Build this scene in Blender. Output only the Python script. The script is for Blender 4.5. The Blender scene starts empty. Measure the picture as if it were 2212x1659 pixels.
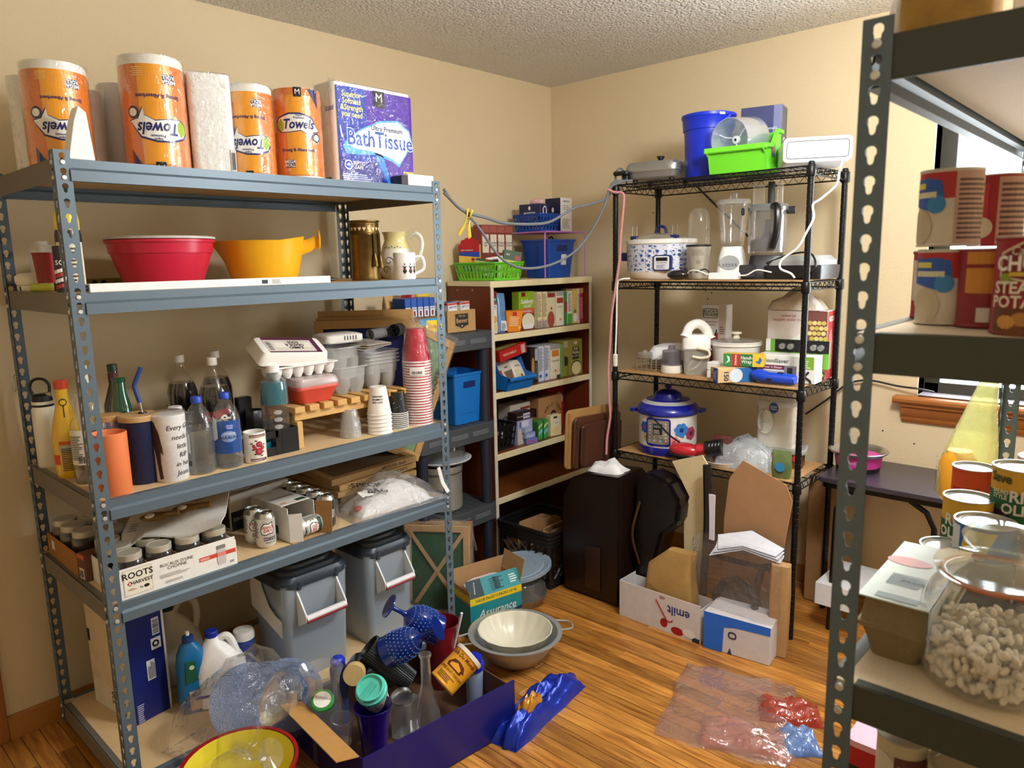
import bpy, bmesh, math, random
from mathutils import Vector as V, Matrix
random.seed(7)
PI = math.pi
sc = bpy.context.scene
C = sc.collection
# ---------------- camera ----------------
cd = bpy.data.cameras.new('camera'); cam = bpy.data.objects.new('camera', cd); C.objects.link(cam)
cd.sensor_width = 36; cd.lens = 1578.746 * 36 / 2212
cd.clip_start = .05
YAW, PIT, ROL = .748003, -.167342, -.021182
CAM = V((2.8524, -.6281, 1.5946))
fw = V((-math.sin(YAW)*math.cos(PIT), math.cos(YAW)*math.cos(PIT), math.sin(PIT)))
rt = V((math.cos(YAW), math.sin(YAW), 0)); up = rt.cross(fw)
r2 = rt*math.cos(ROL) + up*math.sin(ROL); u2 = up*math.cos(ROL) - rt*math.sin(ROL)
cam.matrix_world = Matrix(((r2.x, u2.x, -fw.x, CAM.x), (r2.y, u2.y, -fw.y, CAM.y), (r2.z, u2.z, -fw.z, CAM.z), (0, 0, 0, 1)))
cd.dof.use_dof = True; cd.dof.focus_distance = 2.3; cd.dof.aperture_fstop = 5.0
sc.camera = cam
# ---------------- light and exposure ----------------
sc.view_settings.view_transform = 'Standard'; sc.view_settings.look = 'None'
sc.view_settings.gamma = 1; sc.view_settings.use_curve_mapping = False
sc.view_settings.exposure = .72
W = bpy.data.worlds.new('sky'); sc.world = W; W.use_nodes = True
bg = W.node_tree.nodes['Background']; bg.inputs[0].default_value = (.80, .90, 1, 1); bg.inputs[1].default_value = 3.0
def area(name, loc, rot, sx, sy, power, col, spread=PI):
    l = bpy.data.lights.new(name, 'AREA'); l.shape = 'RECTANGLE'; l.size = sx; l.size_y = sy; l.energy = power; l.color = col; l.spread = spread
    o = bpy.data.objects.new(name, l); C.objects.link(o); o.location = loc; o.rotation_euler = rot; return o
WIN_X0, WIN_X1, WIN_Z0, WIN_Z1 = 2.03, 3.35, .985, 2.16      # window opening in the back wall
area('window_daylight', ((WIN_X0+WIN_X1)/2, 3.02, (WIN_Z0+WIN_Z1)/2), (-PI/2, 0, 0), WIN_X1-WIN_X0, WIN_Z1-WIN_Z0, 48, (.90, .96, 1))
LAMP = (2.48, 1.25, 2.50)
l = bpy.data.lights.new('ceiling_lamp_light', 'POINT'); l.shadow_soft_size = .16; l.energy = 56; l.color = (.985, .99, 1)
lo = bpy.data.objects.new('ceiling_lamp_light', l); C.objects.link(lo); lo.location = (LAMP[0], LAMP[1], 2.29)
# ---------------- helpers ----------------
def lin(h):
    h = h.lstrip('#'); c = [int(h[i:i+2], 16)/255 for i in (0, 2, 4)]
    return tuple(x/12.92 if x <= .04045 else ((x+.055)/1.055)**2.4 for x in c) + (1,)
MC = {}
def mat(h, rough=.5, metal=0, var=.12, bump=0, sc_=30, emit=0, coat=0, stretch=None, objrand=0):
    k = (h, rough, metal, var, bump, sc_, emit, coat, stretch, objrand)
    if k in MC: return MC[k]
    m = bpy.data.materials.new('paint_' + h.strip('#')); m.use_nodes = True; nt = m.node_tree; N = nt.nodes; L = nt.links
    b = N['Principled BSDF']; b.inputs['Roughness'].default_value = rough; b.inputs['Metallic'].default_value = metal
    b.inputs['Coat Weight'].default_value = coat
    c = lin(h)
    tc = N.new('ShaderNodeTexCoord'); mp = N.new('ShaderNodeMapping'); L.new(tc.outputs['Object'], mp.inputs[0])
    if stretch: mp.inputs['Scale'].default_value = stretch
    nz = N.new('ShaderNodeTexNoise'); nz.inputs['Scale'].default_value = sc_; nz.inputs['Detail'].default_value = 4; L.new(mp.outputs[0], nz.inputs[0])
    cr = N.new('ShaderNodeMix'); cr.data_type = 'RGBA'
    cr.inputs[6].default_value = tuple(max(0, x*(1-var)) for x in c[:3]) + (1,)
    cr.inputs[7].default_value = tuple(min(1, x*(1+var)) for x in c[:3]) + (1,)
    L.new(nz.outputs[0], cr.inputs[0]); out = cr.outputs[2]
    if objrand:
        oi = N.new('ShaderNodeObjectInfo'); hs = N.new('ShaderNodeHueSaturation'); ma = N.new('ShaderNodeMapRange')
        ma.inputs[3].default_value = 1-objrand; ma.inputs[4].default_value = 1+objrand
        L.new(oi.outputs['Random'], ma.inputs[0]); L.new(ma.outputs[0], hs.inputs['Value']); L.new(out, hs.inputs['Color']); out = hs.outputs[0]
    L.new(out, b.inputs['Base Color'])
    if bump:
        bp = N.new('ShaderNodeBump'); bp.inputs['Strength'].default_value = bump; bp.inputs['Distance'].default_value = .01
        L.new(nz.outputs[0], bp.inputs['Height']); L.new(bp.outputs[0], b.inputs['Normal'])
    if emit:
        b.inputs['Emission Color'].default_value = c; b.inputs['Emission Strength'].default_value = emit
    MC[k] = m; return m
def clear(h='ffffff', body=.12, rough=.05, wrinkle=0, ws=25):
    """clear plastic or glass: see-through, with a glossy skin that strengthens at grazing angles and a little body colour"""
    k = ('clear', h, body, rough, wrinkle, ws)
    if k in MC: return MC[k]
    m = bpy.data.materials.new('clear_' + h); m.use_nodes = True; nt = m.node_tree; N = nt.nodes; L = nt.links
    N.remove(N['Principled BSDF']); o = N['Material Output']; c = lin(h)
    t = N.new('ShaderNodeBsdfTransparent'); t.inputs[0].default_value = tuple(.35+.65*x for x in c[:3]) + (1,) if h != 'ffffff' else (1, 1, 1, 1)
    g = N.new('ShaderNodeBsdfGlossy'); g.inputs[0].default_value = (1, 1, 1, 1); g.inputs[1].default_value = rough
    d = N.new('ShaderNodeBsdfDiffuse'); d.inputs[0].default_value = c
    tl = N.new('ShaderNodeBsdfTranslucent'); tl.inputs[0].default_value = c
    a0 = N.new('ShaderNodeMixShader'); a0.inputs[0].default_value = .4; L.new(d.outputs[0], a0.inputs[1]); L.new(tl.outputs[0], a0.inputs[2])
    a = N.new('ShaderNodeMixShader'); a.inputs[0].default_value = body; L.new(t.outputs[0], a.inputs[1]); L.new(a0.outputs[0], a.inputs[2])
    lw = N.new('ShaderNodeLayerWeight'); lw.inputs[0].default_value = .25
    mr = N.new('ShaderNodeMapRange'); mr.inputs[3].default_value = .06; mr.inputs[4].default_value = .98; L.new(lw.outputs['Facing'], mr.inputs[0])
    pw = N.new('ShaderNodeMath'); pw.operation = 'POWER'; pw.inputs[1].default_value = 1.5; L.new(mr.outputs[0], pw.inputs[0])
    b = N.new('ShaderNodeMixShader'); L.new(pw.outputs[0], b.inputs[0]); L.new(a.outputs[0], b.inputs[1]); L.new(g.outputs[0], b.inputs[2])
    if wrinkle:
        tc = N.new('ShaderNodeTexCoord'); nz = N.new('ShaderNodeTexNoise'); nz.inputs['Scale'].default_value = ws; nz.inputs['Detail'].default_value = 3; nz.inputs['Distortion'].default_value = 1.2
        L.new(tc.outputs['Object'], nz.inputs[0]); bp = N.new('ShaderNodeBump'); bp.inputs['Strength'].default_value = wrinkle; bp.inputs['Distance'].default_value = .02
        L.new(nz.outputs[0], bp.inputs['Height']); L.new(bp.outputs[0], g.inputs['Normal']); L.new(bp.outputs[0], lw.inputs['Normal']); L.new(bp.outputs[0], d.inputs['Normal'])
    L.new(b.outputs[0], o.inputs[0]); MC[k] = m; return m
def rr(w, d, r, z=0, n=4, cx=0, cy=0):
    r = min(r, w/2-1e-4, d/2-1e-4); p = []
    for (sx, sy, a0) in ((1, 1, 0), (-1, 1, PI/2), (-1, -1, PI), (1, -1, 1.5*PI)):
        for i in range(n+1):
            a = a0 + PI/2*i/n; p.append((cx + sx*(w/2-r) + r*math.cos(a), cy + sy*(d/2-r) + r*math.sin(a), z))
    return p
def circ(r, z=0, n=24, cx=0, cy=0, ry=None):
    return [(cx+r*math.cos(2*PI*i/n), cy+(ry or r)*math.sin(2*PI*i/n), z) for i in range(n)]
class G:
    def __init__(s): s.v = []; s.f = []
    def add(s, v, f):
        o = len(s.v); s.v += [tuple(q) for q in v]; s.f += [tuple(i+o for i in q) for q in f]; return s
    def box(s, a, b):
        x0, y0, z0 = [min(p, q) for p, q in zip(a, b)]; x1, y1, z1 = [max(p, q) for p, q in zip(a, b)]
        return s.add([(x0,y0,z0),(x1,y0,z0),(x1,y1,z0),(x0,y1,z0),(x0,y0,z1),(x1,y0,z1),(x1,y1,z1),(x0,y1,z1)],
                     [(0,3,2,1),(4,5,6,7),(0,1,5,4),(1,2,6,5),(2,3,7,6),(3,0,4,7)])
    def cb(s, c, d): return s.box([p-q/2 for p, q in zip(c, d)], [p+q/2 for p, q in zip(c, d)])
    def loft(s, loops, c0=True, c1=True):
        n = len(loops[0]); v = [p for l in loops for p in l]; f = []
        for k in range(len(loops)-1):
            for i in range(n):
                j = (i+1) % n; f.append((k*n+i, k*n+j, (k+1)*n+j, (k+1)*n+i))
        if c0: f.append(tuple(range(n-1, -1, -1)))
        if c1: f.append(tuple((len(loops)-1)*n+i for i in range(n)))
        return s.add(v, f)
    def lathe(s, prof, n=24, c=(0, 0, 0), c0=True, c1=True, ry=1):
        return s.loft([[(c[0]+max(r, 1e-4)*math.cos(2*PI*i/n), c[1]+max(r, 1e-4)*ry*math.sin(2*PI*i/n), c[2]+z) for i in range(n)] for r, z in prof], c0, c1)
    def prism(s, poly, z0, z1):
        n = len(poly); return s.loft([[(x, y, z0) for x, y in poly], [(x, y, z1) for x, y in poly]])
    def tube(s, pts, r, n=8, closed=False, ry=None):
        pts = [V(p) for p in pts]; loops = []; ref = None
        for i, p in enumerate(pts):
            a = pts[i-1] if (i or closed) else p; b = pts[(i+1) % len(pts)] if (i < len(pts)-1 or closed) else p
            t = (b-a).normalized()
            if ref is None: ref = V((0, 0, 1)) if abs(t.z) < .9 else V((1, 0, 0))
            x = (ref - t*ref.dot(t)).normalized(); y = t.cross(x); ref = x
            q = r[i] if isinstance(r, (list, tuple)) else r
            loops.append([p + x*q*math.cos(2*PI*k/n) + y*(ry or q)*math.sin(2*PI*k/n) for k in range(n)])
        if closed:
            loops.append(loops[0]); return s.loft(loops, False, False)
        return s.loft(loops)
    def sph(s, c, r, n=16, m=8):
        if not isinstance(r, (tuple, list)): r = (r, r, r)
        return s.loft([[(c[0]+r[0]*max(math.sin(PI*k/m), .002)*math.cos(2*PI*i/n), c[1]+r[1]*max(math.sin(PI*k/m), .002)*math.sin(2*PI*i/n), c[2]-r[2]*math.cos(PI*k/m)) for i in range(n)] for k in range(m+1)])
    def xf(s, loc=(0, 0, 0), rot=(0, 0, 0), sca=(1, 1, 1)):
        from mathutils import Euler
        M = Matrix.Translation(loc) @ Euler(rot).to_matrix().to_4x4() @ Matrix.Diagonal((*sca, 1))
        s.v = [tuple(M @ V(p)) for p in s.v]; return s
    def mg(s, g): return s.add(g.v, g.f)
    def mesh(s, name, m=None, bev=0, seg=1, ang=.6):
        me = bpy.data.meshes.new(name); me.from_pydata(s.v, [], s.f)
        b = bmesh.new(); b.from_mesh(me); bmesh.ops.remove_doubles(b, verts=b.verts, dist=1e-6)
        if bev: bmesh.ops.bevel(b, geom=[e for e in b.edges if len(e.link_faces) == 2 and e.calc_face_angle(0) > .7], offset=bev, segments=seg, affect='EDGES', clamp_overlap=True)
        bmesh.ops.recalc_face_normals(b, faces=b.faces); b.to_mesh(me); b.free()
        for p in me.polygons: p.use_smooth = True
        me.set_sharp_from_angle(angle=ang)
        if m: me.materials.append(m)
        return me
    def o(s, name, m, par=None, bev=0, seg=1, ang=.6, label=None):
        ob = bpy.data.objects.new(name, s.mesh(name, m, bev, seg, ang)); C.objects.link(ob); ob.parent = par
        if label: ob['label'] = label
        return ob
def sm(pts, k=4):
    """smooth a polyline (Catmull-Rom)"""
    P = [V(p) for p in pts]; P = [P[0]*2-P[1]] + P + [P[-1]*2-P[-2]]; out = []
    for i in range(1, len(P)-2):
        for j in range(k):
            t = j/k; a, b, c, d = P[i-1:i+3]
            out.append(.5*((2*b)+(c-a)*t+(2*a-5*b+4*c-d)*t*t+(3*b-a-3*c+d)*t**3))
    return out + [P[-2]]
def part(name, me, par):
    ob = bpy.data.objects.new(name, me); C.objects.link(ob); ob.parent = par; return ob
def thing(name, label, cat, loc=(0, 0, 0), rz=0, group=None, rot=None):
    o = bpy.data.objects.new(name, None); C.objects.link(o); o.empty_display_size = .02
    o.location = loc; o.rotation_euler = rot or (0, 0, rz); o['label'] = label; o['category'] = cat
    if group: o['group'] = group
    return o
def tag(o, label, cat, group=None):
    o['label'] = label; o['category'] = cat
    if group: o['group'] = group
    return o
def struct(o): o['kind'] = 'structure'; return o
def dup(root, label, loc, rz=0, rot=None):
    r = root.copy(); C.objects.link(r); r['label'] = label; r.location = loc; r.rotation_euler = rot or (0, 0, rz)
    for ch in list(root.children):
        c = ch.copy(); C.objects.link(c); c.parent = r
        for g in list(ch.children):
            d = g.copy(); C.objects.link(d); d.parent = c
    return r
def facing(x, y): return math.atan2(CAM.y-y, CAM.x-x)           # heading from a spot towards the viewer
# surfaces that print is laid on: (u right, v up, e out) -> point
def flat(o, U, Vv):
    o, U, Vv = V(o), V(U), V(Vv); Nn = U.cross(Vv).normalized()
    return lambda u, v, e: o + U*u + Vv*v + Nn*e
def front(y, z=0, x=0): return flat((x, y, z), (1, 0, 0), (0, 0, 1))      # a face that looks to -y
def right(x, z=0, y=0): return flat((x, y, z), (0, 1, 0), (0, 0, 1))      # a face that looks to +x
def left(x, z=0, y=0): return flat((x, y, z), (0, -1, 0), (0, 0, 1))      # a face that looks to -x
def top(z): return flat((0, 0, z), (1, 0, 0), (0, 1, 0))
def cyl(r, z=0, a0=-PI/2):
    rf = r if callable(r) else (lambda v: r)
    def f(u, v, e):
        R = rf(v); a = a0 + u/rf(0 if not callable(r) else v); return V(((R+e)*math.cos(a), (R+e)*math.sin(a), z+v))
    f.curved = True; return f
def lay(S, vs, fs, name, m, par, e=.0007, step=.008):
    b = bmesh.new(); bv = [b.verts.new((x, y, 0)) for x, y in vs]
    for f in fs:
        try: b.faces.new([bv[i] for i in f])
        except ValueError: pass
    if getattr(S, 'curved', False) and vs:
        x0 = min(x for x, y in vs); x1 = max(x for x, y in vs); k = math.floor(x0/step)+1
        while k*step < x1:
            bmesh.ops.bisect_plane(b, geom=b.verts[:]+b.edges[:]+b.faces[:], plane_co=(k*step, 0, 0), plane_no=(1, 0, 0)); k += 1
    for q in b.verts: q.co = S(q.co.x, q.co.y, e)
    me = bpy.data.meshes.new(name); b.to_mesh(me); b.free(); me.materials.append(m)
    ob = bpy.data.objects.new(name, me); C.objects.link(ob); ob.parent = par; return ob
def dec(par, S, poly, m, e=.0007, name='printed_panel'):
    if len(poly) == 4 and not isinstance(poly[0], (tuple, list)):
        a, b_, c, d = poly; poly = [(a, b_), (c, b_), (c, d), (a, d)]
    if isinstance(m, str): m = mat(m)
    return lay(S, poly, [tuple(range(len(poly)))], name, m, par, e)
def disc(par, S, u, v, r, m, e=.0009, ry=None, n=18, name='printed_spot'):
    return dec(par, S, [(u+r*math.cos(2*PI*i/n), v+(ry or r)*math.sin(2*PI*i/n)) for i in range(n)], m, e, name)
TC = {}
def glyphs(s, bold, shear):
    k = (s, bold, shear)
    if k not in TC:
        c = bpy.data.curves.new('t', 'FONT'); c.body = s; c.size = 1; c.resolution_u = 2; c.offset = bold; c.shear = shear; c.align_x = 'CENTER'; c.align_y = 'CENTER'; c.space_line = .85
        o = bpy.data.objects.new('t', c); C.objects.link(o); me = bpy.data.meshes.new_from_object(o)
        TC[k] = ([(v.co.x, v.co.y) for v in me.vertices], [tuple(p.vertices) for p in me.polygons])
        bpy.data.objects.remove(o); bpy.data.curves.remove(c); bpy.data.meshes.remove(me)
    return TC[k]
def txt(par, S, s, u, v, size, m, e=.0012, sx=1, bold=.012, shear=0, rot=0, name='lettering'):
    vs, fs = glyphs(s, bold, shear); ca, sa = math.cos(rot), math.sin(rot)
    if isinstance(m, str): m = mat(m)
    P = [(u + (x*sx*ca - y*sa)*size, v + (x*sx*sa + y*ca)*size) for x, y in vs]
    return lay(S, P, fs, name, m, par, e)
def lines(par, S, u0, v0, u1, v1, n, m, e=.001, fill=.5, name='fine_print'):
    """rows of small print: n thin bars of uneven length, one part"""
    if isinstance(m, str): m = mat(m)
    vs = []; fs = []; h = (v1-v0)/n; rnd = random.Random(int(abs(u0*1e4)+abs(v1*1e4)+n))
    for i in range(n):
        a = v0+h*i; b = a+h*fill; c = u1-(u1-u0)*rnd.random()*.35; o = len(vs); vs += [(u0, a), (c, a), (c, b), (u0, b)]; fs.append((o, o+1, o+2, o+3))
    return lay(S, vs, fs, name, m, par, e)
def bars(par, S, u0, v0, u1, v1, n=12, m='111111', e=.001):
    if isinstance(m, str): m = mat(m)
    vs = []; fs = []; w = (u1-u0)/n; rnd = random.Random(n)
    for i in range(n):
        a = u0+w*i; b = a+w*(.3+.45*rnd.random()); o = len(vs); vs += [(a, v0), (b, v0), (b, v1), (a, v1)]; fs.append((o, o+1, o+2, o+3))
    return lay(S, vs, fs, 'barcode', m, par, e)
WHITE = mat('f2f0ec', .45); BLACK = mat('17171a', .4); CARD = mat('b58f60', .85, sc_=60); CREAM = mat('e8e2d0', .5)
STEEL = mat('c9cbcb', .28, 1, .05); CLEAR = clear(); FILM = clear('ffffff', .05, .08, .8, 22)
def vfun(prof):
    """radius as a function of height for a lathe profile [(r, z)...] (outer side)"""
    def f(z):
        for (r0, z0), (r1, z1) in zip(prof, prof[1:]):
            if z0 <= z <= z1 and z1 > z0: return r0+(r1-r0)*(z-z0)/(z1-z0)
        return prof[-1][0] if z > prof[-1][1] else prof[0][0]
    return f
# ================= THE SETTING =================
D, H, XR, YB = 2.829, 2.58, 4.1, -1.7
def wallmat(h):
    m = mat(h, .75, 0, .05, .12, 160); return m
WALL = wallmat('dccaa6')
wl = struct(G().box((-.1, YB, 0), (0, D, H)).o('wall_left', WALL))
wb = G()
for a, b in (((-.1, D, 0), (WIN_X0, D+.12, H)), ((WIN_X1, D, 0), (XR, D+.12, H)), ((WIN_X0, D, 0), (WIN_X1, D+.12, WIN_Z0)), ((WIN_X0, D, WIN_Z1), (WIN_X1, D+.12, H))): wb.box(a, b)
wb = struct(wb.o('wall_back', WALL))
struct(G().box((XR, YB, 0), (XR+.1, D+.12, H)).o('wall_right', WALL))
struct(G().box((-.1, YB-.1, 0), (XR+.1, YB, H)).o('wall_front', WALL))
# nail holes and a scuff on the back wall
for (x, z) in ((.70, 1.83), (.72, 1.84), (.715, 1.73), (1.02, 1.73), (1.02, 1.42), (1.05, 1.41), (1.03, 1.38), (1.86, 1.28), (1.98, 1.21), (2.03, .77), (1.90, .81), (2.09, .90)):
    G().lathe([(.004, 0), (.003, -.001)], 8).xf((x, D-.0015, z), (PI/2, 0, 0)).o('nail_hole', mat('3a2a1c', .9), wb)
# popcorn ceiling
m = bpy.data.materials.new('popcorn'); m.use_nodes = True; N = m.node_tree.nodes; L = m.node_tree.links; b = N['Principled BSDF']
b.inputs['Roughness'].default_value = .55; tc = N.new('ShaderNodeTexCoord')
vo = N.new('ShaderNodeTexVoronoi'); vo.inputs['Scale'].default_value = 85; vo.feature = 'SMOOTH_F1'; nz = N.new('ShaderNodeTexNoise'); nz.inputs['Scale'].default_value = 130; nz.inputs['Detail'].default_value = 3
L.new(tc.outputs['Object'], vo.inputs[0]); L.new(tc.outputs['Object'], nz.inputs[0])
mx = N.new('ShaderNodeMath'); mx.operation = 'MULTIPLY_ADD'; mx.inputs[1].default_value = -1.3; L.new(vo.outputs['Distance'], mx.inputs[0]); L.new(nz.outputs[0], mx.inputs[2])
bp = N.new('ShaderNodeBump'); bp.inputs['Strength'].default_value = 1; bp.inputs['Distance'].default_value = .014; L.new(mx.outputs[0], bp.inputs['Height']); L.new(bp.outputs[0], b.inputs['Normal'])
b.inputs['Base Color'].default_value = lin('f1ede6')
ceil = struct(G().box((-.1, YB-.1, H), (XR+.1, D+.12, H+.1)).o('ceiling', m))
# floor: bare subfloor with individually laid strips where the photo shows them
fl = struct(G().box((-.1, YB-.1, -.1), (XR+.1, D+.12, -.006)).o('floor', mat('8a5a26', .35, 0, .2, 0, 14, stretch=(.6, 14, 1))))
m = bpy.data.materials.new('oak_strip'); m.use_nodes = True; N = m.node_tree.nodes; L = m.node_tree.links; b = N['Principled BSDF']
tc = N.new('ShaderNodeTexCoord'); oi = N.new('ShaderNodeObjectInfo'); ad = N.new('ShaderNodeVectorMath'); ad.operation = 'ADD'
cmb = N.new('ShaderNodeMath'); cmb.operation = 'MULTIPLY'; cmb.inputs[1].default_value = 37; L.new(oi.outputs['Random'], cmb.inputs[0]); L.new(tc.outputs['Object'], ad.inputs[0]); L.new(cmb.outputs[0], ad.inputs[1])
mp = N.new('ShaderNodeMapping'); mp.inputs['Scale'].default_value = (2.6, 30, 1); L.new(ad.outputs[0], mp.inputs[0])
nz = N.new('ShaderNodeTexNoise'); nz.inputs['Scale'].default_value = 2.2; nz.inputs['Detail'].default_value = 6; nz.inputs['Distortion'].default_value = .6; L.new(mp.outputs[0], nz.inputs[0])
rp = N.new('ShaderNodeValToRGB'); rp.color_ramp.elements[0].position = .3; rp.color_ramp.elements[0].color = lin('8a5220'); rp.color_ramp.elements[1].position = .68; rp.color_ramp.elements[1].color = lin('c98d42')
L.new(nz.outputs[0], rp.inputs[0]); hs = N.new('ShaderNodeHueSaturation'); ma = N.new('ShaderNodeMapRange'); ma.inputs[3].default_value = .62; ma.inputs[4].default_value = 1.22; L.new(oi.outputs['Random'], ma.inputs[0]); L.new(ma.outputs[0], hs.inputs['Value']); L.new(rp.outputs[0], hs.inputs['Color']); L.new(hs.outputs[0], b.inputs['Base Color'])
b.inputs['Roughness'].default_value = .28; OAK = m
PW = .0572; rnd = random.Random(3); lens = (.55, .8, 1.1, 1.45)
PM = [G().box((0, 0, -.006), (q-.001, PW-.0018, 0)).mesh('strip', OAK, .0007) for q in lens]
y = -.46; npl = 0
while y < D-.02:
    x = -.0 if y > .0 else .0; xe = 2.45 if y > .25 else .75
    x = -rnd.random()*.5
    while x < xe:
        k = rnd.randrange(4) if y > .25 else rnd.randrange(2); xs = max(x, .0)
        q = lens[k]; 
        if x < 0: q2 = q+x; o = G().box((0, 0, -.006), (max(q2, .05)-.001, PW-.0018, 0)).o('floor_plank', OAK, fl, .0007); o.location = (0, y, 0); x += q if q2 > .05 else .05-x*0
        else:
            o = part('floor_plank', PM[k], fl); o.location = (x, y, 0); x += q
        npl += 1
    y += PW
# baseboards and trim (stained oak)
TRIM = mat('a8702f', .4, 0, .22, 0, 20, stretch=(1, 1, 8))
def baseboard(name, a, b_, h=.085):
    prof = [(0, 0), (.016, 0), (.016, h*.55), (.012, h*.66), (.013, h*.78), (.006, h), (0, h)]
    g = G(); g.loft([[(a[0]+(px if a[0] == b_[0] else 0), a[1]-(px if a[1] == b_[1] else 0), pz) for px, pz in prof], [(b_[0]+(px if a[0] == b_[0] else 0), b_[1]-(px if a[1] == b_[1] else 0), pz) for px, pz in prof]])
    return struct(g.o(name, TRIM, None))
baseboard('baseboard_left', (0, -.145, 0), (0, D, 0)); baseboard('baseboard_back', (0, D, 0), (XR, D, 0))
struct(G().box((0, -.235, 0), (.02, -.146, 2.1)).o('trim_1', mat('a0622a', .4, 0, .2, 0, 10, stretch=(8, 8, 1)), None, .004, 2))
# window: reveal, frame, sashes, panes, stool and moulded apron
wf = bpy.data.objects.new('window_1', None); C.objects.link(wf); struct(wf)
REV = mat('f3efdc', .6); FR = mat('3c3a30', .45, .3)
g = G(); y1 = D+.12
for a, b_ in (((WIN_X0-.004, D-.002, WIN_Z0), (WIN_X0, y1, WIN_Z1)), ((WIN_X1, D-.002, WIN_Z0), (WIN_X1+.004, y1, WIN_Z1)), ((WIN_X0, D-.002, WIN_Z1), (WIN_X1, y1, WIN_Z1+.004))): g.box(a, b_)
g.o('window_reveal', REV, wf)
g = G()
for x in (WIN_X0, (WIN_X0+WIN_X1)/2-.03, WIN_X1-.06): g.box((x, D+.085, WIN_Z0), (x+.06, D+.118, WIN_Z1))
for z in (WIN_Z0, WIN_Z1-.05): g.box((WIN_X0, D+.085, z), (WIN_X1, D+.118, z+.05))
g.o('window_frame', FR, wf, .004)
for z in (WIN_Z0+.075, 1.80): G().box((WIN_X0+.06, D+.09, z), (WIN_X1-.06, D+.105, z+.022)).o('sash_rail', mat('a9b7c2', .35, .5), wf, .003)
for x in (WIN_X0+.06, (WIN_X0+WIN_X1)/2+.03):
    G().box((x, D+.108, WIN_Z0+.05), (x+(WIN_X1-WIN_X0)/2-.09, D+.111, WIN_Z1-.05)).o('pane', CLEAR, wf)
WOOD = mat('9c5f28', .38, 0, .25, 0, 18, stretch=(1, 8, 8))
G().box((WIN_X0-.0, D-.0, WIN_Z0-.004), (WIN_X1, D+.085, WIN_Z0+.004)).o('sill_board', mat('d8d6e6', .25), wf)
prof = [(0, 0), (.055, 0), (.062, -.008), (.062, -.02), (.05, -.03), (0, -.03)]
G().loft([[(WIN_X0-.085+xx, D-py, WIN_Z0-.004+pz) for py, pz in prof] for xx in (0, WIN_X1-WIN_X0+.17)]).o('window_stool', WOOD, wf)
prof = [(0, 0), (.045, 0), (.045, -.012), (.034, -.02), (.03, -.045), (.018, -.062), (.018, -.072), (.01, -.085), (0, -.085)]
G().loft([[(WIN_X0-.055+xx, D-py, WIN_Z0-.034+pz) for py, pz in prof] for xx in (0, WIN_X1-WIN_X0+.11)]).o('window_apron', WOOD, wf)
# ceiling lamp: flush frosted dome (just out of the picture, lights the room)
t = thing('ceiling_lamp', 'round frosted flush ceiling lamp over the middle of the room', 'lamp', (LAMP[0], LAMP[1], H))
G().lathe([(.0, 0), (.24, 0), (.24, -.025), (.22, -.03), (0, -.03)], 32).o('lamp_base', mat('d8d4c8', .4), t)
G().lathe([(.22, -.03), (.205, -.06), (.16, -.088), (.09, -.105), (0, -.11)], 32).o('lamp_shade', mat('fff4dd', .5, emit=5), t)
# ================= STEEL RIVET RACKS =================
P_ = .0381
def keyplate(n, w):
    """a strip in the xz plane, n pitches tall (downwards from z=0), w wide from x=0, with a keyhole in every pitch"""
    g = G(); th = .0018; cx = w/2
    hole = []
    for i in range(11):
        a = math.radians(-60 + 300*i/10 - 0); hole.append((cx+.0078*math.cos(a), .0045+.0078*math.sin(a)))
    hole = [(cx+.0078*math.cos(math.radians(q)), .0045+.0078*math.sin(math.radians(q))) for q in (-52, -15, 25, 60, 90, 120, 155, 195, 232)] + [(cx-.0042, -.0075), (cx-.003, -.0105), (cx, -.012), (cx+.003, -.0105), (cx+.0042, -.0075)]
    k = len(hole)
    for j in range(n):
        z = -P_*(j+.5); R = []
        for hx, hz in hole:
            dx, dz = hx-cx, hz; s = min((w/2)/max(abs(dx), 1e-6), (P_/2)/max(abs(dz), 1e-6)); R.append((cx+dx*s, dz*s))
        # snap to cell corners
        for X, Z in ((0, -P_/2), (w, -P_/2), (0, P_/2), (w, P_/2)):
            b = min(range(k), key=lambda i: (R[i][0]-X)**2+(R[i][1]-Z)**2); R[b] = (X, Z)
        v = []
        for y in (0, th):
            v += [(a, y, z+c) for a, c in R] + [(a, y, z+c) for a, c in hole]
        f = []
        for i in range(k):
            q = (i+1) % k; f += [(i, q, k+q, k+i), (2*k+i, 2*k+q, 3*k+q, 3*k+i), (k+i, k+q, 3*k+q, 3*k+i)]
        g.add(v, f)
    return g
PLATE = {}
def post_mesh(n, w, sx, sy, m, key):
    """angle post: outer corner at the origin, one flange along sx*x, the other along sy*y"""
    k = (n, w, sx, sy, key)
    if k not in PLATE:
        a = keyplate(n, w); b_ = keyplate(n, w)
        a.v = [(x*sx, y*sy, z) for x, y, z in a.v]; b_.v = [(y*sx, x*sy, z) for x, y, z in b_.v]
        PLATE[k] = a.mg(b_).mesh('post', m)
    return PLATE[k]
BEAMP = [(0, 0), (.0, -.022), (-.004, -.026), (-.007, -.029), (-.007, -.056), (.012, -.056), (.012, -.053), (-.004, -.053), (-.003, -.03), (.004, -.023), (.004, -.003), (.02, -.003), (.02, 0)]
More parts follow.
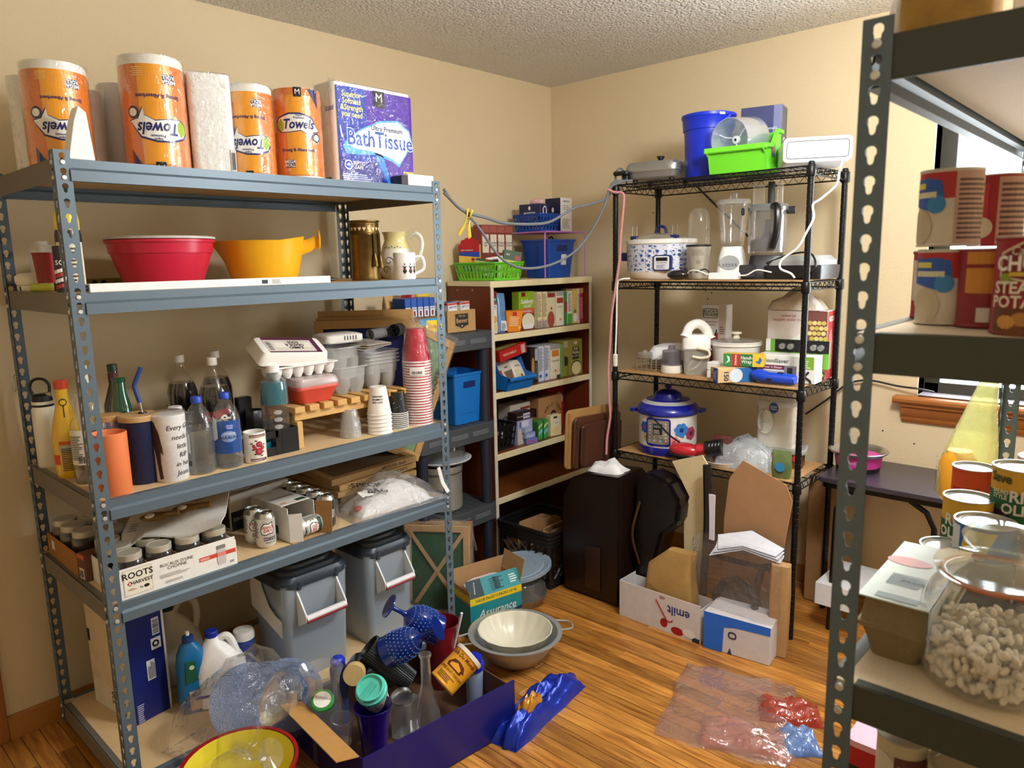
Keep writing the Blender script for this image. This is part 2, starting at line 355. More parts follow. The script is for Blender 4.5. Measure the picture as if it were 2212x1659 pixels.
def rivet_rack(name, label, x0, x1, y0, y1, ztop, levels, mats, boards, npitch=49, w=.038):
    """posts at the four corners; levels = beam top heights; long beams run along y"""
    mp_, mb, mside = mats
    t = thing(name, label, 'shelving', (x0, y0, 0)); Wd, Ln = x1-x0, y1-y0
    for (px, py, sx, sy) in ((0, 0, 1, 1), (Wd, 0, -1, 1), (0, Ln, 1, -1), (Wd, Ln, -1, -1)):
        o = part('post', post_mesh(npitch, w, sx, sy, mp_, name), t); o.location = (px, py, ztop)
    e = .004
    for lv in levels:
        for s in (0, 1):      # long beams
            g = G(); X = Wd-.002 if s else .002; sg = -1 if s else 1
            g.loft([[(X + sg*px*1.0, yy, lv+pz) for px, pz in BEAMP] for yy in (w+.001 if not s else w-.004, Ln-w-.001 if not s else Ln-w+.004)])
            b_ = g.o('long_beam', mb, t, 0, 1, .4)
            for yy in (w/2, Ln-w/2):
                for dz in (-.010, -.010-P_):
                    r = RIV if s else RIVB; q = part('rivet', RIV, b_); q.location = (Wd if s else 0, yy, lv+dz); q.rotation_euler = (0, PI/2 if s else -PI/2, 0)
        for s in (0, 1):      # end beams
            Y = Ln-.004 if s else .004
            b_ = G().box((w-.006, Y-.002, lv-.056), (Wd-w+.006, Y+.002, lv)).box((w, Y, lv-.003), (Wd-w, Y+(-.02 if s else .02), lv)).o('end_beam', mside, t)
            for xx in (w/2, Wd-w/2):
                for dz in (-.010, -.010-P_):
                    q = part('rivet', RIV, b_); q.location = (xx, Ln if s else 0, lv+dz); q.rotation_euler = (-PI/2 if s else PI/2, 0, 0)
        G().box((.012, .006, lv-.014), (Wd-.012, Ln-.006, lv-.001)).o('shelf_board', boards, t)
    return t
RIV = G().lathe([(.0001, -.002), (.0062, -.002), (.0062, .002), (.005, .0034), (.0001, .0036)], 12).mesh('rivet', mat('d7d9d6', .35, .6))
RIVB = RIV
S1, S2, S3, S4, S5 = 1.874, 1.531, .960, .655, .100
BLUEGREY = mat('5f707d', .42, .25, .08, .02, 300); TAUPE = mat('76736c', .45, .3, .06)
PBOARD = mat('d6b98c', .8, 0, .18, .03, 260)
rack1 = rivet_rack('rivet_rack', 'tall blue-grey keyhole-post steel rack with five particleboard shelves along the tan wall', .068, .706, 0, 1.3035, 1.897, [s+.002 for s in (S1, S2, S3, S4, S5)], (BLUEGREY, BLUEGREY, TAUPE), PBOARD)
DARKG = mat('42473f', .5, .25, .08, .02, 300)
S31, S32, S33, S34 = 1.868, 1.485, .963, .66
rack3 = rivet_rack('rivet_rack', 'dark charcoal keyhole-post steel rack in the near right foreground, before the window', 2.504, 3.02, .434, 1.715, 1.893, [s+.002 for s in (S31, S32, S33)] + [.632, .12], (DARKG, DARKG, DARKG), mat('d9c7a6', .75, 0, .12, .02, 200))
# splice seams of the two-piece posts
# ================= LAMINATE BOOKCASE =================
BX, BY0, BY1, BZ = .33, 1.953, 2.775, 1.496
MAH = mat('6e2c12', .38, 0, .2, 0, 12, stretch=(4, 4, .6)); EDGE = mat('e9ddb4', .45); EDGE2 = mat('d9d4c4', .4)
t = thing('bookcase', 'mahogany-brown laminate bookcase with cream shelf edges in the room corner', 'bookcase', (0, 0, 0))
for yy in (BY0, BY1-.018):
    s = G().box((.018, yy, 0), (BX-.004, yy+.018, BZ-.02)).o('side_panel', MAH, t)
    G().box((BX-.004, yy-.001, 0), (BX, yy+.019, BZ-.02)).o('edge_strip', EDGE2, s)
    for xx in (.09, .2): G().lathe([(.006, 0), (.006, .002), (.003, .003)], 10).xf((xx, yy if yy < 2.3 else yy+.018, BZ-.045), (PI/2, 0, 0)).o('cam_cover', mat('8a7a6a', .4), s)
BSH = [1.496, 1.231, .937, .617, .383, .075]
for i, z in enumerate(BSH):
    s = G().box((.02, BY0+(.018 if i else -.004), z-.024), (BX-.006, BY1-(.018 if i else -.004), z)).o('shelf', mat('7a4420', .3, 0, .2, 0, 12, stretch=(4, .8, 4)) if i else EDGE, t)
    G().box((BX-.006, BY0+(.018 if i else -.004), z-.032), (BX+.002, BY1-(.018 if i else -.004), z)).o('shelf_edge', EDGE, s, .002)
G().box((.014, BY0, 0), (.018, BY1, BZ-.02)).o('back_panel', mat('3a1a10', .6), t)
# ================= GREY RESIN SHELF between rack and bookcase =================
RES = mat('44484e', .55, 0, .08, .03, 120)
t = thing('resin_shelf', 'dark grey moulded resin shelf unit squeezed between steel rack and bookcase', 'shelving', (0, 0, 0))
RX0, RX1, RY0, RY1 = .02, .37, 1.43, 1.925
for z in (1.262, .812, .390):
    s = G().loft([rr(RX1-RX0, RY1-RY0, .03, z+dz, 4, (RX0+RX1)/2, (RY0+RY1)/2) for dz in (-.085, -.012, 0)]).o('shelf', RES, t, .003)
    g = G()
    for k in range(3):
        y0 = RY0+.05+k*.14; g.box((RX1-.002, y0, z-.055), (RX1+.003, y0+.11, z-.03))
    g.o('moulded_rib', mat('5c626a', .5), s, .002)
    g = G()
    for k in range(9): g.box((RX0+.02, RY0+.04+k*.047, z), (RX1-.02, RY0+.065+k*.047, z+.003))
    g.o('slat_rib', RES, s)
for (x, y) in ((RX0+.04, RY0+.04), (RX1-.04, RY0+.04), (RX0+.04, RY1-.04), (RX1-.04, RY1-.04)):
    for z0, z1 in ((0, .305), (.390, .727), (.812, 1.177)):
        G().lathe([(.030, z0), (.028, z0+.02), (.026, (z0+z1)/2), (.028, z1-.02), (.030, z1)], 16, (x, y, 0)).o('leg_tube', mat('23283a', .45), t)
# ================= BLACK WIRE RACK =================
WX, WY, WW, WD = .862, 2.245, .891, .368
BLK = mat('141416', .35, .4); WZ = [1.925, 1.485, 1.057, .672]
t = thing('wire_rack', 'black chrome-style wire shelving unit with ribbed posts against the back wall', 'shelving', (WX, WY, 0))
pg = G(); z = 0; prof = [(.0125, 0)]
while z < 1.93:
    prof += [(.0125, z+.0215), (.0112, z+.0225), (.0112, z+.0245), (.0125, z+.0254)]; z += .0254
prof += [(.0125, 1.937), (.009, 1.942), (0, 1.942)]
pm = G().lathe(prof, 14).mesh('post', BLK)
for (x, y) in ((0, 0), (WW, 0), (0, WD), (WW, WD)):
    o = part('post', pm, t); o.location = (x, y, 0)
    for zz in WZ: 
        q = G().lathe([(.0165, -.04), (.0185, -.034), (.0175, .0), (.015, .004)], 14, (x, y, zz), False, False).o('collar', BLK, t)
def truss(g, a, b_, z):
    a, b_ = V((a[0], a[1], z)), V((b_[0], b_[1], z)); n = max(4, round((b_-a).length/.024)); dz = V((0, 0, -.03))
    g.tube([a, b_], .0032, 6); g.tube([a+dz, b_+dz], .0032, 6)
    pts = [a.lerp(b_, (i)/n) + (dz if i % 2 else V((0, 0, 0))) for i in range(n+1)]
    g.tube(pts, .002, 5)
for zz in WZ:
    g = G(); e = .006
    for a, b_ in (((0, 0), (WW, 0)), ((0, WD), (WW, WD)), ((0, 0), (0, WD)), ((WW, 0), (WW, WD))): truss(g, a, b_, zz)
    g.o('truss_frame', BLK, t)
    g = G()
    for i in range(1, 34): g.tube([(i*WW/34, 0, zz+.002), (i*WW/34, WD, zz+.002)], .0016, 4)
    for yy in (WD*.33, WD*.67): g.tube([(0, yy, zz-.002), (WW, yy, zz-.002)], .0025, 5)
    g.o('shelf_wires', BLK, t)
BRB = mat('b08858', .8, 0, .12, 0, 40)
for zz, lb in ((WZ[1], 'on the second shelf of the wire rack'), (WZ[2], 'on the third shelf of the wire rack'), (WZ[3], 'under the pressure cooker on the wire rack')):
    g = G().box((WX+.02, WY-.004, zz+.005), (WX+WW-.02, WY+WD-.02, zz+.009)); o = g.o('shelf_liner', BRB); tag(o, 'thin brown hardboard liner ' + lb, 'shelf liner')
Z2, Z3, Z4 = WZ[1]+.0092, WZ[2]+.0092, WZ[3]+.0092
# ================= SMALL BLACK FOLDING TABLE =================
TZ = .68
t = thing('folding_table', 'small black folding table with tube legs under the window', 'table', (1.775, 2.39, 0))
G().loft([rr(.50, .41, .03, z, 4, .25, .205) for z in (TZ-.022, TZ)]).o('table_top', mat('3b3540', .3, 0, .15), t, .003)
G().loft([rr(.47, .38, .03, z, 4, .25, .205) for z in (TZ-.045, TZ-.023)]).o('apron', BLK, t)
for yy in (.04, .37):
    g = G().tube([(.07, yy, .0), (.075, yy, TZ-.14), (.10, yy, TZ-.08), (.15, yy, TZ-.045)], .011, 8).o('leg', BLK, t)
    g = G().tube([(.455, yy, .0), (.44, yy, TZ-.14), (.41, yy, TZ-.08), (.35, yy, TZ-.045)], .011, 8).o('leg', BLK, t)
G().box((.02, .0, .20), (.19, .30, .215)).box((.02, .0, .12), (.19, .008, .20)).o('lower_shelf', mat('eef0fb', .4), t)
# ================= TOP SHELF OF THE STEEL RACK: paper goods =================
def fz(x, y, off=0): return facing(x, y) + PI/2 + off
ORG, ORY = mat('e27d2c', .3, coat=.4), mat('f0a324', .3, coat=.4); NAVY = mat('1c2467', .35); GRN = mat('9fbf33', .4); PAPER = mat('efece4', .8, 0, .06, .15, 90)
def roll(x, y, r, h, label, flip=False, off=0.0, wrap=True):
    t = thing('paper_towel_roll', label, 'paper towels', (x, y, S1+.0015), fz(x, y, off), 'paper towel rolls on the top shelf')
    rng = random.Random(int(x*1000+y*77))
    G().lathe([(.022, 0), (r-.004, 0), (r-.001, .006), (r-.001, h-.012), (r-.006, h-.003), (.024, h), (.02, h-.01), (.02, .01)], 28, (0, 0, 0), False, False).o('paper_roll', PAPER, t)
    if not wrap:
        g = G(); g.lathe([(r*.6, h+.002), (r+.001, h-.004), (r+.0015, h*.5), (r+.001, .002), (r*.6, -.0005)], 28, (0, 0, 0), False, False)
        g.o('plastic_wrap', FILM, t); return t
    z0, z1 = (.0, h*.9) if flip else (h*.03, h*.985)
    w = G().lathe([(r, z0), (r+.0006, z0+.002), (r+.0008, (z0+z1)/2), (r+.0006, z1-.001), (r, z1)], 36, (0, 0, 0), False, False).o('printed_wrap', ORG, t)
    S0 = cyl(r+.0008, 0)
    S = (lambda u, v, e: S0(-u, h*.9-v, e)) if flip else (lambda u, v, e: S0(u, v+h*.04, e))
    S.curved = True; k = h*.94; q = r
    dec(w, S, (-q*.5, .0, q*.55, k*.92), ORY, .0004)
    sw = [(-.95, .60), (-.80, .66), (-.35, .70), (.1, .70), (.55, .66), (.9, .52), (.62, .50), (.45, .40), (.42, .47), (.1, .52), (-.35, .50), (-.72, .50), (-.9, .545)]
    dec(w, S, [(q*a*1.05, k*(b+.005) + (.004 if b > .55 else -.004)) for a, b in sw], NAVY, .0008)
    dec(w, S, [(q*a, k*b) for a, b in sw], mat('f4f3ee', .4), .0011)
    dec(w, S, [(q*a, k*b) for a, b in ((-.95, .60), (-.72, .66), (-.6, .6), (-.62, .53), (-.72, .50), (-.9, .545))], GRN, .0014)
    txt(w, S, 'Towels', q*.0, k*.585, k*.155, NAVY, .0018, .82, .025, .25)
    txt(w, S, 'Super\nPremium', q*.05, k*.675, k*.036, NAVY, .0018)
    txt(w, S, 'Strong & Absorbent', -q*.05, k*.29, k*.052, NAVY, .0018, .95, .02)
    dec(w, S, (-q*.62, k*.085, -q*.22, k*.175), NAVY, .0011); txt(w, S, 'MEGA\nROLL', -q*.42, k*.13, k*.05, WHITE, .0018, 1, .03); txt(w, S, '150', -q*.5, k*.055, k*.035, WHITE, .0014)
    dec(w, S, (-q*.12, k*.9, q*.2, k*1.01), BLACK, .0011); txt(w, S, 'M', q*.04, k*.955, k*.085, WHITE, .0018, 1, .0); 
    disc(w, S, q*.78, k*.44, q*.2, mat('20294a'), .0012); disc(w, S, q*.78, k*.44, q*.13, WHITE, .0016)
    dec(w, S, [(q*.45, k), (q*.95, k), (q*.95, k*.78)], NAVY, .0009)
    lines(w, S, q*.35, k*.03, q*.8, k*.12, 5, 'f0c070', .0011)
    G().lathe([(r*.7, h+.003), (r+.002, h-.004), (r+.0025, h*.5), (r+.002, .003)], 28, (0, 0, 0), False, False).o('plastic_film', clear('ffffff', .01, .12, .5, 18), t)
    return t
roll(.352, .066, .058, .262, 'plain white back of a paper towel roll at the far left end', wrap=False)
roll(.520, .078, .080, .268, 'upside-down orange Towels roll behind the white wedge', True, .12)
roll(.405, .178, .056, .235, 'pale paper towel roll standing behind the white wedge and orange rolls', wrap=False)
roll(.360, .300, .062, .275, 'white paper towel roll half hidden left of the tallest orange roll', wrap=False)
roll(.580, .314, .086, .312, 'upside-down orange Towels roll, the tallest on the top shelf', True, .1)
roll(.430, .455, .075, .298, 'orange paper towel roll mostly hidden behind the tallest orange roll', True, .9)
t = thing('napkin_pack', 'crinkled clear-wrapped white napkin stack between the orange rolls', 'napkin pack', (.60, .468, S1+.0015), fz(.6, .47, .15))
G().loft([rr(.122, .10, .02, z, 4) for z in (0, .01, .27, .285)]).o('napkin_stack', mat('e9ebe8', .75, 0, .06, .5, 60), t); G().loft([rr(.126, .104, .02, z, 4) for z in (0, .01, .272, .289)], False).o('plastic_wrap', FILM, t)
S = front(-.0525); dec(t, S, (.045, .0, .06, .07), mat('d8d8d8')); bars(t, S, .047, .01, .058, .06, 5)
roll(.580, .612, .072, .282, 'upside-down orange Towels roll right of the crinkled napkin stack', True, -.12)
roll(.600, .772, .078, .288, 'upright orange Towels roll beside the blue bath tissue pack', False, .02)
t = thing('bath_tissue_pack', 'blue and purple nine-roll bath tissue pack at the right end of the top shelf', 'toilet paper', (.575, 1.063, S1+.0015), PI/2)
b_ = G().loft([rr(.345, .13, .025, z, 5) for z in (0, .012, .32, .335)]).o('tissue_bundle', PAPER, t, 0)
Wd, Hh = .33, .332; S = front(-.0655)
p = dec(t, S, (-Wd/2+.005, .004, Wd/2+.003, Hh-.008), mat('4a1ca8', .25, coat=.5), .0006)
dec(p, S, [(-Wd/2+.005, .004), (Wd*.14, .004), (.0, .09), (-.035, .16), (-.04, Hh-.008), (-Wd/2+.005, Hh-.008)], mat('1c3fb4', .25, coat=.5), .001)
dec(p, S, [(-Wd/2+.005, .004), (Wd*.1, .004), (-.01, .08), (-.1, .07), (-Wd/2+.005, .09)], mat('19258a', .25, coat=.5), .0013)
dec(p, S, [(Wd*.14, .004), (Wd*.18, .004), (.03, .1), (-.015, .13), (0, .09)], mat('2c8be0', .3), .0013)
dec(p, S, [(-.145, .125), (-.12, .155), (-.06, .19), (.02, .225), (.1, .235), (.155, .205), (.165, .17), (.14, .12), (.10, .07), (.07, .085), (.0, .105), (-.08, .10), (-.13, .10)], mat('5ab0f0', .3), .0013)
dec(p, S, [(-.12, .15), (-.06, .185), (.02, .218), (.1, .228), (.15, .2), (.16, .17), (.135, .12), (.1, .08), (.06, .10), (-.02, .115), (-.1, .12)], mat('dfe4f2', .4), .0018)
txt(p, S, 'BathTissue', .02, .155, .078, mat('f4f6fb'), .0021, .86, .045); txt(p, S, 'BathTissue', .02, .155, .078, mat('1d56b8', .3), .0025, .86, .012)
txt(p, S, 'Ultra Premium', .05, .197, .024, NAVY, .0025); txt(p, S, 'Superior\nSoftness\n&Strength\nyou need', -.1, .265, .026, mat('f4ee9a'), .0025, .9, .02, .1)
dec(p, S, (-.005, .27, .045, Hh-.006), BLACK, .0017); txt(p, S, 'M', .02, .302, .042, WHITE, .0025, 1, 0)
disc(p, S, -.125, .062, .017, WHITE, .0022); disc(p, S, -.125, .062, .013, mat('1c3fb4'), .0026); dec(p, S, [(-.135, .06), (-.115, .06), (-.125, .07)], WHITE, .003)
txt(p, S, 'SEPTIC\nSAFE', -.08, .062, .017, WHITE, .0022); lines(p, S, -.15, .008, -.02, .035, 4, 'b9c3ee', .0022)
dec(p, S, (.118, .02, .167, .055), mat('f0c054'), .0022); txt(p, S, '9', .128, .038, .03, NAVY, .0026, 1, .02); txt(p, S, 'LARGE\nROLLS', .151, .038, .012, NAVY, .0026)
txt(t, left(-.173, .2), 'issue', .04, .05, .03, mat('2747a8'), .001, .9, .01, .1); dec(t, left(-.173), (-.03, .0, .03, .02), NAVY)
G().loft([rr(.352, .138, .03, z, 5) for z in (.003, .30, .338)], False).tube([(-.172, -.05, .336), (-.165, -.03, .35), (-.15, -.05, .34)], .004, 5).o('plastic_film', clear('ffffff', .0, .1, .7, 16), t)
t = thing('flat_carton', 'low black-ended white carton in front of the bath tissue', 'box', (.668, 1.215, S1+.0015), PI/2)
G().box((-.062, -.035, 0), (.062, .035, .04)).o('carton_body', WHITE, t, .002); G().box((-.092, -.032, 0), (-.063, .034, .034)).o('carton_end', mat('2b2b33', .4), t, .002)
g = G().prism([(.049-.063, .0), (.028-.063, 0), (.049-.063, .095), (.063-.063, .135), (.081-.063, .12), (.091-.063, 0)], 0, .05)
o = g.xf((.655, .07, S1+.0015), (PI/2, 0, PI/2)).o('white_wedge', mat('f4f6f8', .5), None, .0015); tag(o, 'white wedge-shaped board standing at the left front of the top shelf', 'board')
# ================= SECOND SHELF: bowls, vase, pitcher =================
def bowl_prof(rb, rt_, h, th, bulge=.55): 
    out = [(0, 0), (rb, 0)] + [(rb+(rt_-rb)*(1-(1-k/8)**(1+bulge)), h*k/8) for k in range(1, 9)]
    return out + [(r-th, z) for r, z in reversed(out[2:])] + [(rb-th, th), (0, th)]
t = thing('mixing_bowl', 'large red plastic mixing bowl with a pale lid', 'bowl', (.40, .368, S2+.0015))
RED = mat('c8203f', .32, 0, .06)
pr = [(.0, 0), (.103, 0), (.112, .004), (.120, .02), (.143, .085), (.149, .108), (.153, .108), (.157, .14), (.163, .141), (.163, .149), (.158, .151), (.155, .14), (.146, .105), (.117, .02), (.105, .006), (0, .006)]
G().lathe(pr, 48).o('bowl_body', RED, t); G().lathe([(.0, .154), (.14, .154), (.158, .152), (.164, .1515), (.1645, .158), (.155, .1605), (0, .1595)], 48).o('lid', mat('c9c6c0', .5), t)
t = thing('batter_bowl', 'yellow plastic batter bowl with a pouring spout and side handle', 'bowl', (.40, .722, S2+.0015), fz(.40, .72, .0))
YEL = mat('f3b61c', .35, 0, .06)
def yloop(r, z, sp, inner=0):
    L_ = []
    for i in range(48):
        a = 2*PI*i/48; q = r; d = abs((a-PI+PI) % (2*PI)-PI); 
        k = max(0, 1-abs(((a-PI) + PI) % (2*PI) - PI)/.42)            # spout at -x
        L_.append((q*math.cos(a) - sp*k*k*(.035), q*math.sin(a), z + sp*.004*k + (.02*sp*max(0, math.cos(a-.2)-.2))))
    return L_
prof = [(.098, 0, 0), (.108, .006, 0), (.118, .03, 0), (.128, .07, .05), (.137, .11, .35), (.141, .135, .9), (.145, .148, 1.0), (.141, .149, 1.0), (.136, .132, .9), (.124, .07, .05), (.112, .03, 0), (.1, .008, 0)]
G().loft([yloop(r, z, s) for r, z, s in prof]).o('bowl_body', YEL, t)
g = G().tube([(.128, -.0, .125), (.16, -.0, .132), (.192, -.0, .148)], [.028, .022, .02], 10, ry=.008); g.sph((.196, 0, .15), (.006, .026, .036), 12, 8); g.o('handle', YEL, t)
t = thing('brass_vase', 'tarnished brass cylinder vase with pierced hearts and hanging tassels', 'vase', (.565, 1.045, S2+.0015), fz(.565, 1.045))
BR = mat('6d5730', .36, .9, .55, .1, 30); r = .054
G().lathe([(.0, 0), (r, 0), (r+.001, .004), (r-.001, .015), (r-.001, .165), (r+.001, .168), (r, .172), (r-.0005, .21), (r+.003, .214), (r+.003, .219), (r-.001, .219), (r-.003, .2), (r-.003, .01), (0, .01)], 36).o('vase_body', BR, t)
S = cyl(r); DK = mat('2e230f', .5)
for i in range(-4, 5):
    u = i*.017; dec(t, S, [(u, .18), (u+.006, .19), (u+.004, .195), (u, .192), (u-.004, .195), (u-.006, .19)], mat('d9c69c'), .0008, 'pierced_heart')
    disc(t, S, u, .204, .0022, DK, .0008, name='pierced_dot')
G().tube([((r+.001)*math.cos(2*PI*i/40), (r+.001)*math.sin(2*PI*i/40), .172+.0015*math.sin(i*2)) for i in range(40)], .0025, 6, True).o('twisted_cord', BR, t)
for a, z0 in ((-PI/2+.62, .10), (-PI/2+1.15, .095)):
    x, y = (r+.005)*math.cos(a), (r+.005)*math.sin(a)
    G().tube([(x*.97, y*.97, .172), (x, y, z0)], .004, 6).lathe([(.004, z0), (.008, z0-.012), (.012, z0-.045), (.011, z0-.05)], 10, (x, y, 0)).o('tassel', BR, t)
t = thing('ceramic_pitcher', 'cream and white ceramic pitcher with scroll painting and a big loop handle', 'pitcher', (.485, 1.255, S2+.0015), fz(.485, 1.255))
pr = [(.0, 0), (.052, 0), (.06, .01), (.066, .04), (.066, .085), (.055, .125), (.045, .15), (.047, .17), (.055, .184), (.052, .184), (.043, .168), (.042, .15), (.06, .08), (.05, .01), (0, .008)]
G().lathe(pr, 32).o('pitcher_body', mat('f3efe2', .2, coat=.6), t); rf = vfun(pr[:9])
S = cyl(lambda v: rf(v), 0); 
G().lathe([(rf(z)+.0006, z) for z in (.118, .126, .14, .15, .16, .172, .183)], 32, (0, 0, 0), False, False).o('yellow_glaze', mat('efe3a0', .2, coat=.6), t)
g = G().tube(sm([(.05, 0, .16), (.075, 0, .178), (.098, 0, .165), (.104, 0, .13), (.09, 0, .085), (.062, 0, .06)]), .0085, 10); g.o('handle', mat('f3efe2', .2, coat=.6), t)
INK = mat('5a5a60', .4)
for (u, v, q) in ((-.03, .07, 1), (.01, .05, -1), (-.045, .035, 1)):
    pts = [(u+q*.018*math.cos(a)*(1-a/9), v+.018*math.sin(a)*(1-a/9)) for a in [i*.5 for i in range(14)]]
    G().tube([S(a, b, .001) for a, b in pts], .0013, 5).o('scroll', INK, t)
for i in range(7): disc(t, S, -.05+.011*i, .122+.004*(i % 2), .004, mat('6d7fae'), .0014, .0025, 8, 'painted_leaf')
t = thing('mug', 'white mug with three dark butterfly prints in front of the pitcher', 'mug', (.645, 1.165, S2+.0015), fz(.645, 1.165))
def mug(t, r, h, m, ha=0, hr=.03):
    G().lathe([(0, 0), (r*.94, 0), (r, .004), (r, h-.002), (r-.001, h), (r-.004, h-.001), (r-.004, .006), (0, .006)], 32).o('mug_body', m, t)
    ca, sa = math.cos(ha), math.sin(ha)
    pts = [(r-.002, h*.82), (r+hr*.7, h*.84), (r+hr, h*.6), (r+hr*.85, h*.35), (r-.002, h*.2)]
    G().tube(sm([(a*ca, a*sa, b) for a, b in pts]), .006, 8).o('handle', m, t)
mug(t, .042, .1, mat('f3f3f1', .2, coat=.6), .0, .032); S = cyl(.042)
for u in (.0, .023, .042):
    dec(t, S, [(u-.010, .052), (u-.003, .042), (u-.008, .03), (u, .02), (u+.008, .03), (u+.003, .042), (u+.010, .052), (u, .047)], mat('2a1c1a')); dec(t, S, [(u-.004, .062), (u, .05), (u+.004, .062), (u, .057)], mat('3a2a26')); disc(t, S, u, .037, .004, mat('7a3a2e'), .0012)
g = G().prism([(-.035, 0), (.05, 0), (.012, .115), (-.03, .10)], -.03, .03).xf((.40, 1.285, S2+.0015), (PI/2, 0, PI/2+.2))
t = g.o('red_carton', mat('b3282c', .35), None, .003); tag(t, 'red tapered plastic package behind the white mug and pitcher', 'package')
# left end of the second shelf
t = thing('mustard_bottle', 'tall yellow-capped condiment jar hidden behind the rack front post', 'jar', (.47, .082, S2+.0015), fz(.47, .08))
G().lathe([(0, 0), (.033, 0), (.034, .01), (.034, .16), (.03, .18), (.0, .18)], 20).o('jar_body', mat('3a2d28', .3), t); G().lathe([(.0, .17), (.031, .17), (.032, .2), (.028, .225), (.015, .235), (0, .236)], 20).o('cap', mat('f2dc3e', .35), t)
dec(t, cyl(.034), (-.04, .02, .04, .14), mat('e8dfc6')); lines(t, cyl(.034), -.03, .03, .03, .13, 9, '5a4a40')
o = thing('clear_box', 'small clear plastic box behind the red cup on the second shelf', 'box', (.2, .085, S2+.0015), .2)
G().loft([rr(.075, .05, .006, z) for z in (0, .14)]).o('box_body', clear('ffffff', .25, .2), o); G().loft([rr(.03, .03, .006, z) for z in (.14, .152)]).o('lid_tab', clear('ffffff', .4, .2), o)
t = thing('red_cup', 'dark red plastic tumbler at the left end of the second shelf', 'cup', (.32, .062, S2+.026)); G().lathe([(0, 0), (.03, 0), (.037, .085), (.039, .086), (.039, .09), (.035, .09), (.028, .004), (0, .004)], 24).o('cup_body', mat('8c1512', .4), t)
t = thing('salt_can', 'slim dark can with red and white stripes beside the red cup', 'can', (.52, .038, S2+.0015), fz(.52, .04)); G().lathe([(0, 0), (.0145, 0), (.0145, .128), (0, .13)], 16).o('can_body', mat('2a2024', .4), t)
S = cyl(.0145)
for k, c in ((.008, 'b03030'), (.024, 'e8e0d6'), (.038, 'b03030'), (.05, 'e8e0d6')): dec(t, S, [(-.02, k), (.02, k+.012), (.02, k+.022), (-.02, k+.01)], c, name='stripe')
txt(t, S, 'SO', 0, .082, .018, WHITE)
t = thing('smoke_alarm', 'round white smoke alarm lying at the far left of the second shelf', 'smoke alarm', (.20, .052, S2+.0015), .4); G().lathe([(0, 0), (.044, 0), (.046, .008), (.046, .018), (0, .018)], 28).o('alarm_base', mat('e6dfcc', .5), t)
G().lathe([(.0, .019), (.046, .019), (.05, .028), (.05, .045), (.04, .054), (0, .056)], 28).o('alarm_cover', mat('eae3d0', .5), t)
for k in range(8):
    a = k*PI/4; G().cb((.0465*math.cos(a), .0465*math.sin(a), .009), (.003, .003, .012)).o('vent', BLACK, t)
t = thing('highlighter', 'fat yellow-green marker lying under the red cup', 'marker', (.345, .045, S2+.0135), .0); G().lathe([(0, -.04), (.012, -.04), (.012, .04), (0, .04)], 16).xf((0, 0, 0), (0, PI/2, 1.3)).o('marker_body', mat('c7c640', .4), t); G().lathe([(.0122, .02), (.0122, .028)], 16, (0, 0, 0), False, False).xf((0, 0, 0), (0, PI/2, 1.3)).o('band', BLACK, t)
t = thing('level', 'dull green spirit level lying behind the red mixing bowl', 'tool', (.14, .34, S2+.0015), PI/2); G().box((-.19, -.012, 0), (.19, .012, .032)).o('level_body', mat('8c8530', .5), t, .002)
for u in (-.10, -.072): disc(t, front(-.0122), u, .018, .009, BLACK, .0006)
txt(t, front(-.0122), 'ECO  V', -.01, .017, .018, mat('4a4a1c'), .0006)
t = thing('curtain_rod', 'long white boxed tube lying along the front of the second shelf', 'tube', (.668, .44, S2+.0015), PI/2); G().box((-.385, -.014, 0), (.37, .014, .024)).o('tube_body', WHITE, t, .002); G().lathe([(.006, .37), (.007, .385), (.003, .402)], 10).xf((0, 0, .011), (0, PI/2, 0)).o('tip', BLACK, t); G().lathe([(.008, 0), (.008, .008)], 10).xf((-.385, 0, .012), (0, -PI/2, 0)).o('end_plug', mat('333844', .4), t)
dec(t, front(-.0141), (.115, .006, .135, .018), BLACK); lines(t, front(-.0141), .15, .006, .19, .02, 3, '999999')
# ================= THIRD SHELF: bottles, tumblers, cups =================
def bottle(name, label, x, y, z, prof, m, cap=None, capm=None, liquid=None, lm=None, off=0, cat='bottle', n=28, group=None):
    """prof: outer profile; cap: (r, z0, z1); liquid: fill height"""
    t = thing(name, label, cat, (x, y, z+.0015), fz(x, y, off), group)
    G().lathe([(0, prof[0][1])] + prof, n, c1=not cap).o('bottle_body', m, t)
    if liquid:
        f = vfun(prof); zs = sorted(set([.004] + [q for _, q in prof if .004 < q < liquid] + [liquid]))
        G().lathe([(0, .004)] + [(f(q)-.002, q) for q in zs] + [(0, liquid)], n).o('liquid', lm, t)
    if cap: G().lathe([(cap[0]*.9, cap[1]), (cap[0], cap[1]+.001), (cap[0], cap[2]-.002), (cap[0]*.92, cap[2]), (0, cap[2])], 20).o('cap', capm, t)
    return t
# insulated flask
t = thing('water_flask', 'white insulated flask with black carry-loop lid at the left end', 'flask', (.150, .046, S3+.0015), fz(.15, .046)); WF = mat('e9e3d0', .45)
G().lathe([(0, 0), (.033, 0), (.035, .004), (.035, .19), (.03, .2), (0, .2)], 24).o('flask_body', WF, t); G().lathe([(.0, .2), (.031, .2), (.031, .207), (0, .207)], 24).o('lid_ring', BLACK, t); G().lathe([(.0, .207), (.032, .207), (.032, .217), (0, .217)], 24).o('lid_band', WF, t); G().lathe([(.0, .217), (.03, .217), (.026, .235), (.018, .24), (0, .24)], 24).o('lid', BLACK, t)
G().tube(sm([(-.022, 0, .236), (-.03, 0, .262), (-.02, 0, .285), (.005, 0, .288), (.022, 0, .27), (.022, 0, .24)]), .0045, 8).o('carry_loop', BLACK, t); G().cb((.018, -.012, .238), (.016, .012, .016)).o('spout_plate', STEEL, t, .002)
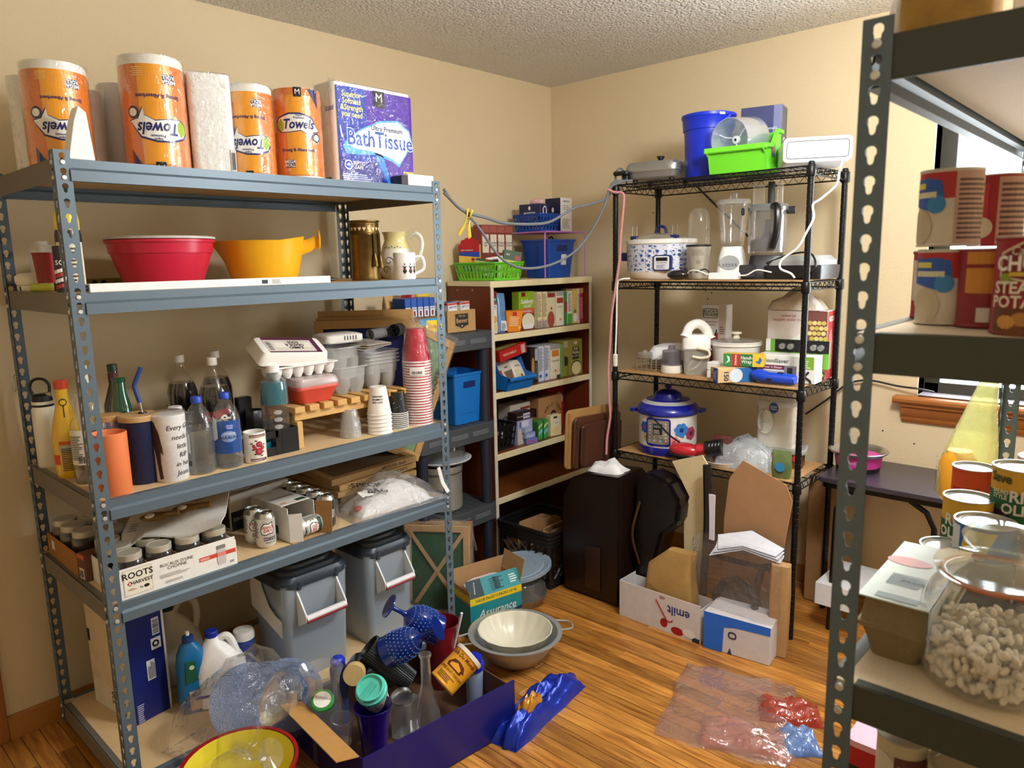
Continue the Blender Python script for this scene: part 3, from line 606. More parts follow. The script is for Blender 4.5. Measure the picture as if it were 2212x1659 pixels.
t = bottle('advocaat_bottle', 'yellow bottle with a red cap and grey label at the left end', .336, .052, S3, [(.036, 0), (.038, .005), (.041, .05), (.041, .12), (.034, .17), (.02, .225), (.0165, .245), (.0165, .28)], mat('e3b41e', .18, coat=.7), (.019, .275, .302), mat('c73a1e', .3, coat=.5))
S = cyl(vfun([(.036, 0), (.041, .05), (.041, .12), (.034, .17), (.02, .225), (.0165, .28)])); dec(t, S, (-.024, .02, .04, .105), mat('b9b5ab')); lines(t, S, -.02, .025, .036, .098, 13, '4a4038'); dec(t, S, (-.024, .107, .04, .118), mat('d05a28')); dec(t, S, (-.05, .045, -.026, .075), mat('d0401e'))
disc(t, S, .0, .235, .011, BLACK, .001); disc(t, S, .0, .235, .008, mat('e3b41e'), .0014); dec(t, S, [(-.0015, .19), (.0015, .19), (.0015, .226), (-.0015, .226)], mat('3a2410'))
GL = clear('ffffff', .03, .04); pr = [(.034, 0), (.036, .004), (.036, .16), (.033, .185), (.02, .205), (.0145, .22), (.0145, .262), (.016, .264), (.016, .274), (.013, .275)]
t = bottle('liquor_bottle', 'clear glass liquor bottle with white back label beside the rack post', .452, .066, S3, pr, GL, liquid=.045, lm=clear('cfc8b8', .25, .05)); S = cyl(.036); dec(t, S, (-.05, .06, -.0, .165), mat('e4e0d4')); lines(t, S, -.047, .075, -.005, .15, 14, '55504a'); bars(t, S, -.022, .065, -.003, .085, 8); dec(t, S, (.012, .05, .05, .17), mat('d5cfc0')); disc(t, S, .016, .13, .01, mat('7a2a20'))
t = bottle('liquor_bottle', 'clear liquor bottle with a tall white screw cap, rear left', .300, .125, S3, [(.034, 0), (.036, .004), (.036, .19), (.03, .22), (.0155, .245), (.0145, .3)], GL, (.0165, .272, .335), mat('e9e4d4', .4)); G().lathe([(.0168, .272), (.0168, .278)], 18, (0, 0, 0), False, False).o('cap_band', NAVY, t)
t = bottle('wine_bottle', 'dark bottle with a maroon neck label behind the rack post', .330, .205, S3, [(.034, 0), (.036, .004), (.036, .2), (.02, .25), (.014, .27), (.014, .33)], mat('1c1a16', .15, coat=.8), (.015, .31, .332), mat('10301c')); dec(t, cyl(.0145), (-.02, .275, .02, .305), mat('4a1a1a'))
t = bottle('green_bottle', 'twisted dark green glass bottle neck behind the patterned tumbler', .455, .178, S3, [(.03, 0), (.031, .18), (.027, .22), (.019, .255), (.017, .29), (.019, .292), (.019, .302), (.016, .304)], mat('164a34', .12, coat=.8))
t = thing('tumbler', 'plain coral-orange cylindrical tumbler at the front left corner', 'tumbler', (.637, .074, S3+.0015)); G().lathe([(0, 0), (.044, 0), (.047, .005), (.047, .176), (.045, .178), (.043, .172), (.041, .006), (0, .006)], 36).o('tumbler_body', mat('e8814d', .55, 0, .05), t)
t = thing('tumbler', 'white tumbler with purple line pattern and wooden lid behind the orange one', 'tumbler', (.520, .118, S3+.0015), fz(.52, .118)); G().lathe([(0, 0), (.034, 0), (.036, .005), (.036, .19), (0, .19)], 30).o('tumbler_body', mat('e9e7ee', .5), t); G().lathe([(.0, .19), (.038, .19), (.038, .205), (.036, .207), (0, .207)], 30).o('wooden_lid', mat('c59a64', .6, 0, .2, 0, 60), t)
S = cyl(.036); PUR = mat('5a5a96', .5); gl = []
vs = []; fs = []
for i in range(-5, 6):
    for j in range(7):
        u, v = i*.0105, .02+j*.025; s = 1 if (i+j) % 2 else -1
        for k in range(4):
            o_ = len(vs); a, b_ = u-.005+k*.0028, v; vs += [(a, b_), (a+.001, b_), (a+.001+s*.0045, b_+.02), (a+s*.0045, b_+.02)]; fs.append((o_, o_+1, o_+2, o_+3))
lay(S, vs, fs, 'line_pattern', PUR, t, .0008); disc(t, S, -.01, .165, .008, PUR, .001); disc(t, S, -.01, .165, .006, mat('e9e7ee'), .0014); disc(t, cyl(.0001), 0, 0, .0001, BLACK)
t = thing('straw_tumbler', 'navy tumbler with wooden lid, steel straw and blue silicone tip', 'tumbler', (.585, .178, S3+.0015), fz(.585, .178)); G().lathe([(0, 0), (.042, 0), (.045, .005), (.053, .19), (0, .19)], 36).o('tumbler_body', mat('14224a', .55), t); G().lathe([(0, .19), (.056, .19), (.056, .203), (.053, .207), (0, .207)], 36).o('wooden_lid', mat('c9a473', .6, 0, .2, 0, 60), t)
G().lathe([(.012, .207), (.011, .211), (0, .211)], 16, (.012, 0, 0)).o('grommet', BLACK, t); G().tube([(.012, 0, .205), (.006, 0, .25)], .0042, 8).o('straw', STEEL, t); G().tube(sm([(.007, 0, .24), (-.002, 0, .285), (.0, 0, .3), (.02, 0, .345)]), .0062, 10).o('straw_tip', mat('1f3f8c', .5), t)
t = thing('tumbler', 'glitter-white tumbler lettered Every Girl needs a little RIP in her Jeans', 'tumbler', (.628, .243, S3+.0015), fz(.628, .243)); pr = [(.044, 0), (.046, .004), (.05, .2)]
G().lathe([(0, 0)] + pr + [(.0485, .202), (0, .2)], 36).o('tumbler_body', mat('e9e6e2', .35, 0, .45, 0, 420), t); G().lathe([(.0, .2), (.05, .2), (.05, .205), (.044, .209), (0, .209)], 30).o('lid', clear('ffffff', .25, .1), t)
S = cyl(vfun(pr)); INK2 = mat('1a1822', .5)
for s, u, v in (('Every Girl', .034, .165), ('needs a', .036, .135), ('little', .036, .107), ('RIP', .037, .080), ('in her', .036, .053), ('Jeans', .034, .026)): txt(t, S, s, u, v, .021, INK2, .001, .95, .0, .2)
dec(t, S, [(-.052, .19), (-.042, .185), (-.028, .15), (-.022, .11), (-.02, .085), (-.028, .095), (-.03, .06), (-.026, .012), (-.038, .01), (-.046, .08), (-.056, .13)], mat('3a2824'))
# sodas at the back in a carton
COLA = mat('140c08', .12, coat=.8); PETC = clear('ffffff', .02, .06)
def soda(x, y, label, kind):
    pr = [(.042, 0), (.05, .006), (.053, .03), (.053, .07), (.051, .075), (.051, .15), (.0535, .16), (.052, .2), (.042, .235), (.024, .275), (.014, .295), (.0135, .312)]
    t = bottle('soda_bottle', label, x, y, S3, pr, PETC, (.0165, .303, .33), mat('ece8de', .4), .232, COLA, cat='soda bottle', group='two-litre cola bottles at the back of the third shelf'); S = cyl(.0535)
    G().lathe([(.0522, .075), (.0522, .152)], 32, (0, 0, 0), False, False).o('label_band', BLACK, t)
    if kind == 0:
        for R_, mm, e in ((.036, mat('b9b6b4'), .001), (.026, mat('15151a'), .0016)):
            dec(t, S, [(R_*(1 if k % 2 == 0 else .45)*math.cos(PI/2+k*PI/5+.1), .118+R_*(1 if k % 2 == 0 else .45)*math.sin(PI/2+k*PI/5+.1)) for k in range(10)], mm, e, 'printed_star')
        dec(t, S, (-.06, .08, -.045, .145), mat('d9d6cc'), .001)
    elif kind == 1:
        dec(t, S, [(-.05, .11), (.045, .14), (.045, .16), (-.05, .145)], mat('8c1420'), .001); txt(t, S, 'ER.', .03, .118, .05, WHITE, .0016, .9, .03, 0, .9)
    return t
soda(.250, .452, 'cola bottle with a silver star label, leftmost at the back', 0); soda(.425, .488, 'cola bottle with slanted white letters on a red label', 1); soda(.240, .585, 'cola bottle at the very back, only cap and shoulder showing', 2)
t = thing('soda_carton', 'low open brown cardboard carton around the cola bottles', 'box', (0, 0, S3+.0015))
for a, b_ in (((.17, .36, 0), (.174, .66, .13)), ((.30, .36, 0), (.49, .364, .11)), ((.486, .365, 0), (.49, .42, .10)), ((.17, .36, 0), (.30, .364, .13))): G().box(a, b_).o('carton_wall', mat('8a6a45', .85), t)
t = bottle('sports_drink', 'dark sports drink bottle with a white cap and ZERO label', .520, .312, S3, [(.028, 0), (.031, .004), (.031, .05), (.029, .055), (.029, .12), (.032, .13), (.03, .155), (.018, .175), (.016, .18)], mat('1a1420', .15, coat=.7), (.021, .18, .2), mat('e6e2e0', .4)); S = cyl(.031); dec(t, S, (-.045, .075, .045, .118), mat('d9d6d6')); txt(t, S, 'ZERO', .005, .097, .03, INK2, .0012, 1, .03); txt(t, S, 'POWERADE', 0, .122, .012, WHITE, .0016)
def water(x, y, label, lab):
    pr = [(.036, 0), (.043, .005), (.0435, .03), (.042, .036), (.0435, .042), (.0435, .13), (.041, .16), (.033, .19), (.018, .212), (.0135, .218), (.0135, .226)]
    t = bottle('water_bottle', label, x, y, S3, pr, clear('ffffff', .04, .05, .15, 30), (.0165, .22, .24), mat('1f49b8', .4), .145, clear('d3dde3', .12, .04), group='clear water bottles on the third shelf'); S = cyl(.0437)
    if lab:
        dec(t, S, (-.05, .05, .05, .155), clear('3a6cc8', .75, .2), .001); dec(t, S, [(-.03, .1), (-.03, .16), (-.045, .17), (-.045, .09)], mat('dfe6ea'), .0013); disc(t, S, .008, .136, .015, mat('2d5fc4'), .0014, .010); txt(t, S, 'Great\nValue', .008, .136, .008, WHITE, .002)
        disc(t, S, .004, .105, .024, mat('7f9fd0'), .0014, .018); txt(t, S, 'HYDRATE', .006, .114, .008, WHITE, .002); txt(t, S, 'ALKALINE', .006, .102, .013, NAVY, .002)
    else:
        dec(t, S, (-.05, .07, -.03, .13), mat('cfd3d3'), .001); bars(t, S, -.042, .03, -.03, .045, 5)
water(.625, .336, 'unlabelled clear water bottle with a blue cap', 0); water(.628, .424, 'water bottle with a blue ALKALINE label and blue cap', 1)
t = thing('mug', 'white china mug with a red rose bouquet, handle to the left', 'mug', (.640, .508, S3+.0015), fz(.64, .508)); mug(t, .036, .1, mat('f0ebe0', .2, coat=.6), PI, .028); S = cyl(.036)
for v in (.006, .085): dec(t, S, (-.016, v, .04, v+.009), mat('6a2420')); lines(t, S, -.014, v+.002, .038, v+.007, 2, 'e6dccb')
for u, v, r in ((.014, .062, .010), (.012, .038, .012), (.0, .05, .006), (-.004, .058, .005), (.024, .05, .007)): disc(t, S, u, v, r, mat('9c1f34'), .001); disc(t, S, u+.001, v+.001, r*.55, mat('c24a5c'), .0014, n=7)
for u, v in ((-.006, .045), (.0, .03), (.026, .036), (.03, .06), (.004, .074), (-.01, .066), (.02, .024)): disc(t, S, u, v, .005, mat('3c5a3a'), .0009, .0025, 8, 'leaf_print')
# black caddy with bottle and teal glass
t = thing('drink_caddy', 'black plastic caddy with square compartments beside the wooden riser', 'caddy', (.560, .600, S3+.0015), PI/2); PB = mat('191a1c', .35)
G().box((-.075, -.07, 0), (.075, .09, .006)).box((-.075, -.07, .0), (-.071, .09, .06)).box((.071, -.07, 0), (.075, .09, .085)).box((-.075, .086, 0), (.075, .09, .09)).box((-.002, -.07, 0), (.002, .09, .07)).o('caddy_body', PB, t, .001)
for x0, x1, h in ((-.075, -.012, .03), (.012, .075, .085), (-.012, .012, .085)): G().box((x0, -.072, 0), (x1, -.068, h)).o('front_panel', PB, t, .001)
G().box((-.075, -.072, .06), (.0, -.068, .085)).o('front_panel', PB, t, .001); G().lathe([(.03, .09), (.03, .15), (.027, .15), (.027, .1)], 6, (-.035, .02, 0)).o('hex_sleeve', PB, t, .001); G().box((-.07, .055, .09), (-.02, .085, .19)).o('rear_block', PB, t, .003)
o = thing('teal_glass', 'small teal glass votive tucked in the black caddy', 'glass', (.592, .565, S3+.008), 0); G().lathe([(0, 0), (.022, 0), (.026, .04), (.024, .04), (.02, .004), (0, .004)], 20).o('glass_body', clear('1f9fc0', .6, .08), o)
t = bottle('mouthwash_bottle', 'clear squarish bottle with teal liquid band and a white cap in the caddy', .572, .628, S3+.012, [(.042, 0), (.046, .005), (.046, .20), (.042, .232), (.022, .252), (.018, .256), (.018, .266)], clear('ffffff', .05, .05), (.023, .262, .288), WHITE, off=0)
G().lathe([(.0452, .155), (.0452, .2), (.0412, .23), (.0, .232)], 28, c0=True).o('teal_liquid', clear('1c9bb0', .6, .06), t); G().lathe([(.0, .004), (.0445, .006), (.0445, .07), (0, .07)], 28).o('lower_liquid', clear('3b5f78', .45, .06), t)
S = cyl(.0465)
for v in (.055, .08, .105, .13): disc(t, S, .008, v, .014, clear('ffffff', .5, .2), .001, .008)
# wooden slat riser
PINE = mat('d3a765', .65, 0, .18, 0, 25, stretch=(1, 6, 6)); RZ = S3+.150
t = thing('wooden_riser', 'small pine slatted riser carrying egg cartons and food tubs', 'riser', (0, 0, 0))
for k in range(9):
    y0 = .672+k*.058; G().box((.385, y0, RZ-.022), (.625, y0+.04, RZ)).o('slat', PINE, t, .002)
for x0 in (.40, .585): G().box((x0, .68, RZ-.052), (x0+.02, 1.175, RZ-.0225)).o('rail', PINE, t, .002)
for x0 in (.40, .585):
    for y0 in (.68, 1.15): G().box((x0-.004, y0, S3+.0015), (x0+.034, y0+.022, RZ-.053)).o('leg', PINE, t, .002)
# food tubs and cartons on the riser
t = thing('food_tub', 'coral red food tub with a frosted lid, front left on the riser', 'food container', (.545, .782, RZ+.0015), PI/2)
G().loft([rr(a, b_, .02, z) for a, b_, z in ((.125, .10, 0), (.14, .112, .02), (.165, .135, .05))]).o('tub', mat('cf4a38', .4), t); G().loft([rr(a, b_, .02, z) for a, b_, z in ((.17, .14, .05), (.172, .142, .056), (.168, .138, .062))]).o('rim', mat('d4584a', .4), t); G().loft([rr(a, b_, .02, z) for a, b_, z in ((.172, .142, .062), (.174, .144, .07), (.16, .13, .088), (.15, .12, .09))]).o('lid', clear('f4e0e0', .75, .3), t)
FOAM = mat('ece9e4', .7, 0, .03)
t = thing('egg_carton', 'white foam egg carton with a purple JUMBO label, lid tilted, on the red tub', 'egg carton', (.520, .775, RZ+.093), PI/2+.05)
g = G()
for i in range(6):
    for j in range(2): g.lathe([(0, 0), (.011, 0), (.02, .018), (.024, .042)], 12, (-.125+i*.044, -.024+j*.048, 0), c1=False)
g.o('egg_cups', FOAM, t); G().loft([rr(.275, .108, .012, z, 3, -.015) for z in (.040, .044)]).o('tray_rim', FOAM, t)
lid = G().loft([rr(a, b_, .015, z, 3) for a, b_, z in ((.28, .115, 0), (.275, .11, .012), (.26, .092, .045), (.255, .088, .047))]).o('lid', FOAM, t); lid.location = (-.055, .004, .075); lid.rotation_euler = (.58, .10, 0)
S = top(.0475); dec(lid, S, (-.105, -.042, .105, .042), mat('ddd6cc')); dec(lid, S, (-.105, .028, .105, .042), mat('5a2a4a'), .001); dec(lid, S, (.085, -.042, .105, .028), mat('5a2a4a'), .001); dec(lid, S, (-.105, -.042, .105, -.036), mat('5a2a4a'), .001)
txt(lid, S, 'JUMBO\nGRADE A\nEGGS', .01, .0, .018, mat('2a1a26'), .0012, 1, .03, 0, PI); bars(lid, flat((-.09, 0, .0475), (0, 1, 0), (-1, 0, 0)), -.03, -.008, .02, .01, 9)
for u in (-.05, .055): dec(lid, S, (u-.022, -.014, u+.022, .014), mat('efeadf'), .0011)
lines(lid, right(.1335, 0), -.03, .012, .03, .03, 3, '7a7a80')
MILK = clear('eef0f0', .45, .25)
def cuptray(t, n, m, w=.15, d=.115, z=0, mm=None):
    g = G()
    for i in range(n):
        for j in range(m): g.lathe([(0, 0), (.02, 0), (.031, .03), (.034, .065)], 14, (-w/2+w/n*(i+.5), -d/2+d/m*(j+.5), z), c1=False)
    g.o('moulded_cup', mm or MILK, t); G().loft([rr(a, b_, .02, q, 3) for a, b_, q in ((w, d, z+.06), (w+.004, d+.004, z+.095), (w+.02, d+.02, z+.098), (w+.02, d+.02, z+.103))], False, False).o('tray_wall', mm or MILK, t)
t = thing('clear_tub', 'clear four-cup produce tub, lower of the two in the middle of the riser', 'food container', (.500, .965, RZ+.0015), PI/2); cuptray(t, 2, 2, .125, .11)
t = thing('clear_tub', 'clear four-cup produce tub stacked upside on another mid riser', 'food container', (.490, .955, RZ+.075), PI/2+.1); cuptray(t, 2, 2, .115, .10)
for k in range(4):
    t = thing('clear_tub', ['bottom clear tub of the nested stack at the riser right end', 'second clear tub up in the nested stack at the riser right end', 'third clear tub up in the nested stack at the riser right end', 'uppermost clear tub in the nested stack at the riser right end'][k], 'food container', (.492, 1.115, RZ+.0015+k*.014), PI/2+.03*k, 'nested clear tubs'); cuptray(t, 2, 2, .145, .115)
t = thing('vented_plate', 'white plastic steamer tray with slotted vents on the stacked tubs', 'tray', (.440, .985, RZ+.187), PI/2-.1); G().loft([rr(a, b_, .02, z) for a, b_, z in ((.15, .12, 0), (.16, .13, .008), (.16, .13, .03), (.13, .10, .036))]).o('tray_body', FOAM, t, .002)
for k in range(5): G().cb((-.005+k*.012, -.0655, .02), (.004, .002, .016)).o('vent_slot', mat('3a3c3e'), t)
t = thing('newspaper', 'folded grey newspaper page stuffed beside the rolled mats', 'newspaper', (.52, 1.06, RZ+.162), .2); g = G()
for k in range(3): g.loft([[(-.08, -.06+k*.01, .004*k), (.06, -.075+.01*k, .008*k), (.075, .06, .01+.004*k), (-.07, .07, .016+.005*k)], [(-.08, -.06+k*.01, .004*k+.001), (.06, -.075+.01*k, .008*k+.001), (.075, .06, .011+.004*k), (-.07, .07, .017+.005*k)]])
g.o('paper_sheet', mat('c9c2b6', .9, 0, .45, 0, 45), t); lines(t, flat((0, 0, .03), (0, 1, 0), (-1, .1, .1)), -.05, -.05, .05, .05, 9, '6a6a6a')
t = thing('rolled_mat', 'rolled light grey shelf-liner mat on the riser', 'mat', (.455, 1.125, RZ+.205), 0)
def spiral(r, n, a0=0): return [((r*(.25+.75*i/n))*math.cos(a0+i*.45), (r*(.25+.75*i/n))*math.sin(a0+i*.45)) for i in range(n+1)]
def rolled(t, r, ln, m, rot):
    sp = spiral(r, 40); g = G().loft([[(x, y, z) for x, y in sp] + [(x*.93, y*.93, z) for x, y in reversed(sp)] for z in (0, ln)]); g.xf((0, 0, 0), rot); g.o('mat_roll', m, t, 0, 1, .8)
rolled(t, .024, .15, mat('7b7c7b', .9, 0, .3, .3, 220), (PI/2, 0, PI+.35))
t = thing('rolled_mat', 'rolled black ribbed mat behind the light grey roll', 'mat', (.425, 1.24, RZ+.208), 0); rolled(t, .03, .24, mat('2b2c2e', .85, 0, .3, .3, 220), (PI/2, 0, PI+.55))
t.location = (.47, 1.235, RZ+.213)
# cup stacks
def cupstack(name, label, x, y, n, r0, r1, h, dz, m, rimm, z=S3, rimr=.002):
    """upside-down nested cups, mouth down: r0 base radius (top), r1 mouth radius"""
    ms = G().lathe([(r1, 0), (r1+.002, .002), (r1, .004), (r0, h), (r0-.003, h), (0, h-.004)], 28, c0=False).mesh('cup_body', m); rm = G().tube([(r1*math.cos(a), r1*math.sin(a), .002) for a in [2*PI*i/28 for i in range(28)]], rimr, 6, True).mesh('rim', rimm)
    for k in range(n):
        lb = label if n == 1 else label + (', uppermost' if k == n-1 else '')
        t = thing(name, lb, 'cup', (x, y, z+.0015+k*dz), fz(x, y), 'nested cups: ' + label[:30]); part('cup_body', ms, t); part('rim', rm, t); last = t
    return last
t = cupstack('plastic_cup', 'single film-wrapped clear plastic cup turned upside down under the riser', .600, .910, 1, .024, .040, .105, 0, clear('e8e8ea', .55, .2, .4, 60), clear('e8e8ea', .7, .2)); G().lathe([(.043, 0), (.041, .05), (.03, .1), (.0, .112)], 24, c0=False).o('film_wrap', FILM, t)
WC = mat('f1eee8', .5)
t = cupstack('paper_cup', 'white paper coffee cup in the short upside-down stack', .640, 1.015, 6, .030, .045, .105, .0145, WC, WC); S = cyl(lambda v: .045-.00014*0-v*.143); 
for i, s in enumerate(('ORGANIC', 'COMPOST', 'HOT CUP')): txt(t, S, s, -.005, .072-.011*i, .009, mat('2a2a2a'), .001, 1, .03, 0, PI)
t = cupstack('paper_cup', 'black paper cup with gold dots in the striped-rim stack', .632, 1.112, 9, .026, .037, .085, .0075, mat('17171b', .4), WHITE); S = cyl(lambda v: .037-v*.13); rng = random.Random(5)
for k in range(34): disc(t, S, rng.uniform(-.05, .05), rng.uniform(.01, .075), rng.uniform(.0006, .0016), mat('e6dcb8', .4), .001, n=8, name='gold_dot')
G().tube([(.026*math.cos(a), .026*math.sin(a), .085) for a in [2*PI*i/28 for i in range(28)]], .0018, 6, True).o('gold_ring', mat('c9a43c', .3, .8), t)
RC = mat('b81e38', .35)
t = cupstack('party_cup', 'red plastic party cup in the tall bagged stack by the rack corner', .628, 1.218, 24, .035, .054, .13, .0108, RC, mat('f2ecea', .4), rimr=.0034)
o = G().lathe([(.058, .0), (.059, .05), (.058, .26), (.053, .31), (.04, .388), (.022, .394), (.01, .40), (.022, .42), (.03, .428)], 28, (0, 0, 0), True, False).o('bag_of_cups', clear('ffffff', .03, .1, .8, 30)); o.location = (.628, 1.218, S3+.0015); tag(o, 'clear gathered plastic bag around the tall red cup stack', 'bag')
dec(o, cyl(.0595, 0, facing(.628, 1.218)), (-.03, .2, .03, .232), mat('e9e6e2'), .001); bars(o, cyl(.0595, 0, facing(.628, 1.218)), -.02, .205, .02, .216, 12, e=.0015)
# furnace filters leaning at the back
def filt(name, label, x, y, z, rz, lean, w, h, th, face, lets, rot0=0, edge=True, strut=False):
    t = thing(name, label, 'air filter', (x, y, z), rot=(lean, rot0, rz), group=None); K = mat('b78f58', .85, 0, .12, 0, 50)
    for a, b_ in (((-w/2, 0, 0), (w/2, th, .035)), ((-w/2, 0, h-.035), (w/2, th, h)), ((-w/2, 0, .035), (-w/2+.035, th, h-.035)), ((w/2-.035, 0, .035), (w/2, th, h-.035))): G().box(a, b_).o('frame_bar', K, t, .0015)
    G().box((-w/2+.035, th*.35, .035), (w/2-.035, th*.6, h-.035)).o('filter_medium', face, t)
    if strut:
        for s in (1, -1): G().tube([(-s*(w/2-.03), -.0005, .03), (s*(w/2-.03), -.0005, h-.03)], .007, 4, ry=.0012).o('strut', K, t)
    for (S, s, u, v, sz, rt_) in lets: txt(t, S, s, u, v, sz, mat('30261c'), .0009, 1, .01, 0, rt_)
    return t
NB = mat('141a5e', .8, 0, .2, 0, 200); a45 = math.atan2(1.31-1.0, .47-.19)
for k, (dx, dz, lb) in enumerate(((0, 0, 'cardboard-framed blue air filter leaning behind the tubs, nearest of the group'), (.028, .01, 'cardboard-framed air filter second from front behind the red cups'), (.056, .035, 'cardboard-framed air filter rearmost and highest behind the red cups'))):
    w = .40; cx, cy = .385-dx, 1.135+dx; o_ = filt('air_filter', lb, cx-.02, cy+.02, S3+.0015, a45, -.10, w, .405+dz, .024, NB, [(right(w/2, 0, .012), 'DURA' if k == 0 else 'AIR', 0, .33, .02, PI/2), (right(w/2, 0, .012), '16x20', 0, .16, .016, PI/2)])
# bagged filter leaning out past the rack end
t = filt('air_filter', 'plastic-bagged EZ Flow air filter sticking out past the rack end', .470, 1.24, S4+.012, PI/2, 0, .30, .56, .024, mat('6f8d68', .85, 0, .2, 0, 60), [], 0)
t.rotation_euler = (-.0, .46, PI/2); t.location = (.42, 1.24, S4+.14)
txt(t, front(-.0005), 'EZ FLOW', .105, .33, .045, mat('30261c'), .0012, .9, .01, 0, PI/2); txt(t, right(.15, 0, .012), 'EZ FLOW', 0, .33, .02, mat('30261c'), .0012, 1, .01, 0, PI/2); txt(t, right(.15, 0, .012), '20" x 1"', 0, .12, .02, mat('30261c'), .0012, 1, .01, 0, PI/2)
G().loft([rr(.315, .036, .01, z, 3, 0, .012) for z in (.28, .4, .565)] + [rr(.30, .02, .008, .585, 3, .02, .012)], False).o('plastic_bag', FILM, t)
# ================= FOURTH SHELF: canning jars, soda, filters =================
LIDM = mat('c9c4b4', .34, .35, .2, 0, 60); JAM = mat('2a0f12', .25, coat=.5, var=.5, sc_=80)
JP = [(.034, 0), (.038, .004), (.039, .02), (.039, .085), (.036, .098), (.031, .104), (.031, .112)]
JG = G().lathe([(0, 0)] + JP, 20, c1=False).mesh('glass_jar', clear('ffffff', .05, .05)); JF = G().lathe([(0, .003)] + [(r-.0025, max(z, .003)) for r, z in JP[:4]] + [(0, .086)], 18).mesh('preserve', JAM)
JL = G().lathe([(.034, .098), (.0355, .099), (.0355, .116), (.033, .118), (.028, .1175), (.027, .1165), (0, .117)], 24, c0=False).mesh('screw_lid', LIDM)
def jar(x, y, label, grp, z=S4, s=1):
    t = thing('canning_jar', label, 'jar', (x, y, z+.004), random.random()*6, grp); t.scale = (s, s, s)
    part('glass_jar', JG, t); part('preserve', JF, t); part('screw_lid', JL, t); return t
# white canning-jar tray
t = thing('jar_tray', 'white ROOTS & HARVEST cardboard jar tray at the front of the fourth shelf', 'box', (.560, .216, S4+.0015), PI/2); WB = mat('eceae4', .6); KR = mat('a67c4a', .85)
G().box((-.172, -.128, 0), (.172, .13, .003)).o('tray_floor', KR, t)
for a, b_ in (((-.172, -.131, 0), (.172, -.128, .092)), ((-.172, .128, 0), (.172, .131, .07)), ((-.175, -.131, 0), (-.172, .131, .08)), ((.172, -.131, 0), (.175, .131, .08))): G().box(a, b_).o('tray_wall', WB, t)
for k in (-1, 0, 1): G().box((k*.086-.001, -.125, .003), (k*.086+.001, .125, .085)).o('divider', KR, t)
S = front(-.1312); p = t; BK = mat('221d1c', .5)
dec(p, S, (-.165, .008, -.085, .086), mat('c9c2a8'), .0006); dec(p, S, (-.163, .010, -.087, .084), mat('ece8d8'), .0009); txt(p, S, 'ROOTS', -.125, .067, .026, BK, .0014, 1, .02); txt(p, S, 'HARVEST', -.115, .044, .015, BK, .0014, 1, .02); dec(p, S, [(-.148, .036), (-.140, .044), (-.148, .052), (-.156, .044)], mat('b93a34'), .0013); txt(p, S, '&', -.148, .044, .012, WHITE, .002); disc(p, S, -.103, .026, .008, BK, .0013, .005); txt(p, S, 'by', -.117, .026, .01, BK, .0014); dec(p, S, [(-.158, .026), (-.145, .022), (-.128, .025), (-.145, .03)], mat('c9a58a'), .0013)
txt(p, S, "BOCAUX D'UNE\nCHOPINE", -.012, .062, .0135, mat('4a4644'), .001, 1, 0); lines(p, S, -.065, .03, .025, .042, 3, '9a968e'); lines(p, S, -.05, .012, .02, .02, 2, '9a968e')
dec(p, S, (.055, .042, .172, .055), mat('d2483a'), .001); lines(p, S, .058, .045, .09, .053, 2, 'f0dcd6', .0016); dec(p, S, [(.114, .016), (.136, .016), (.139, .024), (.139, .06), (.134, .066), (.116, .066), (.111, .06), (.111, .024)], mat('c9c4c4'), .0016); dec(p, S, (.111, .066, .139, .078), mat('7d7a78'), .0016); dec(p, S, (.111, .042, .139, .055), mat('e08a80'), .002); lines(p, S, .15, .012, .166, .02, 2, '33302c')
NM = {0: 'front', 1: 'second', 2: 'rear'}
for i in range(4):
    for j in range(3):
        x, y = .645-j*.083, .088+i*.0853
        jar(x, y, f"dark preserve jar in the {NM[j]} row of the white tray, {['first','second','third','fourth'][i]} from the rack post", 'canning jars in the white tray', S4+.0035 + (-.0 if not (i == 0 and j == 0) else 0))
t = thing('jar_box', 'brown cardboard flat of jam jars at the left end of the fourth shelf', 'box', (.262, .095, S4+.0015), .0)
for a, b_ in (((-.145, -.078, 0), (.145, -.075, .075)), ((-.145, .075, 0), (.145, .078, .07)), ((-.148, -.078, 0), (-.145, .078, .07)), ((.145, -.078, 0), (.148, .078, .075)), ((-.145, -.075, 0), (.145, .075, .003))): G().box(a, b_).o('carton_wall', mat('a06f38', .85), t)
dec(t, front(-.0782), (-.10, .03, -.07, .06), mat('ddd8cc')); dec(t, right(.1482), (-.04, .02, .05, .05), mat('8a5c2c')); txt(t, right(.1482), 'MADE', .0, .035, .014, mat('5a3a18'), .0012)
for k, (x, y) in enumerate(((.165, .062), (.25, .06), (.335, .068), (.21, .132), (.30, .14), (.375, .135))): jar(x, y, f"dark jam jar in the brown cardboard flat, number {k+1} from the wall".replace('number 1', 'nearest').replace('number 2', 'second').replace('number 3', 'third').replace('number 4', 'fourth').replace('number 5', 'fifth').replace('number 6', 'farthest'), 'jam jars in the brown flat', S4+.0035)
t = thing('coffee_carton', 'narrow red-striped carton wedged between the two jar boxes', 'box', (.445, .058, S4+.0015), .12); G().box((-.025, -.04, 0), (.02, .035, .085)).o('carton_body', mat('6a4030', .6), t, .002); dec(t, front(-.0402), (-.024, .07, .019, .084), mat('d2603f')); dec(t, front(-.0402), (-.02, .006, .012, .04), mat('e0dccf')); bars(t, front(-.0402), -.018, .01, .01, .034, 7, e=.0014)
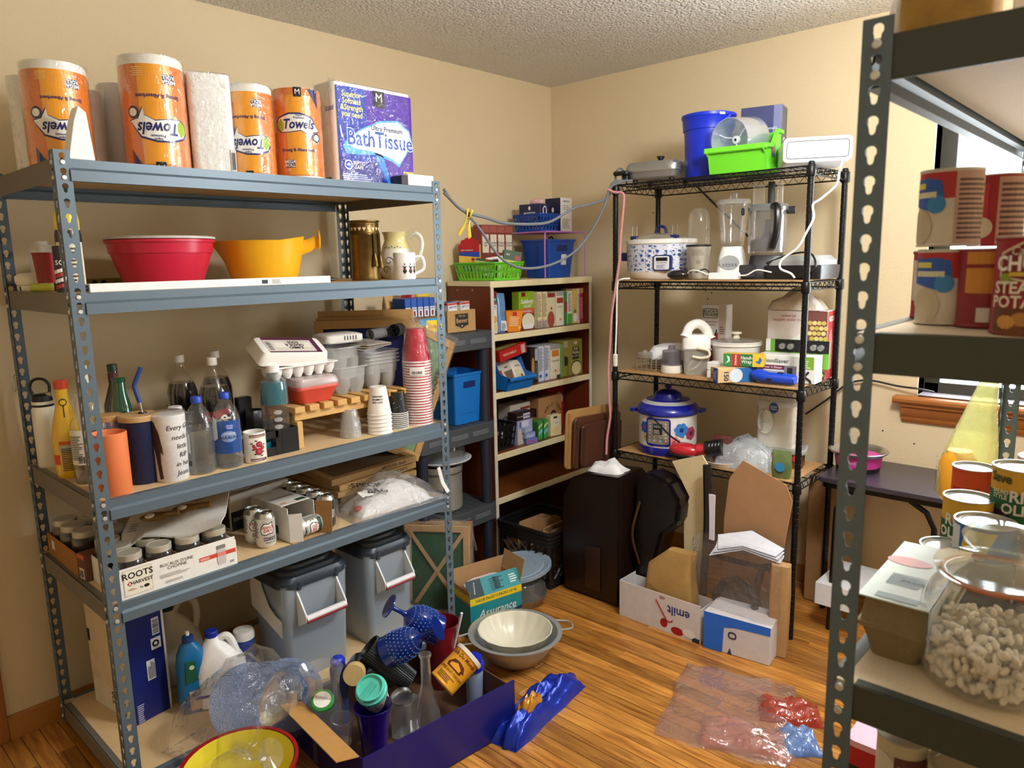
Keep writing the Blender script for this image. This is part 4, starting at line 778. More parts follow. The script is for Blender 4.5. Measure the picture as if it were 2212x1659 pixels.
# bubble mailer lying over the jars
t = thing('bubble_mailer', 'white padded mailer with amber bottle pictures draped over the jars', 'envelope', (.545, .275, S4+.138), 0); g = G(); n = 8; w, h = .30, .20
vv = [[(-.15+w*i/n, -.1+h*j/n, .012*math.sin(i*.9)*math.cos(j*.8)+.01*(i/n)+.018*(j/n)+(-.02 if (i < 2 and j < 2) else 0)) for j in range(n+1)] for i in range(n+1)]
vs = [p for r in vv for p in r] + [(a, b_, c+.006) for r in vv for a, b_, c in r]; m_ = (n+1)**2; fs = []
for i in range(n):
    for j in range(n):
        a = i*(n+1)+j; fs += [(a, a+n+1, a+n+2, a+1), (m_+a, m_+a+1, m_+a+n+2, m_+a+n+1)]
for i in range(n):
    for a, b_ in ((i*(n+1), (i+1)*(n+1)), (i*(n+1)+n, (i+1)*(n+1)+n), (i, i+1), (n*(n+1)+i, n*(n+1)+i+1)): fs.append((a, b_, m_+b_, m_+a))
e_ = G().add(vs, fs).o('mailer_sleeve', mat('d6d4cf', .45, 0, .08, .2, 60), t); t.rotation_euler = (.14, -.06, .95)
for u, v, a in ((-.06, -.01, 0), (.03, .02, .4)):
    g = G().sph((u, v, .035), (.045, .022, .012), 12, 8); g.tube([(u+.03, v, .038), (u+.075, v-.008, .042)], .01, 8); g.o('amber_picture', mat('7a5a2c', .3, 0, .3, 0, 40), t)
    G().sph((u-.01, v-.008, .043), (.016, .013, .007), 10, 6).o('pale_picture', mat('e4dccb', .6), t)
lines(t, top(.018), -.13, -.06, -.10, .0, 4, '888880')
# cans
CANP = [(.024, 0), (.026, .002), (.031, .008), (.033, .014), (.033, .104), (.031, .112), (.0265, .119), (.0265, .121), (.025, .1215), (.0245, .1185), (0, .1185)]
def can(name, x, y, z, label, body, kind, rot=None, grp=None):
    t = thing(name, label, 'drink can', (x, y, z+.0015), fz(x, y), grp)
    if rot: t.rotation_euler = rot
    G().lathe([(0, .004)] + CANP[:5], 24, c1=False).o('can_body', body, t); G().lathe(CANP[4:], 24, c0=False).o('can_top', STEEL, t); G().lathe([(.0, .1187), (.009, .1187), (.009, .1205), (0, .1205)], 12, (.006, 0, 0)).o('pull_tab', STEEL, t)
    S = cyl(.0332)
    if kind == 'canada':
        dec(t, S, [(-.018, .062), (-.012, .05), (.0, .048), (.012, .052), (.024, .05), (.03, .066), (.024, .082), (.026, .094), (.01, .088), (-.004, .09), (-.012, .08)], mat('1f3a2c'), .0007); dec(t, S, [(-.015, .063), (-.01, .053), (.0, .051), (.012, .055), (.022, .054), (.027, .067), (.021, .08), (.022, .09), (.01, .085), (-.003, .087), (-.01, .078)], mat('f0eee8'), .001)
        txt(t, S, 'CANADA', .006, .075, .013, mat('b3242e'), .0015, .8, .02, .1); txt(t, S, 'DRY', .008, .063, .015, mat('b3242e'), .0015, 1, .02, .1); dec(t, S, (-.008, .03, .035, .04), BLACK, .001); txt(t, S, 'ZERO SUGAR', .014, .035, .0075, WHITE, .0015); txt(t, S, 'GINGER ALE', .014, .022, .006, mat('5a5a58'), .0012); lines(t, S, -.045, .04, -.022, .098, 10, '6a6a68')
    elif kind == 'cola': lines(t, S, -.02, .03, .02, .09, 5, 'c9c9cc'); bars(t, S, .02, .04, .035, .07, 6, 'd8d8d8')
    return t
SILV = mat('d8d6d0', .32, .35)
can('soda_can', .628, .527, S4, 'silver Canada Dry zero sugar can standing in front', SILV, 'canada', grp='Canada Dry cans'); can('soda_can', .560, .523, S4, 'silver Canada Dry can standing behind the front can', SILV, 'canada', grp='Canada Dry cans')
BCAN = mat('16161a', .3, .3)
for k in range(5): can('cola_can', .628-k*.068, .765, S4, ['black cola can nearest the shelf front in the row of five', 'second black cola can from the shelf front', 'third black cola can from the shelf front', 'fourth black cola can from the shelf front', 'rearmost black cola can by the filter stack'][k], BCAN, 'cola', grp='black cola cans')
o = G().loft([rr(.36, .075, .03, z, 3, .492, .765) for z in (S4+.002, S4+.11)], False, False).o('can_film', clear('ffffff', .02, .1, .8, 30)); tag(o, 'torn clear shrink film around the black cola cans', 'plastic film')
t = thing('soda_carton', 'torn-open white and green Canada Dry carton with a can inside', 'box', (.556, .640, S4+.0015), PI/2+.06); CW = mat('d9d8d2', .45); CG = mat('24483a', .45)
G().box((-.058, -.13, 0), (.058, .11, .003)).o('carton_floor', CARD, t)
G().box((-.058, -.11, 0), (-.055, .11, .122)).o('carton_wall', CW, t); G().box((.055, -.10, 0), (.058, .11, .122)).o('carton_wall', CW, t); G().box((-.058, -.075, .122), (.058, .11, .125)).o('carton_top', CW, t); G().box((-.058, .108, 0), (.058, .111, .122)).o('carton_back', CW, t)
fl_ = G().box((0, -.0, 0), (.003, -.062, .115)).o('torn_flap', mat('9a7040', .85, 0, .3), t); fl_.location = (.057, -.10, .002); fl_.rotation_euler = (0, .1, .5)
fl_ = G().box((0, -.0, 0), (-.003, -.045, .10)).o('torn_flap', CW, t); fl_.location = (-.055, -.11, .002); fl_.rotation_euler = (0, -.0, .95); txt(fl_, flat((.0, -.022, .05), (.0, -1, 0), (0, 0, 1)), 'CANADA\nDRY', 0, 0, .022, mat('b3242e'), .002, 1, .02, 0, PI/2)
S = top(.1252); dec(t, S, (-.055, -.07, .055, -.03), mat('e8e6e0')); dec(t, S, (.012, -.068, .05, -.045), CG, .001); bars(t, S, -.05, .0, .05, .02, 22, '8a8a86'); dec(t, S, (-.05, -.066, -.025, -.05), mat('e0a08c'), .001); dec(t, left(-.0582), (-.1, .02, .05, .05), CG)
can('soda_can', .655, .612, S4+.036, 'Canada Dry can lying inside the torn carton', mat('dcdcd6', .35, .2), 'canada', (0, PI/2, PI/2+.1), 'Canada Dry cans'); dec(bpy.context.scene.objects['soda_can.002'], cyl(.0334), (-.03, .085, .05, .1), CG, .001)
t = thing('soda_case', 'large white Canada Dry zero sugar case at the back of the shelf', 'box', (.300, .630, S4+.0015), PI/2+.15); G().box((-.13, -.09, 0), (.13, .10, .13)).o('case_body', mat('cfcac0', .5), t, .003)
S = top(.1302); dec(t, S, [(-.11, -.06), (-.04, -.075), (.04, -.055), (.11, -.06), (.12, .0), (.06, .04), (-.02, .05), (-.1, .02)], mat('22352c')); dec(t, S, [(-.105, -.055), (-.04, -.068), (.04, -.048), (.105, -.053), (.113, .0), (.057, .034), (-.02, .043), (-.093, .016)], mat('e4e0d6'), .001); txt(t, S, 'CANADA\nDRY', .005, -.01, .05, mat('a8222c'), .0016, .9, .02, .1)
dec(t, front(-.0902), (-.13, .0, -.02, .07), mat('171c1c')); txt(t, front(-.0902), 'ZERO SUGAR', -.075, .04, .016, mat('b9b6ae'), .0014); txt(t, front(-.0902), 'DRY', .05, .08, .04, mat('a8222c'), .0014, 1, .02); dec(t, left(-.1302), (-.09, .01, .08, .09), mat('171c1c')); txt(t, left(-.1302), 'ZERO SUGAR', 0, .055, .02, mat('8f8c86'), .0014)
# flat filter stack
for k, (dz, rz, tl, lb) in enumerate(((.045, .02, .0, 'lowest flat cardboard air filter, marked 16x20x1'), (.078, .05, .02, 'middle flat air filter of the lying stack'), (.112, -.06, .05, 'uppermost flat air filter of the lying stack'))):
    t = thing('air_filter', lb, 'air filter', (.335, 1.085, S4+dz), rot=(tl, .03-tl, PI/2+rz+.06)); w, d = .42, .34; K = mat('b3905e', .85, 0, .12, 0, 50)
    for a, b_ in (((-w/2, -d/2, 0), (w/2, -d/2+.03, .025)), ((-w/2, d/2-.03, 0), (w/2, d/2, .025)), ((-w/2, -d/2+.03, 0), (-w/2+.03, d/2-.03, .025)), ((w/2-.03, -d/2+.03, 0), (w/2, d/2-.03, .025))): G().box(a, b_).o('frame_bar', K, t, .0015)
    G().box((-w/2+.03, -d/2+.03, .01), (w/2-.03, d/2-.03, .017)).o('filter_medium', mat('7d6a4c', .9), t); txt(t, front(-d/2, .0125), ['16x20x1', 'DURA AIR FILTER', 'AIR FILTER 20x20'][k], .09, 0, .017, mat('2c241a'), .0008, 1, .01, 0, PI if k < 2 else 0)
    if k == 0: dec(t, front(-d/2, .0125), (-.05, -.007, -.02, .007), mat('d0605a'), .0007)
# specimen bag: crumpled film over white contents
def crumple(w, d, h, n, seed, m, name, t, taper=1.6, noise=.25):
    rng = random.Random(seed); vs = []; fs = []
    ph = [rng.uniform(0, 6) for _ in range(8)]
    for i in range(n+1):
        for j in range(n+1):
            u, v = i/n*2-1, j/n*2-1; e = max(0, 1-abs(u)**2.2)*max(0, 1-abs(v)**2.2)
            z = h*e**(1/taper)*(1+noise*(math.sin(5*u+ph[0]+2*v)+.7*math.sin(9*v+ph[1]-3*u)+.5*math.sin(14*u+11*v+ph[2])+rng.uniform(-.18, .18)))
            vs.append((u*w/2*(1+.04*math.sin(6*v+ph[3])), v*d/2*(1+.05*math.sin(7*u+ph[4])), max(.002, z)))
    for i in range(n):
        for j in range(n): a = i*(n+1)+j; fs.append((a, a+n+1, a+n+2, a+1))
    k = len(vs); vs += [(x, y, .0) for x, y, z in vs]
    for i in range(n):
        for a, b_ in ((i*(n+1), (i+1)*(n+1)), (i*(n+1)+n, (i+1)*(n+1)+n), (i, i+1), (n*(n+1)+i, n*(n+1)+i+1)): fs.append((a, b_, k+b_, k+a))
    fs.append((k, k+n*(n+1), k+n*(n+1)+n, k+n))
    return G().add(vs, fs).o(name, m, t, 0, 1, 1.2)
def drape(ob, ox, oy, rz, lift=.004):
    P = [v.co.copy() for v in ob.data.vertices]; ca, sa = math.cos(rz), math.sin(rz)
    def f(u, v, e):
        x, y = ox+u*ca-v*sa, oy+u*sa+v*ca; n = sorted(P, key=lambda p: (p.x-x)**2+(p.y-y)**2 - p.z*.002)[:4]; w = [1/((p.x-x)**2+(p.y-y)**2+1e-5) for p in n]
        return V((x, y, sum(p.z*q for p, q in zip(n, w))/sum(w)+e+lift))
    return f
t = thing('specimen_bag', 'crumpled clear plastic SPECIMEN BAG with white contents at the shelf right end', 'plastic bag', (.590, 1.07, S4+.0015), PI/2-.08)
crumple(.34, .17, .085, 14, 3, mat('e4e2e0', .6, 0, .06, .3, 40), 'bag_contents', t, noise=.12); bagf = crumple(.43, .235, .108, 20, 4, clear('f4f4f6', .16, .1, .7, 30), 'bag_film', t, noise=.13)
f_ = drape(bagf, 0, 0, 0); h0, h1, h2 = f_(-.05, -.07, 0).z, f_(-.05, .02, 0).z, f_(-.02, -.03, 0).z; h0 = max(h0, h2-.03); S = flat((-.05, -.03, max((h0+h1)/2, h2)+.006), (1, 0, 0), (0, 1, (h1-h0)/.09))
txt(t, S, 'SPECIMEN', .0, .035, .042, BK, .004, 1, .015, 0, -.35); txt(t, S, 'BAG', -.015, -.005, .042, BK, .004, 1, .015, 0, -.35); dec(t, S, (-.09, -.02, -.04, .02), mat('f2f0ec'), .001)
G().sph((-.165, -.05, .03), (.018, .012, .01), 10, 6).o('red_clip', mat('c0342c', .4), t)
G().tube([(.175, -.11, .13), (.20, -.10, .06), (.215, -.115, .02)], .008, 6, ry=.002).o('bag_strap', mat('efefef', .4), t)
# ================= BOTTOM SHELF: cleaners and bins =================
t = thing('blue_carton', 'tall carton with deep blue front and torn white side on the bottom shelf', 'box', (.286, .168, S5+.0015), .0); t.rotation_euler = (0, 0, .14); B_ = mat('12206e', .4, 0, .1); TORN = mat('d8c7a8', .85, 0, .15, .15, 25)
G().box((-.135, -.062, 0), (.135, .062, .375)).o('carton_body', B_, t, .002); S = front(-.0622); dec(t, S, (-.134, .0, .134, .374), mat('dcd5c4', .6), .0006); dec(t, S, [(-.134, .105), (-.04, .09), (.134, .10), (.134, .374), (-.134, .374)], TORN, .0012, 'torn_paper'); txt(t, S, '320\nCOMM\nCAN L', .035, .055, .036, BK, .0012, .9, .02, 0, PI/2); dec(t, S, (-.134, .23, -.118, .275), BLACK, .0016)
fl_ = G().box((-.134, -.002, 0), (.134, .001, .03)).o('carton_flap', TORN, t); fl_.location = (0, -.062, .374); fl_.rotation_euler = (.25, .05, 0)
S = right(.1352); dec(t, S, (.02, .285, .045, .345), mat('dfe0e6')); bars(t, flat((.1352, .0325, .315), (0, 0, 1), (0, -1, 0)), -.025, -.01, .025, .01, 10, e=.0014); dec(t, S, (.012, .235, .046, .275), mat('dfe0e6')); disc(t, S, .028, .255, .012, BLACK, .0013); disc(t, S, .028, .255, .006, mat('dfe0e6'), .0017); dec(t, S, (-.01, .135, .018, .205), mat('dfe0e6')); lines(t, flat((.1352, .004, .17), (0, 0, 1), (0, -1, 0)), -.03, -.012, .03, .012, 5, '3a3c50', .0014); lines(t, S, -.055, .005, -.03, .07, 9, 'b9bfe0', .001)
dec(t, S, (.054, 0, .062, .374), mat('d9d8d2'), .001)
def jug(name, label, x, y, w, d, h, m, capm, capc, off, hand, z=S5, capr=.018, group=None):
    t = thing(name, label, 'jug', (x, y, z+.0015), fz(x, y, off)); k = h
    G().loft([rr(w*a, d*b_, min(w, d)*.32, k*c, 6, w*q) for a, b_, c, q in ((.86, .86, 0, 0), (1, 1, .03, 0), (1, 1, .42, 0), (.985, .985, .45, 0), (1, 1, .48, 0), (.9, .92, .6, -.02), (.62, .7, .76, -.07), (.36, .45, .86, -.12), (.26, .36, .9, -.12), (.25, .34, .93, -.12))]).o('jug_body', m, t); c = (-w*.12, 0, 0)
    G().lathe([(0, k*.92), (capr, k*.92), (capr, k*.99), (capr*.9, k), (0, k)], 18, c).o('cap', capm, t); G().tube(sm([(w*a, 0, k*b_) for a, b_ in hand]), .013, 10).o('handle', m, t); return t
jug('vinegar_jug', 'cream plastic jug with dark green cap and arched handle at the back', .250, .345, .17, .12, .30, mat('dcd4bd', .5), mat('23402a', .5), 0, .1, ((-.02, .86), (.1, .98), (.28, 1.02), (.42, .92), (.44, .74), (.38, .6)), capr=.022)
BLU = mat('1269a0', .35); t = thing('detergent_bottle', 'blue dish detergent bottle with pale stopper beside the blue carton', 'bottle', (.480, .295, S5+.0015), fz(.48, .295, .1)); G().loft([rr(a, b_, .03, z, 6, q) for a, b_, z, q in ((.085, .055, 0, 0), (.095, .062, .01, 0), (.095, .062, .09, 0), (.088, .058, .13, -.002), (.095, .06, .17, 0), (.085, .056, .21, .002), (.06, .045, .235, .0), (.035, .033, .25, 0))]).o('bottle_body', BLU, t); G().lathe([(0, .25), (.019, .25), (.018, .268), (.012, .272), (0, .272)], 16).o('collar', mat('1b3a78', .4), t); G().lathe([(0, .272), (.006, .272), (.006, .285), (0, .286)], 10).o('stopper', WHITE, t)
S = front(-.033); dec(t, S, [(-.022, .115), (.012, .12), (.014, .19), (-.016, .195)], mat('1c5a3c'), .001); disc(t, S, .0, .17, .008, mat('c9d8c8'), .0015); dec(t, S, (-.015, .015, .046, .085), mat('c9a890'), .001); disc(t, S, .0, .07, .008, mat('8a5a44'), .0015); disc(t, S, .02, .05, .008, mat('e0c4b4'), .0015); txt(t, S, '3x', .038, .03, .018, BK, .0015)
t = jug('bleach_jug', 'white bleach jug with royal blue cap and side handle', .500, .388, .165, .12, .262, mat('f3f1ef', .4), mat('1a2fa0', .4), 0, -.1, ((-.02, .86), (.14, .90), (.24, .84), (.33, .66), (.36, .56)), capr=.021); dec(t, front(-.0605), (-.08, .05, -.02, .06), mat('26309a'))
t = thing('wipes_canister', 'blue wipes canister with white flip lid wrapped in plastic', 'canister', (.445, .505, S5+.0015), fz(.445, .505)); G().lathe([(0, 0), (.036, 0), (.037, .006), (.037, .165), (0, .165)], 24).o('canister_body', mat('1c46a6', .35), t); G().lathe([(0, .165), (.039, .165), (.039, .182), (.034, .195), (0, .198)], 24).o('flip_lid', WHITE, t); G().lathe([(.04, .16), (.043, .1), (.055, .05), (.06, .01)], 20, (.004, 0, 0), False, False).o('plastic_wrap', FILM, t)
# pet-food bins
BINM = clear('c6d2de', .78, .3); LIDB = mat('2f3a45', .35, 0, .1)
def bin_(label, y0, w, tape=False):
    t = thing('storage_bin', label, 'storage bin', (.505, y0+w/2, S5+.0015), PI/2); d = .235; h = .375
    G().loft([rr(w*a, d*b_, .025, z, 5) for a, b_, z in ((.90, .86, 0), (.91, .88, .01), (.985, .98, h-.01), (1, 1, h))] + [rr(w*a-.006, d*b_-.006, .025, z, 5) for a, b_, z in ((1, 1, h), (.92, .9, .02))]).o('bin_body', BINM, t)
    G().loft([rr(w*.9, d*.86, .02, z, 4) for z in (.014, .11)]).o('bin_contents', mat('b8a684', .9, 0, .2, .2, 120), t)
    l_ = G().loft([rr(w*a, d*b_, .06, z, 7) for a, b_, z in ((1.02, 1.04, h-.012), (1.06, 1.08, h-.006), (1.06, 1.08, h+.012), (1.0, 1.0, h+.028), (.9, .88, .030+h), (.88, .86, .042+h), (.76, .70, .044+h), (.74, .68, .054+h), (.58, .48, .055+h), (.57, .47, .060+h))]).o('lid', LIDB, t)
    for x in (-w*.28, w*.28): G().box((x-.008, -d*.55, h-.02), (x+.008, -d*.5, h+.015)).o('latch_hinge', LIDB, l_, .003)
    for x in (-w*.30, w*.30): G().loft([[(x+q, -.113, h-.02), (x+q, -.135, h-.05), (x+q, -.17, h-.10), (x+q, -.172, h-.125), (x+q, -.113, h-.16)] for q in (-.003, .003)]).o('handle_bracket', mat('e3e6ea', .4), t)
    G().tube([(-w*.30, -.166, h-.115), (w*.30, -.166, h-.115)], .012, 12).o('grip', mat('e6e2e6', .4), t); G().tube([(-w*.30, -.172, h-.1225), (w*.30, -.172, h-.1225)], .0075, 8).o('red_grip_strip', mat('8c1a24', .4), t)
    if tape: dec(t, left(-w*.5-.001, 0), [(-.11, .25), (.10, .185), (.105, .25), (.06, .262), (.02, .285), (-.02, .345), (-.03, .368), (-.11, .372)], mat('e2dcd0', .6), .003, 'torn_label')
    return t
bin_('frosted pet-food bin with dark lid and torn label, nearer one', .575, .275, True); bin_('frosted pet-food bin with dark lid, farther one by the filters', .930, .235)
t = thing('floor_filters', 'pair of bagged green-faced furnace filters leaning beside the far bin', 'air filter', (.475, 1.405, .003), rot=(-.10, 0, PI/2-.95)); K = mat('c2a074', .85, 0, .1, 0, 50)
for k in range(2):
    y0 = k*.05; w, h = .30, .42
    for a, b_ in (((-w/2, y0, 0), (w/2, y0+.045, .03)), ((-w/2, y0, h-.03), (w/2, y0+.045, h)), ((-w/2, y0, .03), (-w/2+.03, y0+.045, h-.03)), ((w/2-.03, y0, .03), (w/2, y0+.045, h-.03))): f_ = G().box(a, b_).o('frame_bar', K, t, .0015)
G().box((-.12, .012, .03), (.12, .03, .39)).o('filter_medium', mat('1f5a3c', .85, 0, .25, 0, 120), t)
for s in (1, -1): G().tube([(-s*.13, -.0005, .02), (s*.13, -.0005, .40)], .009, 4, ry=.0015).o('strut', K, t)
for y_, s in ((.022, 'EZ FLOW'), (.072, 'EZ FLOW')): txt(t, right(.15, 0, y_), s, 0, .28, .024, BK, .0008, 1, .015, 0, PI/2); txt(t, right(.15, 0, y_), '20" x 1"', 0, .10, .022, BK, .0008, 1, .01, 0, PI/2)
txt(t, flat((0, .022, .42), (1, 0, 0), (0, 1, 0)), 'AAF Flanders', -.03, 0, .022, BK, .0008, 1, .01, 0, PI); G().loft([rr(.31, .11, .01, z, 3, 0, .045) for z in (.02, .3, .425)], False).tube(sm([(.155, 0, .42), (.165, .02, .36), (.172, .05, .30)]), .006, 5).o('plastic_bag', FILM, t)
# ================= RESIN SHELF CONTENTS =================
def pbox(name, label, cat, xf, y0, y1, z, h, d, m, bev=.0012, grp=None, rz=0):
    """upright carton whose printed front looks to +x"""
    w = y1-y0; t = thing(name, label, cat, (xf-d/2, (y0+y1)/2, z+.001), PI/2+rz, grp); G().box((-w/2, -d/2, 0), (w/2, d/2, h)).o('carton_body', m, t, bev); return t, front(-d/2-.0002), w
t = thing('tea_case', 'brown cardboard Benner tea case on the resin shelf top', 'box', (.255, 1.755, 1.2665), PI/2)
KB = mat('b8935f', .85, 0, .1, 0, 50)
for a, b_ in (((-.088, -.07, 0), (.088, -.067, .102)), ((-.088, .067, 0), (.088, .07, .102)), ((-.091, -.07, 0), (-.088, .07, .102)), ((.088, -.07, 0), (.091, .07, .102)), ((-.088, -.067, 0), (.088, .067, .003))): G().box(a, b_).o('case_wall', KB, t)
S = front(-.0703); dec(t, S, [(-.042, .085), (-.042, .03), (-.02, .025), (.0, .014), (.02, .025), (.042, .03), (.042, .085)], mat('2a2826')); txt(t, S, 'Benner', 0, .052, .03, mat('c9a873'), .0012, .85, .01); txt(t, S, 'TEA CO', 0, .074, .012, mat('c9a873'), .0012); disc(t, S, 0, .028, .005, mat('c9a873'), .0012, .004)
JW = mat('eceae6', .5); JB = mat('1f52b0', .45)
for k in range(4):
    t = thing('muffin_mix_box', ['JIFFY muffin mix box, nearest in the tea case', 'JIFFY muffin mix box, second in the tea case', 'JIFFY mix box, third in the tea case', 'JIFFY mix box, last by the bookcase'][k], 'box', (.275-.02*(k % 2), 1.695+k*.040, 1.2705), PI/2, 'JIFFY boxes standing in the tea case'); G().box((-.0185, -.045, 0), (.0185, .045, .135)).o('carton_body', JW, t, .0012)
    S = front(-.0452); txt(t, S, 'JIFFY', 0, .112, .016, mat('2452b4'), .0008, .8, .02); dec(t, S, (-.018, .124, .018, .133), mat('c0343c')); 
    S = left(-.0187); txt(t, S, 'JIFFY', 0, .11, .026, mat('2452b4'), .0008, .9, .02); dec(t, S, (-.04, .123, .04, .133), mat('c0343c')); G().box((-.0187, -.0452, .1352), (.0187, .0452, .1358)).o('box_top', [JB, mat('e8c77a')][k == 3], t)
for k in range(5):
    t = thing('muffin_mix_box', ['leftmost blue JIFFY box in the row behind the cups', 'second blue JIFFY box in the row behind the cups', 'third blue JIFFY box in the row behind the cups', 'fourth blue JIFFY box in the row behind the cups', 'fifth blue JIFFY box, beside the tea case'][k], 'box', (.235, 1.470+k*.036, 1.350), PI/2, 'blue JIFFY boxes in a row'); G().box((-.0165, -.045, 0), (.0165, .045, .085)).o('carton_body', JB, t, .0012); S = front(-.0452); dec(t, S, (-.014, .0, .014, .045), mat('dfe4ee')); dec(t, S, (-.006, .005, .006, .028), mat('8a3a34'), .0012); lines(t, S, -.012, .034, .012, .043, 2, '34488a', .0012)
t, S, w = pbox('cracker_case', 'low brown and blue display carton under the JIFFY row', 'box', .335, 1.455, 1.64, 1.2655, .082, .18, mat('8a6238', .8)); dec(t, S, (-.06, .0, .0925, .078), mat('2f9ad8')); dec(t, S, [(-.03, .02), (.07, .012), (.078, .06), (.05, .068), (-.02, .07)], mat('f2d23c'), .0012); txt(t, S, 'LunaBrew', .025, .04, .024, mat('d8861e'), .0017, .9, .01, .1)
t = thing('snack_bag', 'tan snack bag leaning at the back of the resin shelf', 'bag', (.15, 1.462, 1.2665), PI/2); G().loft([rr(.055, .03, .012, 0), rr(.06, .05, .015, .05), rr(.055, .04, .012, .14), rr(.05, .006, .002, .18)]).o('bag_body', mat('c9a36a', .4, 0, .25, 0, 30), t); txt(t, front(-.026), 'CHEWY', 0, .12, .014, mat('5a2a20'), .001)
t = thing('candy_bag', 'red and yellow candy bag lying behind the blue JIFFY row', 'bag', (.13, 1.63, 1.2665), PI/2); crumple(.20, .11, .19, 8, 12, mat('b02a30', .35, 0, .3, 0, 18), 'bag_body', t); G().sph((.03, -.02, .17), (.05, .03, .02), 10, 6).o('yellow_panel', mat('e8c84a', .4), t)
def tote(name, label, x, y, z, rz, w, d, h, m, slot=True, cat='bin'):
    t = thing(name, label, cat, (x, y, z+.001), rz); k = .82
    G().loft([rr(w*a, d*b_, .012, q, 4) for a, b_, q in ((k, k, 0), (k, k, .004), (1, 1, h-.012), (1.04, 1.05, h-.010), (1.04, 1.05, h))] + [rr(w*a-.006, d*b_-.006, .012, q, 4) for a, b_, q in ((1, 1, h), (k, k, .006))]).o('bin_body', m, t, 0, 1, .5)
    if slot: 
        a = (1-k)/2*d/h; S = flat((0, -d/2*(k+(1-k)*.78), h*.78), (1, 0, 0), (0, -a, 1)); dec(t, S, (-w*.2, -.018, w*.2, .014), mat('0c2a66', .5), .001, 'handle_slot')
    return t
BB = mat('1672c8', .4, 0, .06); DB = mat('1247a4', .4, 0, .06)
t = tote('storage_tote', 'bright blue plastic tote on the middle resin shelf', .235, 1.785, .816, PI/2, .20, .20, .25, BB)
for k in range(5): dec(t, flat((0, -.2*.41-.003, .05+k*.025), (1, 0, 0), (0, -.1, 1)), (-.06+.004*k, -.002, .06+.004*k, .002), mat('1565b4', .4), .0015, 'moulded_rib')
t = thing('cake_carrier', 'clear domed cake carrier on a white plate atop the stock pot', 'cake carrier', (.205, 1.70, .392+.232)); G().lathe([(0, 0), (.11, 0), (.145, .012), (.15, .018), (.145, .02), (.10, .008), (0, .008)], 40).o('plate', mat('e2e6ea', .4), t)
G().lathe([(.122, .016), (.12, .03), (.112, .11), (.10, .128), (.07, .135), (.03, .137), (.028, .142), (0, .142)], 40, c0=False).o('dome', clear('eef4fa', .16, .08), t); G().tube([(.045*math.cos(a), .045*math.sin(a), .137) for a in [2*PI*i/24 for i in range(24)]], .003, 6, True).o('dome_ring', clear('ffffff', .4, .1), t)
t = thing('stock_pot', 'dented aluminium stock pot on the lowest resin shelf', 'pot', (.215, 1.68, .394)); G().lathe([(0, 0), (.098, 0), (.106, .008), (.107, .19), (.111, .205), (.111, .222), (.103, .223), (.102, .2), (.1, .01), (0, .01)], 40).o('pot_body', mat('b9b7ae', .42, .55, .12, .05, 60), t); G().lathe([(.1125, .188), (.1125, .194)], 40, (0, 0, 0), False, False).o('rim_band', mat('6a6862', .4, .6), t)
t = thing('microwave', 'black boxy appliance in the dark under the resin shelf', 'appliance', (.22, 1.555, 0.003), PI/2); G().box((-.07, -.16, 0), (.08, .14, .27)).o('case', mat('15161a', .35), t, .004); dec(t, front(-.1602), (.02, .18, .06, .24), mat('2a2c32'))
# ================= ON TOP OF THE BOOKCASE =================
def basket(name, label, x, y, z, rz, w, d, h, m, cols, rows, shape='slot'):
    """plastic basket with real openings in its tapered walls"""
    t = thing(name, label, 'basket', (x, y, z+.001), rz); k = .86
    G().loft([rr(w*k, d*k, .02, q, 3) for q in (0, .004)]).o('basket_floor', m, t)
    def wall(L, off, ang, nc):
        g = G(); ca, sa = math.cos(ang), math.sin(ang); tap = (1-k)/2
        def P(u, v, e): 
            s = k+(1-k)*v/h; q = off*s; return (ca*u*s + sa*(q+e)*1, sa*u*s - ca*(q+e), v)
        z0, z1 = .012, h-.014; nr = rows; cw = L/nc; ch = (z1-z0)/nr
        us = []; 
        def quad(u0, v0, u1, v1):
            v = [P(a, b_, e) for e in (0, -.0022) for a, b_ in ((u0, v0), (u1, v0), (u1, v1), (u0, v1))]; g.add(v, [(0, 1, 2, 3), (7, 6, 5, 4), (0, 4, 5, 1), (1, 5, 6, 2), (2, 6, 7, 3), (3, 7, 4, 0)])
        quad(-L/2, 0, L/2, z0); quad(-L/2, z1, L/2, h)
        for r in range(1, nr): quad(-L/2, z0+r*ch-.004, L/2, z0+r*ch+.004)
        for c in range(nc+1): quad(max(-L/2, -L/2+c*cw-cw*.27), z0, min(L/2, -L/2+c*cw+cw*.27), z1)
        return g
    for nm, L, off, ang, nc in (('front', w, d/2, 0, cols), ('back', w, d/2, PI, cols), ('right', d, w/2, PI/2, max(3, round(cols*d/w))), ('left', d, w/2, -PI/2, max(3, round(cols*d/w)))): wall(L, off, ang, nc).o('basket_wall', m, t)
    G().loft([rr(w*a, d*b_, .02, q, 3) for a, b_, q in ((1, 1, h-.004), (1.05, 1.07, h-.003), (1.05, 1.07, h+.003), (.985, .985, h+.003), (.985, .985, h-.004))], False, False).o('rim', m, t); return t
BT = BZ+.001
LIME = mat('6ed62e', .4, 0, .05)
basket('slotted_basket', 'lime green slotted basket of dip mixes on the bookcase top', .190, 2.085, BT, 0, .295, .215, .088, LIME, 11, 2)
def loosebox(name, label, loc, rot, w, d, h, m, cat='box', grp=None):
    t = thing(name, label, cat, loc, rot=rot, group=grp); G().box((-w/2, -d/2, 0), (w/2, d/2, h)).o('carton_body', m, t, .0012); return t, front(-d/2-.0002)
